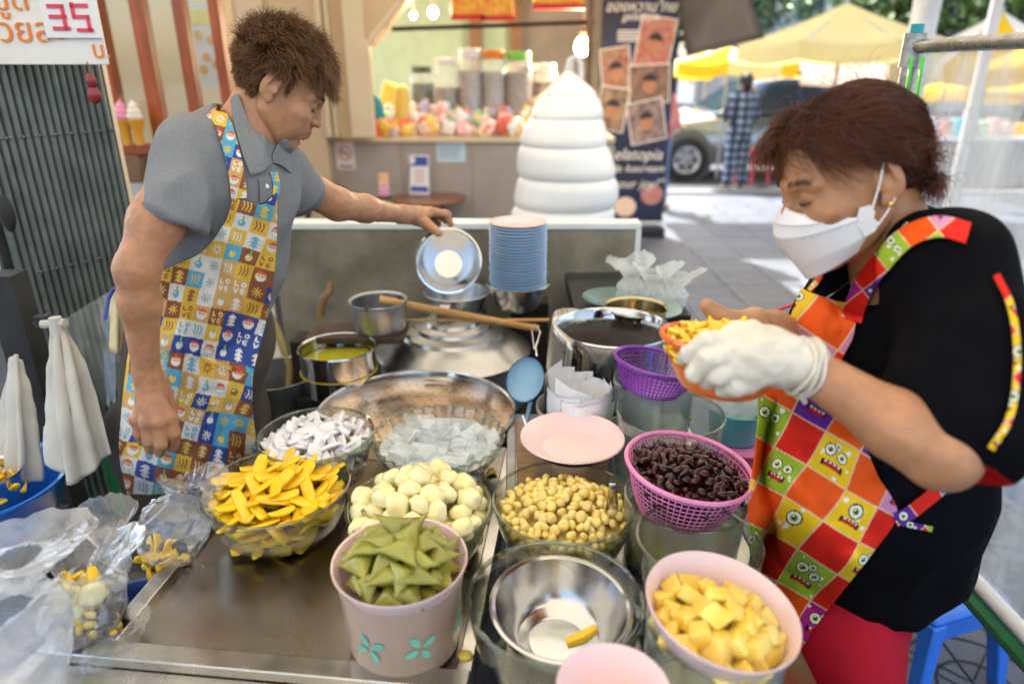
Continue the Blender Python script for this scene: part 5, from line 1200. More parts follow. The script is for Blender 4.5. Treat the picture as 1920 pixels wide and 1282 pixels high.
pf = W(1232, 300, 8.2); figure('person', pf.x, pf.y, 1.58, 0, R(-60), m_pinks, m_jean, 'passer by in a coral shirt and jeans mostly hidden behind the navy banner', m_bhair)
# stools
def stool(X, Y, h, w_, mat, label, z0=0, rz=0):
    t = empty('plastic_stool', (X, Y, z0), label, 'stool', rz=rz)
    b = MB(); b.box((-w_/2, -w_/2, h-.025), (w_/2, w_/2, h)); b.obj('seat', mat, t, bevel=.012)
    for sx in (-1, 1):
        for sy in (-1, 1):
            b = MB(); M_ = None; x0, y0 = sx*w_*.43, sy*w_*.43; x1, y1 = sx*w_*.56, sy*w_*.56
            b.add([(x0-.022, y0-.022, h-.02), (x0+.022, y0-.022, h-.02), (x0+.022, y0+.022, h-.02), (x0-.022, y0+.022, h-.02), (x1-.017, y1-.017, 0), (x1+.017, y1-.017, 0), (x1+.017, y1+.017, 0), (x1-.017, y1+.017, 0)], [(0,1,2,3),(7,6,5,4),(0,4,5,1),(1,5,6,2),(2,6,7,3),(3,7,4,0)]); b.obj('leg', mat, t, bevel=.005)
    for k in range(4):
        b = MB(); b.box((-w_*.42, -w_*.485, h-.075), (w_*.42, -w_*.465, h-.02), Matrix.Rotation(k*math.pi/2, 4, 'Z')); b.obj('apron_rail', mat, t)
    return t
m_bst = M('blue stool plastic', (.03,.16,.62), .4, var=.12, vscale=12)
pz_ = PZ(1748, 1082, .28); stool(pz_.x, pz_.y, .28, .26, m_bst, 'small blue plastic stool on the paving behind the masked woman', rz=R(18))
stool(1.62, 1.65, .46, .3, m_bst, 'taller blue plastic stool seen through the plastic screen', rz=R(10))
pf = PZ(1408, 345, 0); stool(pf.x, pf.y, .5, .3, M('red stool plastic', (.65,.06,.08), .4), 'red plastic stool beside the checked passer by', rz=R(25))
pf = PZ(1330, 620, 0)
rod('red_tape', [W(1400, 600, 1.72), W(1440, 588, 1.66), W(1478, 574, 1.6), W(1540, 552, 1.55)], .004, M('red ribbon', (.75,.05,.07), .5), 'thin red tape stretching behind the orange basket', 'tape')
# ---- clear plastic screen on the right ----
m_gal = M('galvanised tube', (.36,.35,.33), .32, .85, var=.35, vscale=30, rvar=.15, bump=.3, bscale=60)
m_gtape = M('bright green tape', (.05,.62,.04), .35, var=.1); m_dgr = M('dark green paint', (.02,.16,.06), .4, var=.2)
PS0 = Vector((.826, 1.53, 0)); PS1 = Vector((.90, .72, 0))
t = empty('screen_frame', PS0, 'galvanised tube frame with green tape holding a clear plastic sheet on the right', 'screen')
def sb(mb, name, mat, **k): return adopt(mb.obj(name, mat, None, **k), t)
b = MB(); b.tube([PS0+Vector((0, 0, 0)), PS0+Vector((0, 0, 1.615))], .016, 12); sb(b, 'post', m_gal)
b = MB(); b.tube([PS0+Vector((0, 0, 1.56)), PS0+Vector((0, 0, 1.625))], .022, 12); sb(b, 'post_cap', m_gal)
b = MB(); b.tube([PS0+Vector((0, 0, 1.626)), PS0+Vector((0, 0, 1.642))], .014, 10); sb(b, 'teal_cap', M('teal cap', (.02,.35,.45), .4))
b = MB(); b.tube([PS0+Vector((0, 0, 1.60)), PS1+Vector((0, 0, 1.60))], .0135, 12); sb(b, 'top_tube', m_gal)
b = MB(); b.tube([PS0+Vector((0, 0, .70)), PS1+Vector((0, -.1, .64))], .014, 12); sb(b, 'lower_tube', m_wtrim)
b = MB(); b.tube([PS0+Vector((-.012, 0, .675)), PS1+Vector((-.012, -.1, .61))], .016, 10); sb(b, 'green_tube', m_dgr)
dv = (PS1-PS0).normalized()
for o_, w_ in ((.03, .012), (.065, .012)):
    G = np.array([[list(PS0+dv*(o_+w_*s_+.01*math.sin(i*.3))+Vector((-.018, 0, 1.58-.9*i/24))) for s_ in (-.5, .5)] for i in range(25)]); o = adopt(link('green_tape', gridmesh('green_tape', G, m_gtape)), t); solidify(o, .0008, 0)
m_screen = thin('clear plastic screen', (.95,.95,.94), refl=1.0, haze=.62, hcol=(.8,.82,.8), bump=.3, bscale=14, stretch=(1,1,.25), rough=.16, edge=(.8,.82,.8))
G = np.zeros((40, 46, 3))
for i in range(40):
    for j in range(46):
        q = PS0.lerp(PS1, j/45); z = 1.59-.92*i/39; G[i, j] = (q.x+.0015*math.sin(j*.9+2*noise.noise(Vector((j*.1, i*.08, 0))))+.004*noise.noise(Vector((j*.2, i*.05, 3))), q.y, z)
o = adopt(link('plastic_sheet', gridmesh('plastic_sheet', G, m_screen)), t)
# ======================= LEFT SIDE =======================
m_gate = M('grey green painted steel', (.15,.17,.158), .45, .2, var=.3, vscale=10, bump=.1, bscale=40, rvar=.1)
G0 = W(-30, 300, 1.66); G1 = W(222, 300, 1.95); G0.z = G1.z = 0; gd = (G1-G0).normalized(); gn = Vector((gd.y, -gd.x, 0)); GL = (G1-G0).length
t = empty('folding_gate', G0, 'grey green folding steel gate with rows of rivets at the left', 'gate')
MG = frame_mat(gd, -gn, Vector((0, 0, 1)), Vector((0, 0, 0)))
ns = 17; wS = GL/ns
for i in range(ns):
    x0 = i*wS; wide = i in (2, 3)
    b = MB(); pr = [(x0+.001, .0), (x0+.004, -.009), (x0+wS*.45, -.0125), (x0+wS-.004, -.009), (x0+wS-.001, 0)]
    b.prism(pr, .05, 2.3, MG); b.obj('slat', m_gate, t, smooth=False)
for zr_ in (1.40, 1.06, .72):
    for i in range(ns*2):
        if i % 4 == 3: continue
        b = MB(); b.ball(MG @ Vector((wS*(i+.5)/2, -.0125, zr_)), .0042, 8, 5); b.obj('rivet', m_gate, t)
b = MB(); b.box((-.02, .004, 0), (GL+.01, .02, 2.3), MG); b.obj('backing', m_dark, t, smooth=False)
b = MB(); q = W(12, 400, 1.62)-G0; b.ball(q, (.02, .012, .045), 14, 10); b.obj('latch', m_dark, t)
b = MB(); q0 = W(20, 560, 1.6); b.box((-.03, -.03, 0), (.035, .03, 1.12)); 
tag(b.obj('black_post', m_dark, None, (q0.x, q0.y, 0)), 'black iron post at the left edge in front of the folding gate', 'post')
# jamb
b = MB(); j0 = W(225, 300, 2.0); b.box((-.022, 0, 0), (.004, .02, 2.4)); tag(b.obj('door_jamb', m_cream2, None, (j0.x, j0.y, 0)), 'cream door jamb strip at the right end of the folding gate', 'jamb')
# sign
s0 = W(203, 122, 1.62); sw = .62; t = empty('price_sign', (s0.x, s0.y, s0.z), 'white price sign with orange Thai lettering at the top left corner', 'sign', rz=R(4))
m_sgn = M('white sign board', (.8,.79,.75), .5, var=.08, vscale=5, col2=(.72,.68,.6)); m_or = M('orange paint', (.82,.22,.01), .5, var=.1)
b = MB(); b.box((-sw, 0, 0), (0, .008, .45)); b.obj('board', m_sgn, t, bevel=.002)
def sgn(s_, px, py, size, mat=m_or, al='CENTER'):
    q = W(px, py, 1.60); me = text_mesh(s_, size, mat, 'lettering', .001, align=al); me2 = link('lettering', me, t, (q.x-s0.x, -.003-abs(q.x-s0.x)*0, q.z-s0.z)); me2.rotation_euler = (math.pi/2, 0, 0); return me2
sgn('ถ้วยละ', 50, 60, .074); sgn('ขูด', 45, 4, .07); sgn('บ.', 186, 95, .052)
b = MB(); q = W(96, 72, 1.6)-s0; q1 = W(194, 74, 1.6)-s0; b.box((q.x, -.008, q.z), (q1.x, -.002, .2)); pd = b.obj('price_card', m_paper, t)
m_pk35 = M('red marker', (.75,.06,.12), .5)
def seg(x0, z0, x1, z1): 
    b = MB(); lw_ = .0042; b.box((min(x0, x1)-lw_, -.0105, min(z0, z1)-lw_), (max(x0, x1)+lw_, -.0085, max(z0, z1)+lw_)); return b
def sgp(px, py): q = W(px, py, 1.6)-s0; return q.x, q.z
for chain_ in (((112, 15), (135, 18), (140, 55), (115, 50)), ((112, 34), (137, 36)), ((178, 14), (153, 12), (155, 34), (177, 36), (180, 58), (157, 56)), ):
    for (a_, c_) in zip(chain_[:-1], chain_[1:]):
        x0, z0 = sgp(*a_); x1, z1 = sgp(*c_)
        if abs(x1-x0) > abs(z1-z0): z1 = z0
        else: x1 = x0
        seg(x0, z0, x1, z1).obj('number_stroke', m_pk35, pd, smooth=False)
# red charm
q = W(174, 168, 1.6); b = MB(); b.ball((0, 0, .018), (.013, .008, .018), 14, 9); b.ball((0, 0, -.013), (.017, .009, .02), 14, 9); b.tube([(0, 0, .03), (0, 0, .06)], .0015, 5)
tag(b.obj('red_charm', M('dark red lacquer', (.22,.012,.015), .3, coat=.3), None, q), 'dark red gourd shaped charm hanging below the price sign', 'charm')
# orange wooden shop window
YW = 2.95; m_ow = M('orange varnished wood', (.38,.075,.008), .35, var=.3, vscale=5, stretch=(6,6,1), coat=.3)
wx = lambda px: PY(px, 125, YW).x
t = empty('wooden_window', (wx(215), YW, 0), 'orange varnished wooden shop window frame behind the grey haired woman', 'window')
def wb(mb, name, mat, **k): return adopt(mb.obj(name, mat, None, **k), t)
zsill = PY(270, 268, YW).z
for (pxc, hw) in ((207, .018), (281, .027), (356, .022), (420, .02)): b = MB(); b.box((wx(pxc)-hw, YW-.03, zsill), (wx(pxc)+hw, YW+.03, 2.4)); wb(b, 'post', m_ow, bevel=.004)
b = MB(); b.box((wx(200)-.01, YW-.07, zsill-.04), (wx(312), YW+.03, zsill-.001)); wb(b, 'sill', m_ow, bevel=.004)
b = MB(); b.box((wx(312)+.002, YW-.03, zsill-.03), (wx(425), YW+.03, zsill-.001)); wb(b, 'sill', m_ow, bevel=.004)
for (a_, c_) in ((210, 278), (284, 353), (359, 417)): b = MB(); b.box((wx(a_)+.01, YW-.004, zsill), (wx(c_)-.012, YW+.001, 2.39)); wb(b, 'pane', thin('window pane', refl=1.5))
b = MB(); b.box((wx(190)-.6, YW+.75, 0), (PY(436, 125, YW+.75).x, YW+.85, 2.4)); tag(b.obj('inner_wall', m_cream), 'cream inner wall seen through the wooden window', 'wall')
b = MB(); b.box((wx(150)-.5, YW+.04, 0), (wx(430), YW+.14, zsill-.05)); tag(b.obj('sill_wall', M('off white wall', (.66,.62,.54), .7, var=.15)), 'off white wall below the wooden window', 'wall')
q = W(255, 312, 2.85); b = MB(); b.box((-.045, -.06, -.06), (.045, .06, .05)); tag(b.obj('wall_box', m_brown, None, q, bevel=.005), 'dark brown box fixed under the window sill', 'box')
q = PY(388, 85, YW+.3); t = empty('poster', q, 'white poster with a yellow header and orange fruit pictures behind the window', 'poster')
b = MB(); b.box((-.058, 0, -.17), (.058, .003, .16)); b.obj('paper', M('lilac white paper', (.72,.7,.72), .6), t)
b = MB(); b.box((-.056, -.002, .08), (.056, -.0005, .14)); b.obj('header', M('print yellow', (.8,.65,.05), .6), t)
for (x, z) in ((-.03, .04), (.02, .02), (-.01, -.05), (.03, -.08), (-.03, -.1)): b = MB(); b.prism([(x+.017*math.cos(k), z+.02*math.sin(k)) for k in np.linspace(0, 6.1, 12)], .0005, .002, Matrix.Rotation(math.pi/2, 4, 'X')); b.obj('fruit_picture', M('print orange', (.8,.35,.04), .6), t)
m_waf = M('orange waffle', (.8,.36,.03), .4, bump=.6, bscale=60)
for (px, py, mt, lb) in ((238, 262, M('pink cream', (.85,.3,.45), .4), 'toy ice cream cone with a pink swirl on the orange window sill'), (262, 266, M('cream swirl', (.85,.75,.6), .4), 'toy ice cream cone with a cream coloured swirl, right of the pink one')):
    q = PY(px, py, YW-.09); t = empty('ice_cream_cone', (q.x, q.y, zsill-.001), lb, 'ice cream')
    b = MB(); b.lathe([(0, 0), (.016, 0), (.02, .06), (.03, .085), (.032, .1), (.0, .1)], 18); b.obj('cone', mt if False else m_waf, t)
    b = MB(); b.lathe([(.028, .1), (.032, .11), (.026, .124), (.027, .13), (.019, .143), (.02, .148), (.008, .165), (0, .175)], 18); b.obj('swirl', mt, t)
# bins and crates under the window
m_green = M('green plastic', (.01,.16,.05), .45, var=.2); 
for (px, py, d_, s_, h_, mt, lb) in ((190, 900, 1.75, .22, .42, m_green, 'green plastic bin on the floor behind the hanging cloths'), (60, 900, 1.9, .25, .5, M('dark green plastic', (.006,.035,.018), .5), 'dark green crate in the shade at the far left')):
    q = PZ(px, py, .1); q = W(px, py, d_); b = MB(); b.box((-s_, -s_, 0), (s_, s_, max(.1, q.z))); tag(b.obj('plastic_bin', mt, None, (q.x-.05, q.y+.5, 0), bevel=.02), lb, 'bin')
# cloths
m_rag = M('off white rag', (.5,.475,.42), .9, var=.12, vscale=12, bump=.4, bscale=150)
def cloth(name, rows, mat, label, cat, n=34, m=26, fold=.008, fs=3.0, seed=0, th=.002, d=None):
    "rows: list of [(px,py,d) ...] control points"
    P = np.array([[list(W(*q)) for q in row] for row in rows]); Gr = crom(P, n); Gr = np.transpose(crom(np.transpose(Gr, (1, 0, 2)), m), (1, 0, 2))
    uv = np.stack(np.meshgrid(np.linspace(0, 1, m), np.linspace(0, 1, n)), -1)
    nr = np.cross(np.gradient(Gr, axis=1), np.gradient(Gr, axis=0)); nr /= np.linalg.norm(nr, axis=2)[..., None]+1e-9
    ph = vnoise(np.stack([uv[..., 0].ravel()*2, uv[..., 1].ravel()*1.5, np.zeros(n*m)], 1), seed).reshape(n, m)
    Gr = Gr+nr*(fold*(np.sin(uv[..., 0]*fs*6.28+2.5*ph)*(.35+.65*uv[..., 1])+.5*vnoise(Gr.reshape(-1, 3)*40, seed+5).reshape(n, m)*.5))[..., None]
    c = Gr.reshape(-1, 3).mean(0); o = link(name, gridmesh(name, Gr-c, mat), None, tuple(c)); solidify(o, th, 0)
    if cat: tag(o, label, cat)
    return o
cloth('hanging_cloth', [[(96, 618, 1.42), (108, 608, 1.40), (122, 618, 1.42)], [(92, 690, 1.43), (115, 690, 1.38), (160, 690, 1.42)], [(84, 790, 1.44), (125, 800, 1.37), (185, 770, 1.42)], [(70, 800, 1.45), (130, 905, 1.38), (208, 850, 1.42)]], m_rag, 'off white cloth hanging from the knot beside the patterned apron', 'cloth', fold=.014, fs=3.6, seed=1)
cloth('hanging_cloth', [[(18, 680, 1.5), (28, 665, 1.48), (40, 680, 1.5)], [(8, 740, 1.5), (30, 745, 1.46), (62, 745, 1.5)], [(0, 820, 1.5), (36, 830, 1.46), (75, 825, 1.5)], [(0, 900, 1.5), (40, 905, 1.46), (85, 900, 1.5)]], m_rag, 'off white cloth hanging at the far left beside the black post', 'cloth', fold=.012, fs=3.3, seed=3)
m_clear = thin('clear hanging film', haze=.10, bump=.6, bscale=9, rough=.08, edge=(.8,.82,.8))
cloth('plastic_film', [[(104, 612, 1.40), (150, 580, 1.45), (225, 535, 1.5)], [(108, 620, 1.40), (160, 640, 1.45), (225, 650, 1.5)], [(112, 630, 1.40), (170, 700, 1.45), (220, 800, 1.5)]], m_clear, 'clear plastic film stretched from the knot towards the apron', 'plastic sheet', fold=.008, fs=2, seed=4)
b = MB(); b.tube([(0, 0, .015), (0, 0, -.02)], [.012, .016], 10); b.tube([(-.03, 0, .0), (.02, 0, .004)], .009, 8); tag(b.obj('cloth_knot', m_rag, None, W(106, 608, 1.40)), 'white knot tying the cloth and the clear film together', 'knot')
b = MB(); b.tube([(-.035, 0, -.01), (0, 0, .01), (.012, 0, 0)], .006, 8); b.box((-.03, -.01, -.015), (.0, .01, .01)); tag(b.obj('black_clip', m_dark, None, W(96, 600, 1.41)), 'black clip holding the white knot', 'clip')
# blue basin with steel pot
q = PZ(-38, 905, .76); t = empty('blue_basin', (q.x, q.y, .64), 'large round blue plastic basin cut by the left edge', 'basin'); m_bas = M('blue basin plastic', (.015,.16,.62), .35, var=.1, coat=.2)
d_ = DZ(905, .76); rb = 146*d_/F
b = MB(); b.lathe([(0, 0), (rb*.7, 0), (rb*.95, .11), (rb*1.0, .118), (rb*1.0, .124), (rb*.93, .12), (rb*.69, .008), (0, .008)], 72); b.obj('body', m_bas, t)
b = MB(); b.box((-.1, -.1, 0), (.1, .1, .638)); tag(b.obj('black_crate', m_dark, None, (q.x, q.y, 0)), 'dark crate under the blue basin', 'crate')
q2 = PZ(-30, 890, .77); b = MB(); rr = 62*DZ(890, .77)/F; b.lathe([(0, -.1), (rr*.9, -.1), (rr, 0), (rr*1.04, .002), (rr*1.02, .006), (rr*.95, 0), (rr*.93, -.04), (0, -.04)], 48); tag(b.obj('steel_pot', m_steel2, None, q2), 'steel pot of yellow pieces sitting in the blue basin', 'pot')
ms_ = [m for m in bpy.data.meshes if m.name.startswith('fruit_strip')][:6]
heap(22, q2+Vector((0, 0, -.04)), lambda z: rr*.92, .03, .012, .012, .016, ms_, 'fruit_strip', 'one of the yellow pieces in the steel pot inside the blue basin', 'fruit strip', 'yellow pieces in the pot in the blue basin', zmin=0, seed=31)
b = MB(); q3 = PZ(250, 1125, .62); b.lathe([(0, -.06), (.04, -.06), (.058, 0), (.061, .003), (.055, 0), (.038, -.054), (0, -.054)], 40); tag(b.obj('blue_bowl', M('navy plastic', (.01,.04,.16), .3, coat=.2), None, q3), 'navy bowl half hidden behind the clear bags', 'bowl')
t = empty('low_shelf', (-.8, 1.0, 0), 'low dark shelf beside the table under the clear takeaway bags', 'shelf')
b = MB(); b.box((-1.1, .55, .555), (-.625, 1.35, .58)); adopt(b.obj('board', m_steel, None), t)
for (x, y) in ((-1.08, .6), (-.65, .6), (-1.08, 1.3), (-.65, 1.3)): b = MB(); b.box((x-.015, y-.015, 0), (x+.015, y+.015, .555)); adopt(b.obj('leg', m_dark, None), t)
# takeaway bags: crumpled clear plastic
m_bag = thin('clear takeaway bag', (.97,.97,.97), refl=2.2, haze=.13, hcol=(.92,.94,.96), rough=.08, bump=.5, bscale=16, bdist=.012, edge=(.72,.76,.8)); m_bagh = thin('milky takeaway bag', (.95,.96,.97), refl=1.4, haze=.36, hcol=(.86,.88,.92), rough=.12, bump=.6, bscale=18, bdist=.012, edge=(.7,.75,.8))
def crumple(name, base, r, h, neck, flare, lean, label, mat, seed=0, amp=.11, twist=.5, sq=(1, 1), group=None):
    n, m = 84, 72; V = []; rnd = random.Random(seed); ex = Vector((seed*7.1, 0, 0))
    for i in range(m):
        s_ = i/(m-1)
        if s_ < neck: q = r*(.55+.45*math.sin(min(1, s_/neck*1.25)*math.pi*.62)) if s_ > .02 else r*.3
        else:
            f = (s_-neck)/(1-neck); q = r*(.98-.55*math.sin(min(1, f*2)*math.pi/2)+flare*max(0, f-.35)*1.6)
        for k in range(n):
            a = 2*math.pi*k/n; P0 = Vector((math.cos(a)*1.6, math.sin(a)*1.6, s_*3.4)); 
            ridge = 1-2*abs(noise.noise(P0*.8+ex)); r2 = 1-2*abs(noise.noise(P0*1.9+ex)); r3 = noise.noise(P0*6+ex)
            rr = q*(1+amp*(ridge-.4)+amp*.6*(r2-.4)+amp*.18*r3+(.28*flare*math.cos(3*a+seed) if s_ > neck+.2 else 0)*(s_-neck))
            z = h*s_+h*.05*(r2-.4)+(h*.13*math.sin(2*a+seed)*max(0, s_-.7)*3 if s_ > .7 else 0)
            an = a+twist*s_
            V.append((rr*math.cos(an)*sq[0]+lean[0]*s_*s_, rr*math.sin(an)*sq[1]+lean[1]*s_*s_, z))
    idx = np.arange(n*m).reshape(m, n); Q = np.stack([idx[:-1], np.roll(idx[:-1], -1, 1), np.roll(idx[1:], -1, 1), idx[1:]], -1).reshape(-1, 4)
    o = link(name, mesh_np(name, np.array(V), Q, mat), None, base); tag(o, label, 'bag', group); return o
ZS = .58
def shelfp(px, py, d_): q = W(px, py, d_); return q
crumple('takeaway_bag', W(325, 1050, 1.17), .052, .125, .72, .5, (.03, .06), 'clear crumpled bag leaning on the table edge below the fruit strips', m_bag, 1, sq=(1.15, .85))
crumple('takeaway_bag', W(165, 1195, 1.02), .055, .135, .60, .7, (.02, .04), 'clear bag of beans, seeds and black jelly at the lower left', m_bag, 2)
crumple('takeaway_bag', W(25, 1310, .88), .08, .14, .82, .4, (0, .02), 'milky full bag at the bottom left corner', m_bagh, 3, amp=.07)
crumple('takeaway_bag', W(25, 1090, .98), .055, .07, .40, .9, (.05, .0), 'milky bag with a wide flared top beside the blue basin', m_bagh, 4, amp=.08)
crumple('takeaway_bag', W(215, 1085, 1.1), .028, .11, .35, 1.1, (-.01, .02), 'clear bag with an upright flared top between the other takeaway bags', m_bag, 5)
crumple('takeaway_bag', W(200, 1240, 1.0), .04, .05, .75, .4, (.02, .03), 'small flattened clear bag at the table corner', m_bag, 6)
# food inside the bags
mixm = [m for m in bpy.data.meshes if m.name.startswith('kidney_bean')][:4]; mixk = [m for m in bpy.data.meshes if m.name.startswith('corn_kernel')]; mixb = [m for m in bpy.data.meshes if m.name.startswith('fruit_ball')][:3]
m_bj = M('black grass jelly', (.008,.008,.012), .1, coat=.5); bj = []
for i in range(2): b = MB(); b.box((-.011, -.011, -.008), (.011, .011, .008)); bj.append(b.mesh('black_jelly', m_bj, False))
def baggedfood(cen, n, r_, spec, seed, lb, grp, sc_=(1, 1, .8)):
    rnd = random.Random(seed); pts = []
    for _ in range(n*60):
        if len(pts) >= n: break
        P = Vector((rnd.gauss(0, 1), rnd.gauss(0, 1), rnd.gauss(0, 1))).normalized()*r_*rnd.uniform(.55, 1); P = Vector((P.x*sc_[0], P.y*sc_[1], P.z*sc_[2]))
        if any((P-Q).length < .0115 for Q in pts): continue
        pts.append(P)
    for P in pts:
        nm, ms_, s_ = spec[rnd.randrange(len(spec))]; o = link(nm, ms_[rnd.randrange(len(ms_))], None, cen+P); o.rotation_euler = (rnd.uniform(0, 6), rnd.uniform(0, 6), rnd.uniform(0, 6)); o.scale = (s_,)*3
        tag(o, lb % nm.replace('_', ' '), nm.split('_')[-1], grp % nm.replace('_', ' '))
baggedfood(W(165, 1165, 1.015), 85, .042, [('kidney_bean', mixm, 1), ('corn_kernel', mixk, 1.4), ('black_jelly', bj, 1), ('corn_kernel', mixk, 1.2)], 1, 'one of the bagged %s pieces in the lower left clear bag', 'bagged %s pieces in the lower left bag', (1.25, .9, .8))
baggedfood(W(150, 1110, 1.01), 14, .026, [('fruit_ball', mixb, 1), ('fruit_strip', ms_[:3], .8)], 2, 'one of the bagged %s pieces on top in the lower left bag', 'bagged %s pieces at the top of the lower left bag')
baggedfood(W(310, 1045, 1.175), 34, .034, [('fruit_strip', ms_[:3], .8), ('black_jelly', bj, 1), ('corn_kernel', mixk, 1.2)], 3, 'one of the bagged %s pieces in the bag on the table edge', 'bagged %s pieces in the table edge bag', (1.2, .9, .6))
# clear bags on green plates
for i, (px, py, lb) in enumerate(((1185, 545, 'white clear bag standing on the dark green plate'), (1222, 540, 'white clear bag in the middle of the three behind the syrup pot'), (1255, 548, 'white clear bag with a spread top at the right of the green plates'))):
    crumple('poly_bag', W(px, 588 if i else 580, 1.98), .05, .15-.012*i, .45, 1.0, (.02*(i-1), 0), lb, m_bagw, 20+i, amp=.12, sq=(.9, .6))
# ======================= PEOPLE =======================
SK = np.array([.46,.235,.125])
def headmat(c, yaw, pitch, roll=0, s=1.0):
    "local x = right ear side, y = face forward, z = crown; yaw measured from +X"
    f = Vector((math.cos(yaw), math.sin(yaw), 0)); r = Vector((f.y, -f.x, 0)); u = Vector((0, 0, 1))
    Rm = Matrix((r, f, u)).transposed(); Rp = Matrix.Rotation(-pitch, 3, 'X') @ Matrix.Rotation(roll, 3, 'Y')
    Mx = (Rm @ Rp).to_4x4(); return Matrix.Translation(c) @ Mx @ Matrix.Scale(s, 4)
def head(h=.0019, asian=1, fat=0, open_=.0):
    s = SDF(h); c = .01
    def E(p, r, k=.01, op='add', rot=None): s.ell([x*c for x in p], [x*c for x in r], k, op, rot)
    def K(a, b, ra, rb=None, k=.008, op='add'): s.cap([x*c for x in a], [x*c for x in b], ra*c, None if rb is None else rb*c, k, op)
    E((0, -.7, 3.2), (7.5, 8.7, 8.3)); E((0, 2.6, -2.2), (6.2+fat, 6.4, 8.6), .025)
    for x in (-1, 1):
        K((x*5.0, .2, -5.0), (x*2.2, 6.0, -9.2), 1.7, 1.6, .02)                 # jaw
        E((x*4.0, 6.1, -2.4), (2.6+fat, 2.2, 1.9), .016)                        # cheekbone
        E((x*3.3, 6.4, -5.0), (2.3, 2.2, 2.6), .016)
        K((x*1.0, 8.35, 1.75), (x*4.7, 6.9, 1.7), .75, .6, .012)                # brow
    K((-1.1, 7.2, -9.3), (1.1, 7.2, -9.3), 1.5, None, .015)                     # chin
    K((0, 7.0, -5.4), (0, 7.4, -6.6), 2.3, 2.0, .016)                           # mouth mound
    for x in (-1, 1):
        E((x*3.15, 9.0, .1), (1.75, 1.3, 1.15), .010, 'sub')                    # socket
        E((x*3.15, 6.95, .05), (1.45, 1.45, 1.25), .004)                        # lidded eye
        K((x*1.9, 8.28, -.42), (x*3.2, 8.50, -.62), .10, .10, .0012, 'sub'); K((x*3.2, 8.50, -.62), (x*4.4, 7.95, -.35), .10, .08, .0012, 'sub')
        K((x*2.0, 8.25, .95), (x*4.3, 7.9, .9), .09, .07, .003, 'sub')          # lid crease
        K((x*2.2, 7.9, -1.5), (x*4.0, 7.7, -1.7), .10, .06, .005, 'sub')        # under eye
    K((0, 8.0, 1.4), (0, 9.2, -1.4), .55, .8, .010); K((0, 9.2, -1.4), (0, 10.0, -2.6), .8, .95, .007)  # nose
    for x in (-1, 1): E((x*1.35, 9.1, -2.85), (.75, .95, .65), .005)
    for x in (-1, 1): E((x*.65, 9.5, -3.5), (.38, .5, .35), .003, 'sub')
    K((0, 9.1, -3.7), (0, 9.25, -4.6), .35, .4, .006)
    for x in (-1, 1):                                                          # lips
        K((0, 9.45, -5.05), (x*2.1, 8.2, -5.5), .48, .25, .004); K((0, 9.35, -6.0), (x*1.9, 8.2, -5.6), .58, .25, .004)
        K((0, 9.95, -5.5), (x*2.3, 8.5, -5.58), .09, .08, .0015, 'sub')
        K((x*2.1, 8.6, -3.2), (x*3.0, 8.0, -5.2), .12, .08, .006, 'sub')        # smile fold
    K((-1.0, 8.7, -7.4), (1.0, 8.7, -7.4), .3, None, .006, 'sub')
    for x in (-1, 1):                                                          # ears
        rt = Matrix.Rotation(R(12)*x, 3, 'Z') @ Matrix.Rotation(R(-12), 3, 'X')
        E((x*7.6, -.9, -.2), (.55, 1.75, 3.0), .004, 'add', rt); E((x*8.35, -.5, .5), (.75, 1.15, 1.9), .003, 'sub', rt)
        K((x*7.8, .3, -.4), (x*7.7, .5, -1.2), .35, .3, .004); E((x*7.6, -.2, -2.9), (.4, .85, .9), .005)
        K((x*8.1, -1.0, 1.5), (x*8.1, -1.6, -.6), .25, .2, .003)
    return s
def skincol(V, local=None, lips=(.42,.13,.10), scalp=None, age=1):
    n = len(V); c = np.tile(SK, (n, 1)); m = 1+.13*fbm(V, 40, 3, 4)[:, None]+.07*fbm(V, 160, 2, 14)[:, None]; c = c*m; c[:, 0] *= 1+.04*fbm(V, 25, 2, 9)
    if local is not None:
        L = local*100; d = ((L[:, 0]/2.3)**2+((L[:, 1]-9.1)/1.2)**2+((L[:, 2]+5.5)/.85)**2); w = np.clip(1.25-d, 0, 1)[:, None]; c = c*(1-w)+np.array(lips)*w
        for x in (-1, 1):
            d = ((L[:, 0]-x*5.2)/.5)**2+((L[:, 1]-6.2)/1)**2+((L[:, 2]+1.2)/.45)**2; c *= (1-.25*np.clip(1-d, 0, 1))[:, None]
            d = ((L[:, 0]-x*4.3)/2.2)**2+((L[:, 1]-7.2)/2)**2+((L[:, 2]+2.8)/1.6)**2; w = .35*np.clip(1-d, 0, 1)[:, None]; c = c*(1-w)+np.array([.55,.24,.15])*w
        if scalp is not None: w = np.clip(scalp(L)*1.2, 0, 1)[:, None]; c = c*(1-w)+np.array([.10,.05,.035])*w
    return c
def xf(Mx, pts): A = np.array(Mx); P = np.asarray(pts, float); return P@A[:3, :3].T+A[:3, 3]

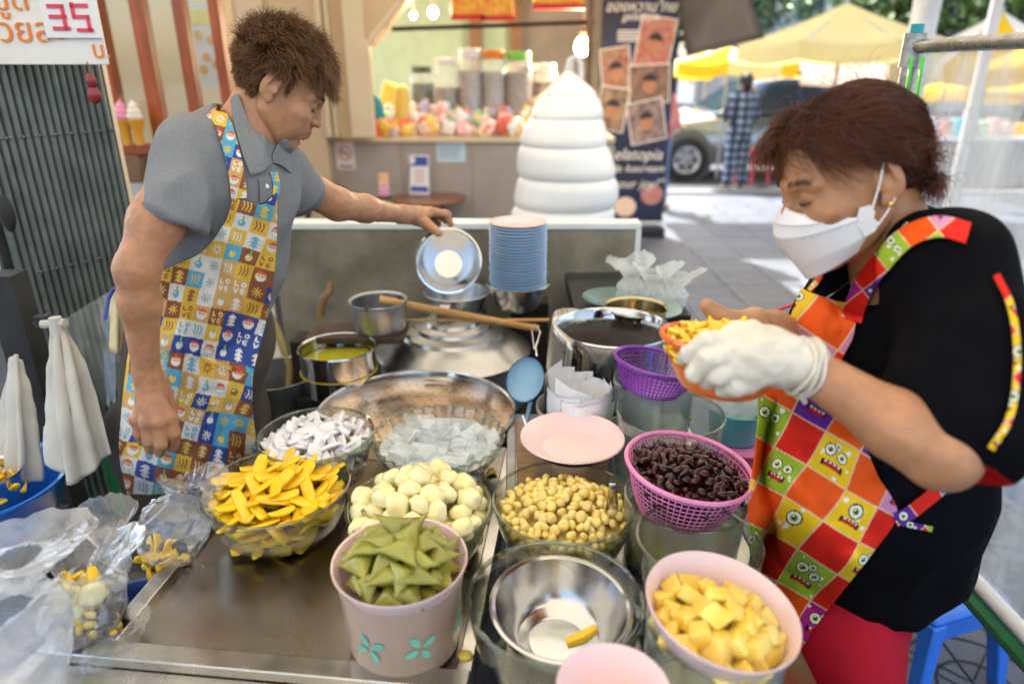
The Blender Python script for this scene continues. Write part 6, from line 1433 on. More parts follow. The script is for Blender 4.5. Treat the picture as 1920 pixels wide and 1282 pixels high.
# prints ------------------------------------------------
def h2(i, j, s=0): return ((np.sin(i*127.1+j*311.7+s*74.7)*43758.5453) % 1.0)
def left_print(a, b):
    i, j = np.floor(a), np.floor(b); x, y = a-i-.5, b-j-.5
    pal = np.array([[.28,.09,.04],[.80,.50,.05],[.03,.07,.30],[.10,.42,.62],[.78,.74,.66],[.70,.40,.12],[.28,.09,.04],[.80,.50,.05]])
    fg = np.array([[.80,.6,.25],[.35,.12,.05],[.85,.82,.75],[.85,.6,.08],[.16,.42,.6],[.85,.8,.72],[.8,.55,.1],[.85,.82,.75]])
    k = (h2(i, j)*8).astype(int) % 8; c = pal[k].copy(); f = fg[k]; ty = (h2(i, j, 1)*6).astype(int); r = np.hypot(x, y)
    def put(m, col): c[m] = col[m] if isinstance(col, np.ndarray) and col.ndim > 1 else col
    m = (ty == 0); put(m & (r < .33), f); put(m & (r < .26) & (y > -.12), np.array([.85,.5,.3])); put(m & (r < .3) & (y > .06), np.array([.85,.83,.8])); put(m & (r < .33) & (y < -.14), np.array([.75,.1,.05])); put(m & (np.hypot(abs(x)-.09, y-.0) < .035), np.array([.05,.03,.03]))
    m = (ty == 1); put(m & (abs(x) < .28-.0*y) & (((y+.36) % .24)*.9+.06 > abs(x)) & (abs(y) < .34), f); put(m & (abs(x) < .05) & (y > .3) & (y < .42), f)
    m = (ty == 2); th = np.arctan2(y, x); put(m & (r < .2+.14*np.cos(8*th)), f); put(m & (r < .1), np.array([.8,.45,.1]))
    m = (ty == 3)                                                                # LOVE, two lines of two letters
    L = lambda x0, y0: (x-x0, y-y0); w = .05
    u, v = L(-.2, -.2); put(m & (((abs(u+.1) < w) & (abs(v) < .15)) | ((abs(v-.12) < w) & (abs(u) < .12))), f)
    u, v = L(.2, -.2); put(m & (np.abs(np.hypot(u, v)-.11) < w), f)
    u, v = L(-.2, .22); put(m & (np.abs(np.abs(u)-(.14-v)*.45) < w) & (abs(v) < .15), f)
    u, v = L(.2, .22); put(m & (((abs(u+.09) < w) & (abs(v) < .15)) | ((np.minimum(abs(v), abs(abs(v)-.13)) < w*.8) & (abs(u) < .11))), f)
    m = (ty == 4); put(m & (np.abs(y) < .3) & (((x*5.1+1.5*np.abs(y)) % 1) < .45) & (abs(x) < .34), f)
    m = (ty == 5); put(m & (np.hypot(x, y-.08) < .22), f); put(m & (abs(x-.02) < .06) & (y > -.38) & (y < 0), np.array([.2,.5,.2])); put(m & (np.hypot(x+.07, y-.02) < .06), np.array([.9,.88,.8]))
    return c*.92
def right_print(a, b):
    i, j = np.floor(a), np.floor(b); x, y = a-i-.5, b-j-.5; par = ((i+j) % 2) == 0
    pal = np.array([[.86,.55,.015],[.62,.27,.45],[.13,.025,.28],[.33,.48,.03],[.04,.33,.58],[.48,.02,.27],[.86,.55,.015],[.33,.48,.03]])
    k = (h2(i, j, 3)*8).astype(int) % 8; c = pal[k].copy(); red = np.where((h2(i, j, 5) > .5)[:, None], np.array([.70,.022,.012]), np.array([.82,.10,.01])); c[par] = red[par]; q = ~par
    def put(m, col): c[m] = col
    for n_ in range(5):
        cx, cy, rr = h2(i, j, 10+n_)-.5, h2(i, j, 20+n_)-.5, .025+.05*h2(i, j, 30+n_); put(q & (np.hypot(x-cx*.9, y-cy*.9) < rr), [.85,.83,.8])
    ne = (h2(i, j, 7)*3).astype(int)
    mo = q & (h2(i, j, 8) > .35); yy = .17+.35*x*x*np.where(h2(i, j, 9) > .5, -1, 1)
    put(mo & (abs(y-yy) < .075) & (abs(x) < .27), [.02,.01,.015]); put(mo & (abs(y-yy-.02) < .045) & (abs(x) < .2), [.6,.02,.02]); put(mo & (abs(y-yy+.045) < .022) & (np.abs(((x*9) % 1)-.5) < .3) & (abs(x) < .22), [.85,.85,.8])
    for e in range(3):
        ex = np.where(ne == 0, 0.0, (-.17, .17, 0)[e]+0*x); ey = np.where(ne == 2, (-.16, -.10, -.3)[e], -.15)+0*x; rr = np.where(ne == 0, .17, (.13, .11, .08)[e]); on = q & ((e == 0) | ((ne >= 1) & (e == 1)) | ((ne == 2) & (e == 2)))
        d = np.hypot(x-ex, y-ey); put(on & (d < rr*1.22), [.02,.02,.02]); put(on & (d < rr), [.88,.88,.82]); put(on & (d < rr*.62), [.45,.55,.05]); put(on & (d < rr*.38), [.01,.01,.01]); put(on & (np.hypot(x-ex+.03, y-ey+.03) < rr*.15), [.9,.9,.9])
    ln = (np.abs(x) > .482) | (np.abs(y) > .482); c[ln] = [.80,.55,.35]
    return c
m_apL = M('printed apron cotton', (.5,.5,.5), .75, attr='print', var=.08, vscale=30, bump=.2, bscale=400, bdist=.0005); m_apR = M('printed red apron cotton', (.5,.5,.5), .6, attr='print', var=.12, vscale=14, bump=.15, bscale=400, bdist=.0005, spec=.15)

def bvh_of(*objs):
    V = []; P = []
    for o in objs:
        n = len(V); V += [o.location+v.co if o.parent is None else o.parent.location+o.location+v.co for v in o.data.vertices]; P += [tuple(n+i for i in p.vertices) for p in o.data.polygons]
    return BVHTree.FromPolygons(V, P)
CAM = Vector((0, 0, H)); FWD = Vector((0, cp, -sp))
def drape(edges, bvh, off, n, m, base_d, blur=6, wr=None, side=0):
    "edges: rows of photo points left..right; the sheet is laid onto what it covers"
    ncol = len(edges[0]); P = np.array(edges, float); Gp = crom(P, n); Gp = np.transpose(crom(np.transpose(Gp, (1, 0, 2)), m), (1, 0, 2)); D = np.full((n, m), np.nan)
    for i in range(0, n):
        for j in range(0, m):
            d = (W(Gp[i, j, 0], Gp[i, j, 1], 1)-CAM); hit = bvh.ray_cast(CAM, d.normalized())
            if hit[0] is not None: D[i, j] = (hit[0]-CAM).dot(FWD)
    bad = np.isnan(D); Df = np.where(bad, base_d, D)
    if (~bad).any():
        for _ in range(120):
            A = np.pad(Df, 1, 'edge'); avg = (A[:-2, 1:-1]+A[2:, 1:-1]+A[1:-1, :-2]+A[1:-1, 2:])/4; Df = np.where(bad, avg, Df)
    for _ in range(blur):
        A = np.pad(Df, 1, 'edge'); Df = (A[:-2, 1:-1]+A[2:, 1:-1]+A[1:-1, :-2]+A[1:-1, 2:]+2*Df)/6
    if (~bad).any(): Df = np.where(bad, Df, np.minimum(Df, D+.002))
    Df = Df-off
    if wr is not None: Df = Df+wr(Gp[..., 0], Gp[..., 1])
    if (~bad).any(): Df = np.where(bad, Df, np.minimum(Df, D-.004))
    u = (Gp[..., 0]-960)/F; v = (641-Gp[..., 1])/F
    G = np.stack([u*Df, Df*(cp+v*sp), H+Df*(-sp+v*cp)], -1); return G, Gp
def band(path, wpx, bvh, off, base_d, n=180, m=26, wr=None):
    P = crom(np.array(path, float), n); t = np.gradient(P, axis=0); t /= np.linalg.norm(t, axis=1)[:, None]; nn = np.stack([-t[:, 1], t[:, 0]], 1)
    w = np.linspace(-.5, .5, m); rows = [[tuple(P[i]+nn[i]*wpx*k) for k in (-.5, 0, .5)] for i in range(0, n, 6)]
    return drape(rows, bvh, off, n, m, base_d, 3, wr)
def cloth_sdf(s, amp=.004, fs=14, seed=0, stretch=(1, 1, .5), amp2=.0015):
    V, Q = s.build(); N = vnormals(V, Q); P = V*np.array(stretch)
    r = 1-2*np.abs(fbm(P, fs, 2, seed)); V = V+N*((r-.4)*amp+fbm(V, fs*3, 2, seed+3)*amp2)[:, None]; return relax(V, Q), Q
def objat(name, V, Q, mat, parent, cols=None): 
    o = link(name, mesh_np(name, V-np.array(parent.location), Q, mat, True, cols), parent); return o

# ---------------- woman on the left ----------------
wl = empty('person', W(370, 800, 1.4)*1.0, 'woman with short brown hair, grey polo shirt and patterned apron reaching out a bowl', 'person'); wl.location.z = 0
HL = headmat(W(524, 160, 1.24), R(13), R(34), R(0), .875)
sh = head(); Vl, Ql = sh.build(); NV = vnormals(Vl, Ql)
scl = lambda L: np.clip(np.minimum.reduce([np.maximum.reduce([(L[:, 2]-4.6)*(1.0), np.where(L[:, 1] < 2.6, (L[:, 2]+0.2), -9), np.where(L[:, 1] < -2.6, L[:, 2]+5.4, -9)]), 99+0*L[:, 0], np.where((np.abs(L[:, 0]) > 6.9) & (L[:, 1] < 1.6) & (L[:, 2] < 2.6) & (L[:, 1] > -2.6), -9, 99)]), -1, 1)
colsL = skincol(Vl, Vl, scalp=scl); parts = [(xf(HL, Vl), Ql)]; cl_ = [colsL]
s = SDF(.0032)
nk0 = Vector(xf(HL, [[0, -.02, -.06]])[0]); nkb = W(462, 262, 1.26)
s.cap(nk0, nkb, .045, .052, .02); s.cap(nkb, W(430, 330, 1.28), .056, .09, .03)
V_, Q_ = s.build(); parts.append((V_, Q_)); cl_.append(skincol(V_))
# near arm and fist
s = SDF(.0022); Sd, El, Wr = W(338, 310, 1.13), W(256, 505, 1.10), W(275, 700, 1.185)
mid = Sd.lerp(El, .55); s.cap(Sd, mid, .034, .040, .02).cap(mid, El, .040, .031, .02).cap(El, El.lerp(Wr, .3), .0305, .030, .02).cap(El.lerp(Wr, .3), Wr, .030, .0205, .02)
pc0 = W(282, 745, 1.20); kn = [W(258, 786, 1.205), W(276, 792, 1.19), W(299, 792, 1.19), W(320, 784, 1.20)]
s.cap(Wr, pc0, .0215, .023, .012)
for q in kn: s.cap(pc0, q, .017, .0125, .012); s.cap(Wr.lerp(pc0, .3), q, .006, .0065, .004)
tips = [(W(262, 812, 1.21), W(268, 826, 1.235)), (W(279, 826, 1.195), W(282, 842, 1.225)), (W(302, 832, 1.195), W(300, 848, 1.225)), (W(326, 812, 1.205), W(325, 836, 1.235))]
for q, (a_, b_) in zip(kn, tips): s.chain([q, a_, b_], [.0125, .0105, .0095], .004); s.ell(q+Vector((0, -.004, .002)), (.0125,)*3, .004)
s.chain([Wr.lerp(pc0, .4)+Vector((.01, .02, 0)), W(318, 770, 1.24), W(322, 805, 1.25)], [.015, .012, .010], .006)
def hand_disp(V, Q): N = vnormals(V, Q); return V+N*(fbm(V, 120, 2, 5)*.0006)[:, None]
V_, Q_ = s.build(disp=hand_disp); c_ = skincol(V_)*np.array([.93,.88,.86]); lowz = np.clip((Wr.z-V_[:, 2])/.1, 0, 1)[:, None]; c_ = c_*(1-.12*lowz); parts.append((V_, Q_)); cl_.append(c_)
# far arm reaching to the bowl
s = SDF(.0026); S2, E2, W2 = W(540, 335, 1.42), W(632, 383, 1.56), W(752, 402, 1.78)
s.cap(S2, E2, .042, .035, .02).cap(E2, E2.lerp(W2, .4), .035, .031, .02).cap(E2.lerp(W2, .4), W2, .031, .022, .02)
pc1 = W(785, 404, 1.83); s.cap(W2, pc1, .025, .026, .01)
k1 = W(815, 398, 1.86)
for j, (a_, b_, c3_) in enumerate((((812, 398, 1.85), (838, 402, 1.87), (845, 420, 1.88)), ((806, 396, 1.88), (832, 400, 1.91), (842, 415, 1.92)), ((800, 396, 1.91), (822, 400, 1.94), (834, 414, 1.95)), ((796, 402, 1.93), (812, 408, 1.96), (822, 420, 1.96)))):
    s.cap(pc1, W(*a_), .018, .0125, .01); s.chain([W(*a_), W(*b_), W(*c3_)], [.0125, .011, .0095], .004)
s.chain([pc1+Vector((0, -.012, -.01)), W(800, 420, 1.81), W(823, 437, 1.80)], [.017, .0135, .0105], .008)
V_, Q_ = s.build(disp=hand_disp); parts.append((V_, Q_)); cl_.append(skincol(V_))
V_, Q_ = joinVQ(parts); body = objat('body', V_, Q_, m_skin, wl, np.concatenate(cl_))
# hair
m_hair = M('hair strands', (.1,.05,.03), .48, attr='print', var=0, spec=.35)
def hairmesh(name, HM, roots, dirs, L, S, curl, grav, r, basecol, tipcol, seed, parent, surf=None, clump=.5, cf=45, jt=.16):
    rnd = np.random.RandomState(seed); N = len(roots); P = np.zeros((N, S, 3)); P[:, 0] = roots; d = dirs/np.linalg.norm(dirs, axis=1)[:, None]
    cn = np.stack([fbm(roots, cf, 2, seed+k) for k in range(3)], 1)*clump; jit = rnd.normal(size=(N, 3))*jt; ds = (L/(S-1))[:, None]; ph = rnd.uniform(0, 6.28, N)
    for k in range(1, S):
        s_ = k/(S-1); cv = curl*np.stack([np.sin(ph+s_*5+cn[:, 0]*3), np.cos(ph*1.3+s_*4), np.sin(s_*6+cn[:, 2]*4)], 1)
        if surf is not None: fl = surf(P[:, k-1], s_); d = fl+cn*.45+jit+cv
        else: d = d+cn*.35*s_+jit*.5+cv*.4+grav*s_
        d = d/np.linalg.norm(d, axis=1)[:, None]; P[:, k] = P[:, k-1]+d*ds
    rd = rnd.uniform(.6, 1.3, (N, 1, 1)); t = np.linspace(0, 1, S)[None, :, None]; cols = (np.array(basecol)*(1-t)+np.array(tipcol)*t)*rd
    Pw = xf(HM, P.reshape(-1, 3)).reshape(P.shape)-np.array(parent.location); return link(name, strands(name, Pw, r, m_hair, cols, .3), parent)
def scalp_pts(V, Q, N, n, cond, seed):
    rnd = np.random.RandomState(seed); cen = V[Q].mean(1); keep = np.nonzero(cond(cen*100))[0]; k = keep[rnd.randint(0, len(keep), n)]; w = rnd.dirichlet((1, 1, 1, 1), n)
    return (V[Q[k]]*w[:, :, None]).sum(1), N[Q[k]].mean(1)
condL = lambda L: scl(L) > .15
# soft under-volume cap
def cap_mesh(V, Q, N, cond, th, seed):
    c = cond(V*100); w = np.clip(c, 0, 1); V2 = V+N*(th*w*(1+.35*fbm(V, 40, 3, seed)))[:, None]; keep = (c[Q] > 0.05).all(1); Qk = Q[keep]; u_, inv = np.unique(Qk, return_inverse=True); return V2[u_], inv.reshape(Qk.shape)
def thL(L): 
    top = np.clip((L[:, 2]-1)/6, 0, 1); return top
V2, Q2 = cap_mesh(Vl, Ql, NV, scl, .005, 3); objat('hair_base', xf(HL, V2), Q2, M('dark hair mass', (.028,.014,.008), .65, bump=1, bscale=220, bdist=.003), wl)
for part_, nn_ in (('top', 9000), ('back', 6000)):
    if part_ == 'top': cnd = lambda L: (scl(L) > .3) & (L[:, 2] > 3.4)
    else: cnd = lambda L: (scl(L) > .3) & (L[:, 2] <= 5)
    rt, nr = scalp_pts(Vl, Ql, NV, nn_, cnd, 5 if part_ == 'top' else 6); L = rt*100; rt = rt+nr*.004; rnd = np.random.RandomState(3)
    y = L[:, 1:2]; z = L[:, 2:3]
    if part_ == 'top':
        fl = np.concatenate([0*y, .55+.05*y, -.25*np.clip(y-2, 0, 9)+.2], 1); dr = nr*.62+fl*1.1; Ls = rnd.uniform(.020, .042, nn_)*np.where(L[:, 1] > 3, 1.25, 1); gr = np.array([0, .25, -.3])
    else:
        fl = np.concatenate([0*y, -.15+0*y, -1+0*y], 1); dr = nr*(.15+.05*np.clip(z+4, 0, 9))+fl; Ls = rnd.uniform(.010, .019, nn_)*(1+np.clip((L[:, 2])/5, 0, 1)); gr = np.array([0, 0, -.3])
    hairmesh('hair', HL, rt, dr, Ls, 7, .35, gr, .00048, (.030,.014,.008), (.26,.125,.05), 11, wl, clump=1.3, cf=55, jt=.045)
# brows and lashes
def brow(HM, V, N, parent, cols, n=170, seed=1):
    rnd = np.random.RandomState(seed); rts = []
    for x in (-1, 1):
        c0 = np.stack([x*rnd.uniform(1.3, 4.9, n), np.full(n, 8.0), 2.0+rnd.normal(size=n)*.22], 1); c0[:, 2] += .12*np.abs(c0[:, 0])-.05*(np.abs(c0[:, 0])-2)**2; rts.append(c0)
    rts = np.concatenate(rts)*.01; idx = [int(np.argmin(((V[:, [0, 2]]-q[[0, 2]])**2).sum(1)+(V[:, 1] < .03)*9)) for q in rts]; P0 = V[idx]+N[idx]*.0003
    dr = np.stack([np.sign(P0[:, 0])*.9, -.15+0*P0[:, 0], .25+0*P0[:, 0]], 1)+N[idx]*.25; hairmesh('eyebrow', HM, P0, dr, rnd.uniform(.004, .008, len(P0)), 4, .1, 0, .00028, cols, cols, 2, parent)
brow(HL, Vl, NV, wl, (.05,.03,.02))
def lashes(HM, parent):
    for x in (-1, 1):
        b = MB(); pts = [(x*q[0]*.01, q[1]*.01, q[2]*.01) for q in ((1.75, 8.22, -.40), (2.4, 8.46, -.60), (3.2, 8.56, -.68), (4.0, 8.25, -.55), (4.5, 7.85, -.33))]
        b.tube([Vector(q) for q in xf(HM, pts)-np.array(parent.location)], [.0004, .0010, .0012, .0010, .0004], 6); b.obj('eyelid_line', M('dark lash', (.02,.012,.01), .6), parent)
lashes(HL, wl)
# polo shirt
m_polo = M('heather grey pique', (.21,.216,.225), .9, var=.12, vscale=260, bump=.35, bscale=500, bdist=.0006, spec=.2)
s = SDF(.0042)
s.cap(W(382, 300, 1.20), W(520, 330, 1.38), .062, .060, .05).cap(W(440, 262, 1.25), W(430, 330, 1.27), .068, .09, .05)
s.cap(W(425, 350, 1.28), W(408, 480, 1.34), .122, .112, .06).cap(W(408, 480, 1.34), W(362, 650, 1.45), .112, .122, .06)
s.cap(W(350, 300, 1.16), W(330, 372, 1.135), .064, .060, .03).cap(W(515, 335, 1.38), W(562, 358, 1.47), .062, .052, .03)
s.cap(W(330, 372, 1.135), W(320, 404, 1.13), .060, .060, .01)
Mh = frame_mat(*[Vector(v) for v in ((1, 0, 0), (0, 1, 0), (0, 0, 1))], Vector((0, 0, 0)))
s.ell(W(286, 470, 1.115), (.085, .085, .062), .006, 'sub')      # sleeve opening
s.ell(W(620, 378, 1.56), (.06, .08, .06), .006, 'sub')
s.ell(nk0.lerp(nkb, .55), (.062, .062, .05), .02, 'sub')
V_, Q_ = cloth_sdf(s, .011, 9, 2, (1, 1, .6), .0018); polo = objat('polo_shirt', V_, Q_, m_polo, wl)
# sleeve hem stitching
G, Gp = band(((262, 378), (300, 398), (340, 420), (368, 432)), 5, bvh_of(polo), .0018, 1.12); o = link('sleeve_hem', gridmesh('sleeve_hem', G-np.array(wl.location), M('hem grey', (.17,.175,.185), .9, var=.05)), wl); solidify(o, .001, 0)
# lower body
s = SDF(.006); s.cap(W(385, 640, 1.47), W(360, 800, 1.58), .15, .15, .05)
for dx in (-.09, .09): s.cap(W(360, 800, 1.58)+Vector((dx, 0, 0)), Vector((W(360, 800, 1.58).x+dx, W(360, 800, 1.58).y+.03, .06)), .10, .075, .05)
V_, Q_ = cloth_sdf(s, .01, 6, 5, (1, 1, .3)); trou = objat('trousers', V_, Q_, M('brown trousers', (.06,.045,.035), .9, var=.2, vscale=10), wl)
for dx in (-.09, .09):
    b = MB(); b.ball((0, 0, 0), (.05, .12, .045), 14, 9); o = b.obj('shoe', m_dark, wl, W(360, 800, 1.58)+Vector((dx, -.0, 0))-wl.location); o.location.z = .045
# collar
bv = bvh_of(polo, body)
def collar(rows, bvh, off, d0, mat, parent, name='collar', th=.0025):
    G, Gp = drape(rows, bvh, off, 24, 24, d0, 2); o = link(name, gridmesh(name, G-np.array(parent.location), mat), parent); solidify(o, th, 0); return o
collar([[(432, 188), (444, 176), (450, 185)], [(440, 235), (455, 225), (466, 228)], [(452, 280), (472, 272), (490, 268)], [(470, 330), (495, 322), (512, 308)]], bv, .007, 1.2, m_polo, wl)
collar([[(522, 268), (535, 262), (545, 268)], [(512, 290), (528, 290), (548, 298)], [(512, 305), (530, 312), (545, 325)]], bv, .007, 1.3, m_polo, wl)
G, Gp = drape([[(486, 335), (508, 330)], [(488, 380), (512, 376)]], bv, .0035, 14, 8, 1.25, 2); link('placket', gridmesh('placket', G-np.array(wl.location), m_polo), wl)
b = MB(); b.ball(Vector(W(497, 352, 1.0)), .001); 
G0_ = G[5, 4]; b = MB(); b.ball(Vector(G0_)-wl.location, (.0045, .0025, .0045), 10, 6); b.obj('button', m_paper, wl)
# apron
bv = bvh_of(polo, trou)
rowsL = [[(437, 372), (462, 378), (492, 384), (519, 362)], [(420, 420), (455, 425), (490, 425), (519, 415)], [(375, 475), (425, 480), (475, 480), (518, 465)], [(285, 520), (360, 525), (440, 525), (514, 515)],
         [(262, 570), (340, 580), (425, 580), (505, 572)], [(245, 640), (325, 650), (410, 655), (490, 640)], [(235, 705), (315, 720), (400, 725), (474, 705)], [(228, 775), (310, 790), (395, 795), (474, 775)], [(224, 850), (305, 865), (395, 865), (482, 835)], [(238, 925), (310, 925), (400, 905), (486, 868)]]
th_ = R(-9)
def wrL(x, y):
    f1 = np.exp(-(((x-330-(y-620)*.45)/16)**2))*(y > 480)*(y < 760); w = .012*np.sin((x+.25*y)/27)*np.clip((y-560)/250, 0, 1)
    P = np.stack([x.ravel()/60, y.ravel()/140, 0*x.ravel()], 1); return w-.012*f1+.014*fbm(P, 1, 3, 8).reshape(x.shape)
G, Gp = drape(rowsL, bv, .010, 300, 190, 1.4, 10, wrL)
wob = 10*vnoise(np.stack([Gp[..., 0].ravel()/70, Gp[..., 1].ravel()/70, 0*Gp[..., 0].ravel()], 1), 2).reshape(Gp.shape[:2])
def lcol(Gp, th_, cell, wob=0): x, y = Gp[..., 0]+wob, Gp[..., 1]+wob; a = (x*math.cos(th_)+y*math.sin(th_))/cell; b_ = (-x*math.sin(th_)+y*math.cos(th_))/cell; return left_print(a.ravel(), b_.ravel()).reshape(*Gp.shape[:2], 3)
o = link('apron', gridmesh('apron', G-np.array(wl.location), m_apL, lcol(Gp, R(14), 31, wob)), wl); solidify(o, .0018, 0)
bp_ = bvh_of(polo, body)
for path, wpx in ((((398, 207), (415, 225), (432, 275), (444, 330), (449, 378)), 30), (((513, 322), (518, 345), (518, 366)), 13)):
    G, Gp = band(path, wpx, bp_, .006, 1.2); o = link('apron_strap', gridmesh('apron_strap', G-np.array(wl.location), m_apL, lcol(Gp, R(14), 26)), wl); solidify(o, .0016, 0)
G, Gp = drape([[(300, 655), (380, 668), (470, 700)], [(300, 662), (378, 675), (468, 708)]], bv, .016, 8, 60, 1.4, 2); o = link('apron_pocket_hem', gridmesh('apron_pocket_hem', G-np.array(wl.location), m_apL, lcol(Gp, R(14), 31)), wl); solidify(o, .002, 0)
o = cloth('waist_towel', [[(212, 545, 1.45), (222, 550, 1.40), (240, 555, 1.42)], [(206, 600, 1.45), (216, 605, 1.40), (236, 610, 1.42)], [(206, 655, 1.45), (216, 662, 1.40), (236, 668, 1.42)]], M('cream towel', (.62,.52,.30), .9, var=.15, vscale=40, bump=.4, bscale=200), None, None, n=16, m=12, fold=.004); o.parent = wl; o.location -= wl.location
rod('apron_tie', [W(214, 540, 1.4), W(204, 560, 1.42), W(196, 600, 1.42)], .004, m_blue, 'tie', 'tie'); o = bpy.data.objects['apron_tie']; o.parent = wl; o.location -= wl.location
for k in ('label', 'category'): del o[k]
# held steel bowl
hb = W(841, 489, 1.86); rh = 59*1.86/F; t = empty('held_steel_bowl', hb, 'steel bowl held tilted toward the viewer by the grey haired arm, over the pots', 'bowl'); t['label'] = 'steel bowl held tilted by the reaching hand over the pots'
pr = [(rh*.42, -.055), (rh*.46, -.054), (rh*.7, -.035), (rh*.9, -.012), (rh*.97, 0), (rh*1.05, .002), (rh*1.06, .005), (rh*1.0, .006), (rh*.95, .002), (rh*.88, -.012), (rh*.68, -.033), (rh*.45, -.052), (0, -.053)]
b = MB(); b.lathe([(0, -.055)]+pr, 72); b.obj('body', m_steel2, t)
nv_ = (CAM-hb).normalized(); nv_ = (nv_+Vector((.02, 0, .18))).normalized(); t.rotation_mode = 'QUATERNION'; t.rotation_quaternion = nv_.to_track_quat('Z', 'Y')

# ---------------- woman on the right ----------------
wr_ = empty('person', (W(1650, 900, 1.0).x, W(1650, 900, 1.0).y, 0), 'woman in white face mask and red printed apron holding an orange basket', 'person')
HRm = headmat(W(1597, 333, .902), R(183), R(20), R(6.7), .965)
s = head(.0018, fat=.5); Vr, Qr = s.build(); NR = vnormals(Vr, Qr)
sclR = lambda L: np.clip(np.minimum(np.maximum.reduce([(L[:, 2]-6.5+.03*L[:, 0]**2-.5*np.clip(L[:, 0], 0, 3)*0), np.where(L[:, 1] < 1.6, L[:, 2]-.4, -9), np.where(L[:, 1] < -2.8, L[:, 2]+4.6, -9)]), np.where((np.abs(L[:, 0]) > 6.9) & (L[:, 1] < 1.6) & (L[:, 2] < 2.8) & (L[:, 1] > -2.8), -9, 99)), -1, 1)
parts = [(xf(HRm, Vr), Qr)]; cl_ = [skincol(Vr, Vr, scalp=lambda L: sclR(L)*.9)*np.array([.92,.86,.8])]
s = SDF(.003); n0 = Vector(xf(HRm, [[0, -.025, -.06]])[0]); n1 = W(1685, 500, .965)
s.cap(n0, n1, .054, .056, .02); s.cap(n1, W(1650, 600, 1.0), .056, .05, .03); V_, Q_ = s.build(); parts.append((V_, Q_)); cl_.append(skincol(V_)*np.array([.92,.86,.8]))
# near (gloved) arm
s = SDF(.0026); Er, Wrr = W(1765, 850, .745), W(1500, 682, .80)
s.cap(W(1800, 700, .80), Er, .044, .038, .02).cap(Er, Er.lerp(Wrr, .3), .036, .036, .02).cap(Er.lerp(Wrr, .3), Wrr, .036, .025, .02).cap(Wrr, W(1470, 672, .80), .0275, .026, .01)
V_, Q_ = s.build(); parts.append((V_, Q_)); cl_.append(skincol(V_)*np.array([1, .95, .92]))
# far arm and bare hand
s = SDF(.0022); Ef, Wf = W(1600, 700, 1.05), W(1452, 618, .985)
s.cap(W(1660, 560, 1.08), Ef, .045, .04, .02).cap(Ef, Wf, .040, .026, .02)
pf_ = W(1415, 606, .965); s.cap(Wf, pf_, .026, .022, .012)
s.chain([pf_, W(1372, 604, .955), W(1345, 590, .95), W(1326, 574, .945)], [.019, .0155, .0125, .0105], .008)
for j in range(4):
    a_, b_, c3_ = (1400-6*j, 625+6*j, .985+.012*j), (1360-4*j, 655+8*j, .985+.008*j), (1335+2*j, 690+4*j, .965+.01*j)
    s.cap(pf_, W(*a_), .016, .0125, .01); s.chain([W(*a_), W(*b_), W(*c3_)], [.0125, .011, .0095], .004)
V_, Q_ = s.build(disp=hand_disp); parts.append((V_, Q_)); cl_.append(skincol(V_))
V_, Q_ = joinVQ(parts); bodyR = objat('body', V_, Q_, m_skin, wr_, np.concatenate(cl_))
b = MB(); b.ball(Vector(W(1321, 570, .938))-wr_.location, (.0065, .0035, .006), 10, 6); 
# glove
m_glove = M('latex glove', (.70,.64,.53), .35, var=.12, vscale=18, sss=.25, sssr=(1,.8,.6), bump=.5, bscale=120, bdist=.0012, spec=.35)
s = SDF(.0018); w0, w1 = W(1512, 688, .795), W(1462, 672, .795); pm_ = W(1420, 662, .79)
s.cap(W(1506, 686, .796), w1, .0325, .0295, .006).cap(w1, pm_, .030, .028, .015).ell(W(1408, 648, .80), (.034, .026, .026), .015).ell(W(1412, 686, .79), (.034, .026, .024), .015)
kn = [W(1372, 632, .80), W(1368, 662, .785), W(1378, 692, .785), W(1398, 716, .79)]
fg = [((1328, 640, .785), (1292, 664, .80), (1284, 672, .815)), ((1328, 675, .775), (1302, 700, .79), (1300, 706, .81)), ((1345, 703, .78), (1326, 712, .80), (1322, 708, .815)), ((1378, 724, .785), (1358, 728, .80), (1352, 722, .815))]
for q, ch in zip(kn, fg): s.cap(pm_, q, .020, .0135, .012); s.chain([q]+[W(*c) for c in ch], [.0135, .0120, .0108, .0090], .0035)
s.chain([W(1440, 640, .80), W(1410, 622, .83), W(1380, 612, .86)], [.016, .0125, .010], .008)
def glv(V, Q): N = vnormals(V, Q); r = 1-2*np.abs(fbm(V*np.array([1, 1, 1.0]), 34, 2, 3)); return V+N*((r-.5)*.0022+fbm(V, 130, 2, 8)*.0005)[:, None]
V_, Q_ = s.build(disp=glv); objat('glove', V_, Q_, m_glove, wr_)
ax = (Wrr-w1).normalized(); e1 = ax.orthogonal().normalized(); e2 = ax.cross(e1); cc_ = W(1512, 690, .795)
b = MB()
for dd, rr in ((0, .0345), (-.006, .0335), (-.013, .0325)): b.tube([cc_+ax*(dd+.0015*math.sin(3*a+dd*300))+e1*math.cos(a)*rr*(1+.04*math.sin(4*a+dd*500))+e2*math.sin(a)*rr-wr_.location for a in np.linspace(0, 2*math.pi, 40, endpoint=False)], .0022, 6, closed=True)
b.obj('glove_cuff', m_glove, wr_)['kind'] = 'stuff'
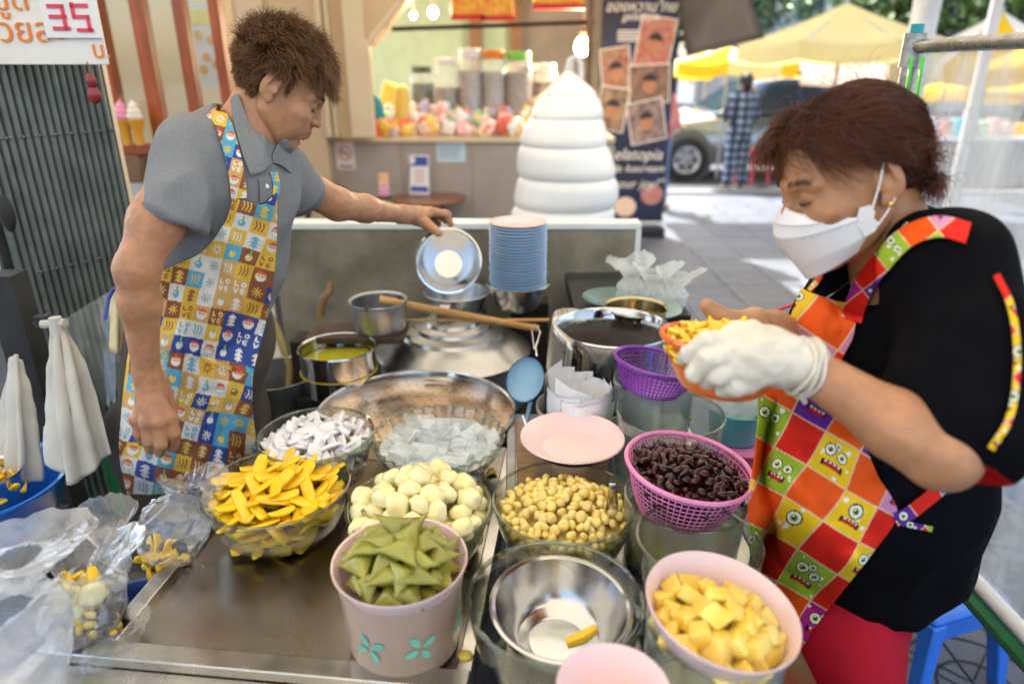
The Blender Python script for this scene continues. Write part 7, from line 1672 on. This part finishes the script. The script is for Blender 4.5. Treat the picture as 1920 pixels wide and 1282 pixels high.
# black shirt
s = SDF(.0042)
s.cap(W(1690, 520, .98), W(1660, 700, 1.02), .095, .125, .05).cap(W(1660, 700, 1.02), W(1640, 880, 1.08), .128, .150, .05).cap(W(1640, 880, 1.08), W(1635, 1000, 1.14), .152, .15, .05)
s.cap(W(1745, 495, .88), W(1590, 560, 1.10), .070, .06, .05).cap(W(1765, 560, .90), W(1775, 700, .93), .085, .10, .05)
s.cap(W(1795, 520, .83), W(1812, 680, .80), .066, .075, .04).cap(W(1812, 680, .80), W(1795, 800, .775), .075, .074, .03).cap(W(1812, 680, .80), W(1735, 740, .79), .066, .058, .04)
s.cap(W(1600, 570, 1.06), W(1545, 640, 1.06), .06, .06, .04).cap(W(1690, 500, .96), W(1600, 600, 1.0), .075, .07, .04)
s.ell(Er+Vector((-.03, -.0, -.045)), (.10, .08, .062), .008, 'sub'); s.ell(n0.lerp(n1, .70)+Vector((-.035, -.025, 0)), (.060, .060, .055), .012, 'sub').ell(W(1610, 530, .93), (.035, .05, .045), .02, 'sub')
V_, Q_ = cloth_sdf(s, .009, 8, 6, (1, 1, .5)); ec = np.array(Er+Vector((-.03, -.0, -.045))); qn = np.linalg.norm((V_-ec)/np.array([.10, .08, .062]), axis=1); cs_ = np.tile(np.array([.0035,.0035,.005]), (len(V_), 1)); cs_[(qn < 1.07)] = [.6,.015,.015]; shirt = objat('black_shirt', V_, Q_, M('black cotton shirt', (.01,.01,.01), .85, var=.2, vscale=30, spec=.08, attr='print'), wr_, cs_)
b = MB(); hc_ = W(1800, 828, .765)
nrm = (Er-W(1812, 680, .80)).normalized()
m_redc = M('red lining', (.65,.02,.02), .7)
# trousers
s = SDF(.006); hp = W(1555, 1130, 1.2); s.cap(W(1610, 1000, 1.16), hp, .12, .125, .05)
for dx, dy in ((-.02, -.085), (.02, .085)): s.cap(hp+Vector((dx, dy, -.02)), Vector((hp.x+dx-.03, hp.y+dy, .08)), .105, .075, .05)
V_, Q_ = cloth_sdf(s, .014, 5, 9, (1, 1, .25)); trR = objat('red_trousers', V_, Q_, M('crimson trousers', (.42,.004,.02), .75, var=.25, vscale=6, spec=.25), wr_)
for dx, dy in ((-.05, -.085), (-.01, .085)): b = MB(); b.ball((hp.x+dx-.05-wr_.location.x, hp.y+dy-wr_.location.y, .04), (.12, .05, .04), 14, 9); b.obj('shoe', m_dark, wr_)
# apron of the right woman
bv = bvh_of(shirt, trR)
rowsR = [[(1502, 540), (1530, 552), (1570, 565), (1606, 570)], [(1480, 600), (1515, 612), (1560, 625), (1600, 630)], [(1455, 650), (1490, 668), (1530, 685), (1572, 690)], [(1425, 715), (1470, 740), (1520, 755), (1570, 760)], [(1420, 790), (1480, 810), (1545, 825), (1615, 820)], [(1414, 860), (1485, 885), (1560, 895), (1645, 890)],
         [(1402, 940), (1485, 965), (1575, 975), (1682, 962)], [(1405, 1030), (1475, 1050), (1550, 1055), (1636, 1035)], [(1420, 1120), (1470, 1130), (1530, 1125), (1585, 1100)], [(1440, 1200), (1470, 1200), (1505, 1180), (1535, 1165)], [(1470, 1260), (1480, 1255), (1490, 1240), (1500, 1220)]]
def wrR(x, y):
    P = np.stack([x.ravel()/90, y.ravel()/110, 0*x.ravel()], 1); f = np.exp(-(((y-700-(x-1430)*.6)/22)**2))*(y < 900); return .018*fbm(P, 1, 3, 4).reshape(x.shape)+.008*np.sin((x*.8-y*.35)/38)*np.clip((y-700)/200, 0, 1)-.008*f
G, Gp = drape(rowsR, bv, .012, 400, 210, 1.08, 10, wrR)
def rcol(Gp, th_, cell, wob=0, ox=0): x, y = Gp[..., 0]+wob+ox, Gp[..., 1]+wob; a = (x*math.cos(th_)+y*math.sin(th_))/cell; b_ = (-x*math.sin(th_)+y*math.cos(th_))/cell; return right_print(a.ravel(), b_.ravel()).reshape(*Gp.shape[:2], 3)
wob = 17*vnoise(np.stack([Gp[..., 0].ravel()/110, Gp[..., 1].ravel()/110, 0*Gp[..., 0].ravel()], 1), 5).reshape(Gp.shape[:2])
o = link('apron', gridmesh('apron', G-np.array(wr_.location), m_apR, rcol(Gp, R(30), 73, wob)), wr_); solidify(o, .0018, 0)
bvs = bvh_of(shirt, bodyR)
for path, wpx, nm in ((((1596, 600), (1614, 548), (1650, 495), (1700, 445), (1760, 425), (1825, 440)), 40, 'apron_strap'), (((1518, 545), (1530, 530), (1540, 515)), 10, 'apron_strap'), (((1868, 515), (1894, 570), (1906, 640), (1905, 720), (1890, 790), (1852, 850)), 13, 'apron_strap'), (((1678, 975), (1705, 962), (1740, 935), (1768, 912)), 26, 'apron_tie'), (((1682, 978), (1715, 985), (1750, 992)), 10, 'apron_tie')):
    G, Gp = band(path, wpx, bvs if nm == 'apron_strap' else bv, .007, .98); o = link(nm, gridmesh(nm, G-np.array(wr_.location), m_apR, rcol(Gp, R(52), 60, 0, 25)), wr_); solidify(o, .0016, 0)
# sleeve lining

# mask
m_mask = M('white mask fabric', (.80,.80,.82), .7, var=.03, sss=.15, sssr=(1,1,1), bump=.2, bscale=300, bdist=.0005)
def maskpt(u, v):
    "u -1..1 across, v 0 top .. 1 bottom; folded boat shaped mask (head space, cm)"
    au = abs(u); sg = math.copysign(1, u) if u else 1
    prof = [(0, 9.6, -.6, 3.6, 7.4, -2.4), (.28, 11.1, -2.6, 6.4, 5.0, -3.4), (.55, 11.7, -4.4, 7.0, 3.0, -4.0), (.8, 10.2, -8.6, 6.6, 2.8, -6.6), (1, 9.0, -11.6, 5.0, 3.6, -8.8)]
    vv = [p[0] for p in prof]; it = [np.interp(v, vv, [p[k] for p in prof]) for k in range(1, 6)]
    fy, fz, ex_, ey, ez = it; bul = 1-(1-au)**1.0
    x = sg*ex_*(math.sin(au*math.pi/2)**.95); y = fy+(ey-fy)*(au**1.55)+.5*math.sin(au*math.pi); z = fz+(ez-fz)*(au**1.3); return (x*.01, y*.01, z*.01)
Gm = np.array([[maskpt(u, v) for u in np.linspace(-1, 1, 49)] for v in np.linspace(0, 1, 45)])
Gm[..., 2] += .0006*fbm(Gm.reshape(-1, 3), 60, 3, 2).reshape(Gm.shape[:2])
Gw = xf(HRm, Gm.reshape(-1, 3)).reshape(Gm.shape)-np.array(wr_.location); mk = link('face_mask', gridmesh('face_mask', Gw, m_mask), wr_); solidify(mk, .0012, 0)
m_st = M('mask stitching', (.62,.62,.65), .8)
b = MB()
for v in (.02, .28, .30, .56, .585, .985):
    pts = [Vector(xf(HRm, [maskpt(u, v)])[0])-wr_.location+(CAM-Vector(xf(HRm, [maskpt(u, v)])[0])).normalized()*.0014 for u in np.linspace(-.97, .97, 44)]
    if v in (.28, .56): b.tube(pts, .0007, 4)
    else:
        for k in range(0, 42, 2): b.tube([pts[k], pts[k].lerp(pts[k+1], .6)], .0006, 4)
b.obj('stitching', m_st, mk)['kind'] = 'stuff'
# flap at the side where the loops join
for sx in (-1, 1):
    b = MB(); pts = [(sx*7.2, 3.2, -2.6), (sx*7.5, 1.9, -2.7), (sx*7.55, 1.6, -3.7), (sx*7.5, 1.9, -4.5), (sx*7.4, 1.3, -5.3), (sx*7.3, 2.0, -6.2), (sx*6.9, 3.2, -6.6), (sx*6.9, 4.0, -4.5)]
    P = xf(HRm, np.array(pts)*.01)-np.array(wr_.location); b.add([tuple(q) for q in P], [tuple(range(8))]); o = b.obj('side_flap', m_mask, mk, smooth=False); solidify(o, .0012, 0)
    for a_, c3_ in (((sx*7.5, 1.8, -3.2), (sx*7.9, -.6, 2.0)), ((sx*7.4, 1.6, -5.6), (sx*7.9, -1.0, -2.8))):
        q = xf(HRm, np.array([a_, ((a_[0]+c3_[0])/2+sx*.25, (a_[1]+c3_[1])/2, (a_[2]+c3_[2])/2), c3_])*.01)-np.array(wr_.location); b = MB(); b.tube([Vector(k) for k in q], .0013, 6); b.obj('ear_loop', m_mask, mk)
# hair of the right woman
V2, Q2 = cap_mesh(Vr, Qr, NR, sclR, .003, 5); objat('hair_base', xf(HRm, V2), Q2, M('dark red hair mass', (.035,.014,.010), .6, bump=1, bscale=200, bdist=.003), wr_)
cE = np.array([0, -.007, .032]); rE = np.array([.075, .087, .083])
def surfR(P, s_):
    q = (P-cE)/rE; l = np.linalg.norm(q, axis=1)[:, None]; n = q/rE; n /= np.linalg.norm(n, axis=1)[:, None]
    y = P[:, 1:2]; fr = np.clip((y+.01)/.03, 0, 1); side = np.sign(P[:, 0:1])
    nearS = np.clip(.5-P[:, 0:1]/.02, 0, 1); f = np.concatenate([(.5-.9*nearS)*fr+0*y, (1.1-1.5*nearS)*fr-1.0*(1-fr), -.45-.3*(1-fr)+0*y], 1)
    low = np.clip((.035-P[:, 2:3])/.03, 0, 1)*np.clip((.06-y)/.05, 0, 1); f = f*(1-low)+np.array([0, -1.0, -.35])*low
    f = f-n*(f*n).sum(1)[:, None]; off = 1.03+.06*math.sin(s_*2.6); return f+n*np.clip((off-l)*9, -1.2, 1.2)
rt, nr = scalp_pts(Vr, Qr, NR, 15000, lambda L: sclR(L) > .2, 8); rnd = np.random.RandomState(5)
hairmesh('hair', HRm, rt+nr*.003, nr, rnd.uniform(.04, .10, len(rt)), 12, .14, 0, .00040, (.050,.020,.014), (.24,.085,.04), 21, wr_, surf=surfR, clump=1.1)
# loose curls at the back
N_ = 2600; tt = rnd.uniform(0, 1, (N_, 3)); rt = np.stack([(tt[:, 0]-.5)*.12, -.066-.014*tt[:, 1], -.045+.07*tt[:, 2]], 1)
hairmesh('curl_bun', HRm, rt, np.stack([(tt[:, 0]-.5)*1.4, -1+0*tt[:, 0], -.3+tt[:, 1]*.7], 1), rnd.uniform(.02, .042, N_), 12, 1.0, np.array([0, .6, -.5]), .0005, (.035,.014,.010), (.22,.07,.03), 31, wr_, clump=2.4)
N_ = 1100; rt, nr = scalp_pts(Vr, Qr, NR, N_, lambda L: (sclR(L) > .2) & (L[:, 1] > 2.5) & (L[:, 0] > .5), 19)
hairmesh('fringe', HRm, rt+nr*.004, nr*.5+np.array([.25, .9, .05]), rnd.uniform(.035, .075, N_), 10, .25, np.array([0, -.15, -.55]), .00042, (.045,.018,.012), (.25,.09,.045), 51, wr_, clump=1.2, jt=.09)
N_ = 160; rt, nr = scalp_pts(Vr, Qr, NR, N_, lambda L: sclR(L) > .3, 9); hfl = hairmesh('flyaway_hair', HRm, rt+nr*.01, nr*.8+np.array([0, .3, .1]), rnd.uniform(.03, .07, N_), 9, .5, np.array([0, 0, -.3]), .0003, (.06,.025,.02), (.22,.08,.04), 41, wr_, clump=.8)
hfl['kind'] = 'stuff'
brow(HRm, Vr, NR, wr_, (.02,.012,.01), 170, 4); lashes(HRm, wr_)
# earring, scrunchie, chain
q = Vector(xf(HRm, [[-.0815, -.002, -.033]])[0])-wr_.location; b = MB(); b.ball(q, .0035, 12, 8); q2 = Vector(xf(HRm, [[.0815, -.002, -.033]])[0])-wr_.location; b.obj('earring', M('gold', (.85,.55,.12), .2, 1, var=0), wr_)
b = MB(); b.tube([W(1668, 375, .88)-wr_.location, W(1680, 395, .885)-wr_.location, W(1700, 385, .90)-wr_.location, W(1722, 405, .92)-wr_.location], [.006, .008, .007, .005], 8); b.obj('scrunchie', M('blue dotted cloth', (.02,.06,.32), .8, var=.6, vscale=160, col2=(.05,.12,.42)), wr_)
for path in ([(1690, 425), (1650, 470), (1610, 520), (1570, 555)], [(1700, 430), (1650, 480), (1630, 520), (1605, 562)]):
    pass
bb = bvh_of(bodyR, shirt); b = MB()
for k in range(46):
    s_ = k/45; px, py = 1700-150*s_, 418+140*s_+10*math.sin(s_*3); hit = bb.ray_cast(CAM, (W(px, py, 1)-CAM).normalized())
    if hit[0]: b.ball(hit[0]-wr_.location+(CAM-hit[0]).normalized()*.001, (.0019, .0019, .0013), 6, 4)
b.obj('neck_chain', M('silver chain', (.7,.7,.72), .25, 1), wr_)['kind'] = 'stuff'
# orange basket with yellow kernels, in her hands
tk, p, r, R_ = basket('orange_basket', 1368, 640, 246, 0, .062, m_orng, 'orange plastic basket of yellow kernels held in her hands', nv=50, nh=8, base=.62) if False else (None,)*4
cb_ = W(1365, 636, .885); rO = 121*.885/F; t = empty('orange_basket', cb_, 'orange plastic basket of yellow kernels held by the masked woman', 'basket'); t.rotation_euler = (R(-6), R(4), 0)
b = MB(); b.lathe([(rO-.001, -.004), (rO+.002, -.0055), (rO+.0045, -.001), (rO+.003, .003), (rO, .0035), (rO-.003, 0), (rO-.002, -.004)], 64); b.obj('rim', m_orng, t)
Rf = lambda s_: rO*(.58+.42*s_**.7); b = MB(); hO = .068
b.lathe([(0, -hO), (Rf(0), -hO)]+[(Rf(s_), -hO*(1-s_)) for s_ in np.linspace(.05, .55, 8)], 56); b.obj('solid_base', m_orng, t)
b = MB()
for k in range(60): a = 2*math.pi*k/60; b.tube([(Rf(s_)*math.cos(a), Rf(s_)*math.sin(a), -hO*(1-s_)) for s_ in (.5, .75, 1)], .0011, 4, cap=False)
for s_ in (.62, .72, .82, .92): b.tube([(Rf(s_)*math.cos(a), Rf(s_)*math.sin(a), -hO*(1-s_)) for a in np.linspace(0, 6.283, 48, endpoint=False)], .0011, 4, closed=True)
b.obj('mesh_wall', m_orng, t)
kk = [strip(50+i, L=.021, wd=.0085, th=.005).mesh('yellow_sliver', M('wet yellow kernel', (.95,.62,.02), .3, var=.12, vscale=40, coat=.4, objvar=.12, sss=.2, sssr=(1,.6,.1))) for i in range(5)]
heap(190, cb_, lambda z: rO*.97, 0, -.004, .018, .0088, kk, 'yellow_sliver', 'one of the wet yellow slivers in the orange basket', 'sliver', 'yellow slivers in the orange basket', zmin=-.02, tilt=.5, seed=44)
b = MB(); b.lathe([(0, -hO+.003), (Rf(.1)*.95, -hO+.004), (rO*.93, -.012), (0, -.004)], 32); tag(b.obj('sliver_mass', M('yellow sliver mass', (.85,.5,.02), .4, var=.3, vscale=80, bump=1, bscale=150), None, cb_), 'mass of yellow slivers deep in the orange basket', 'sliver', kind='stuff')
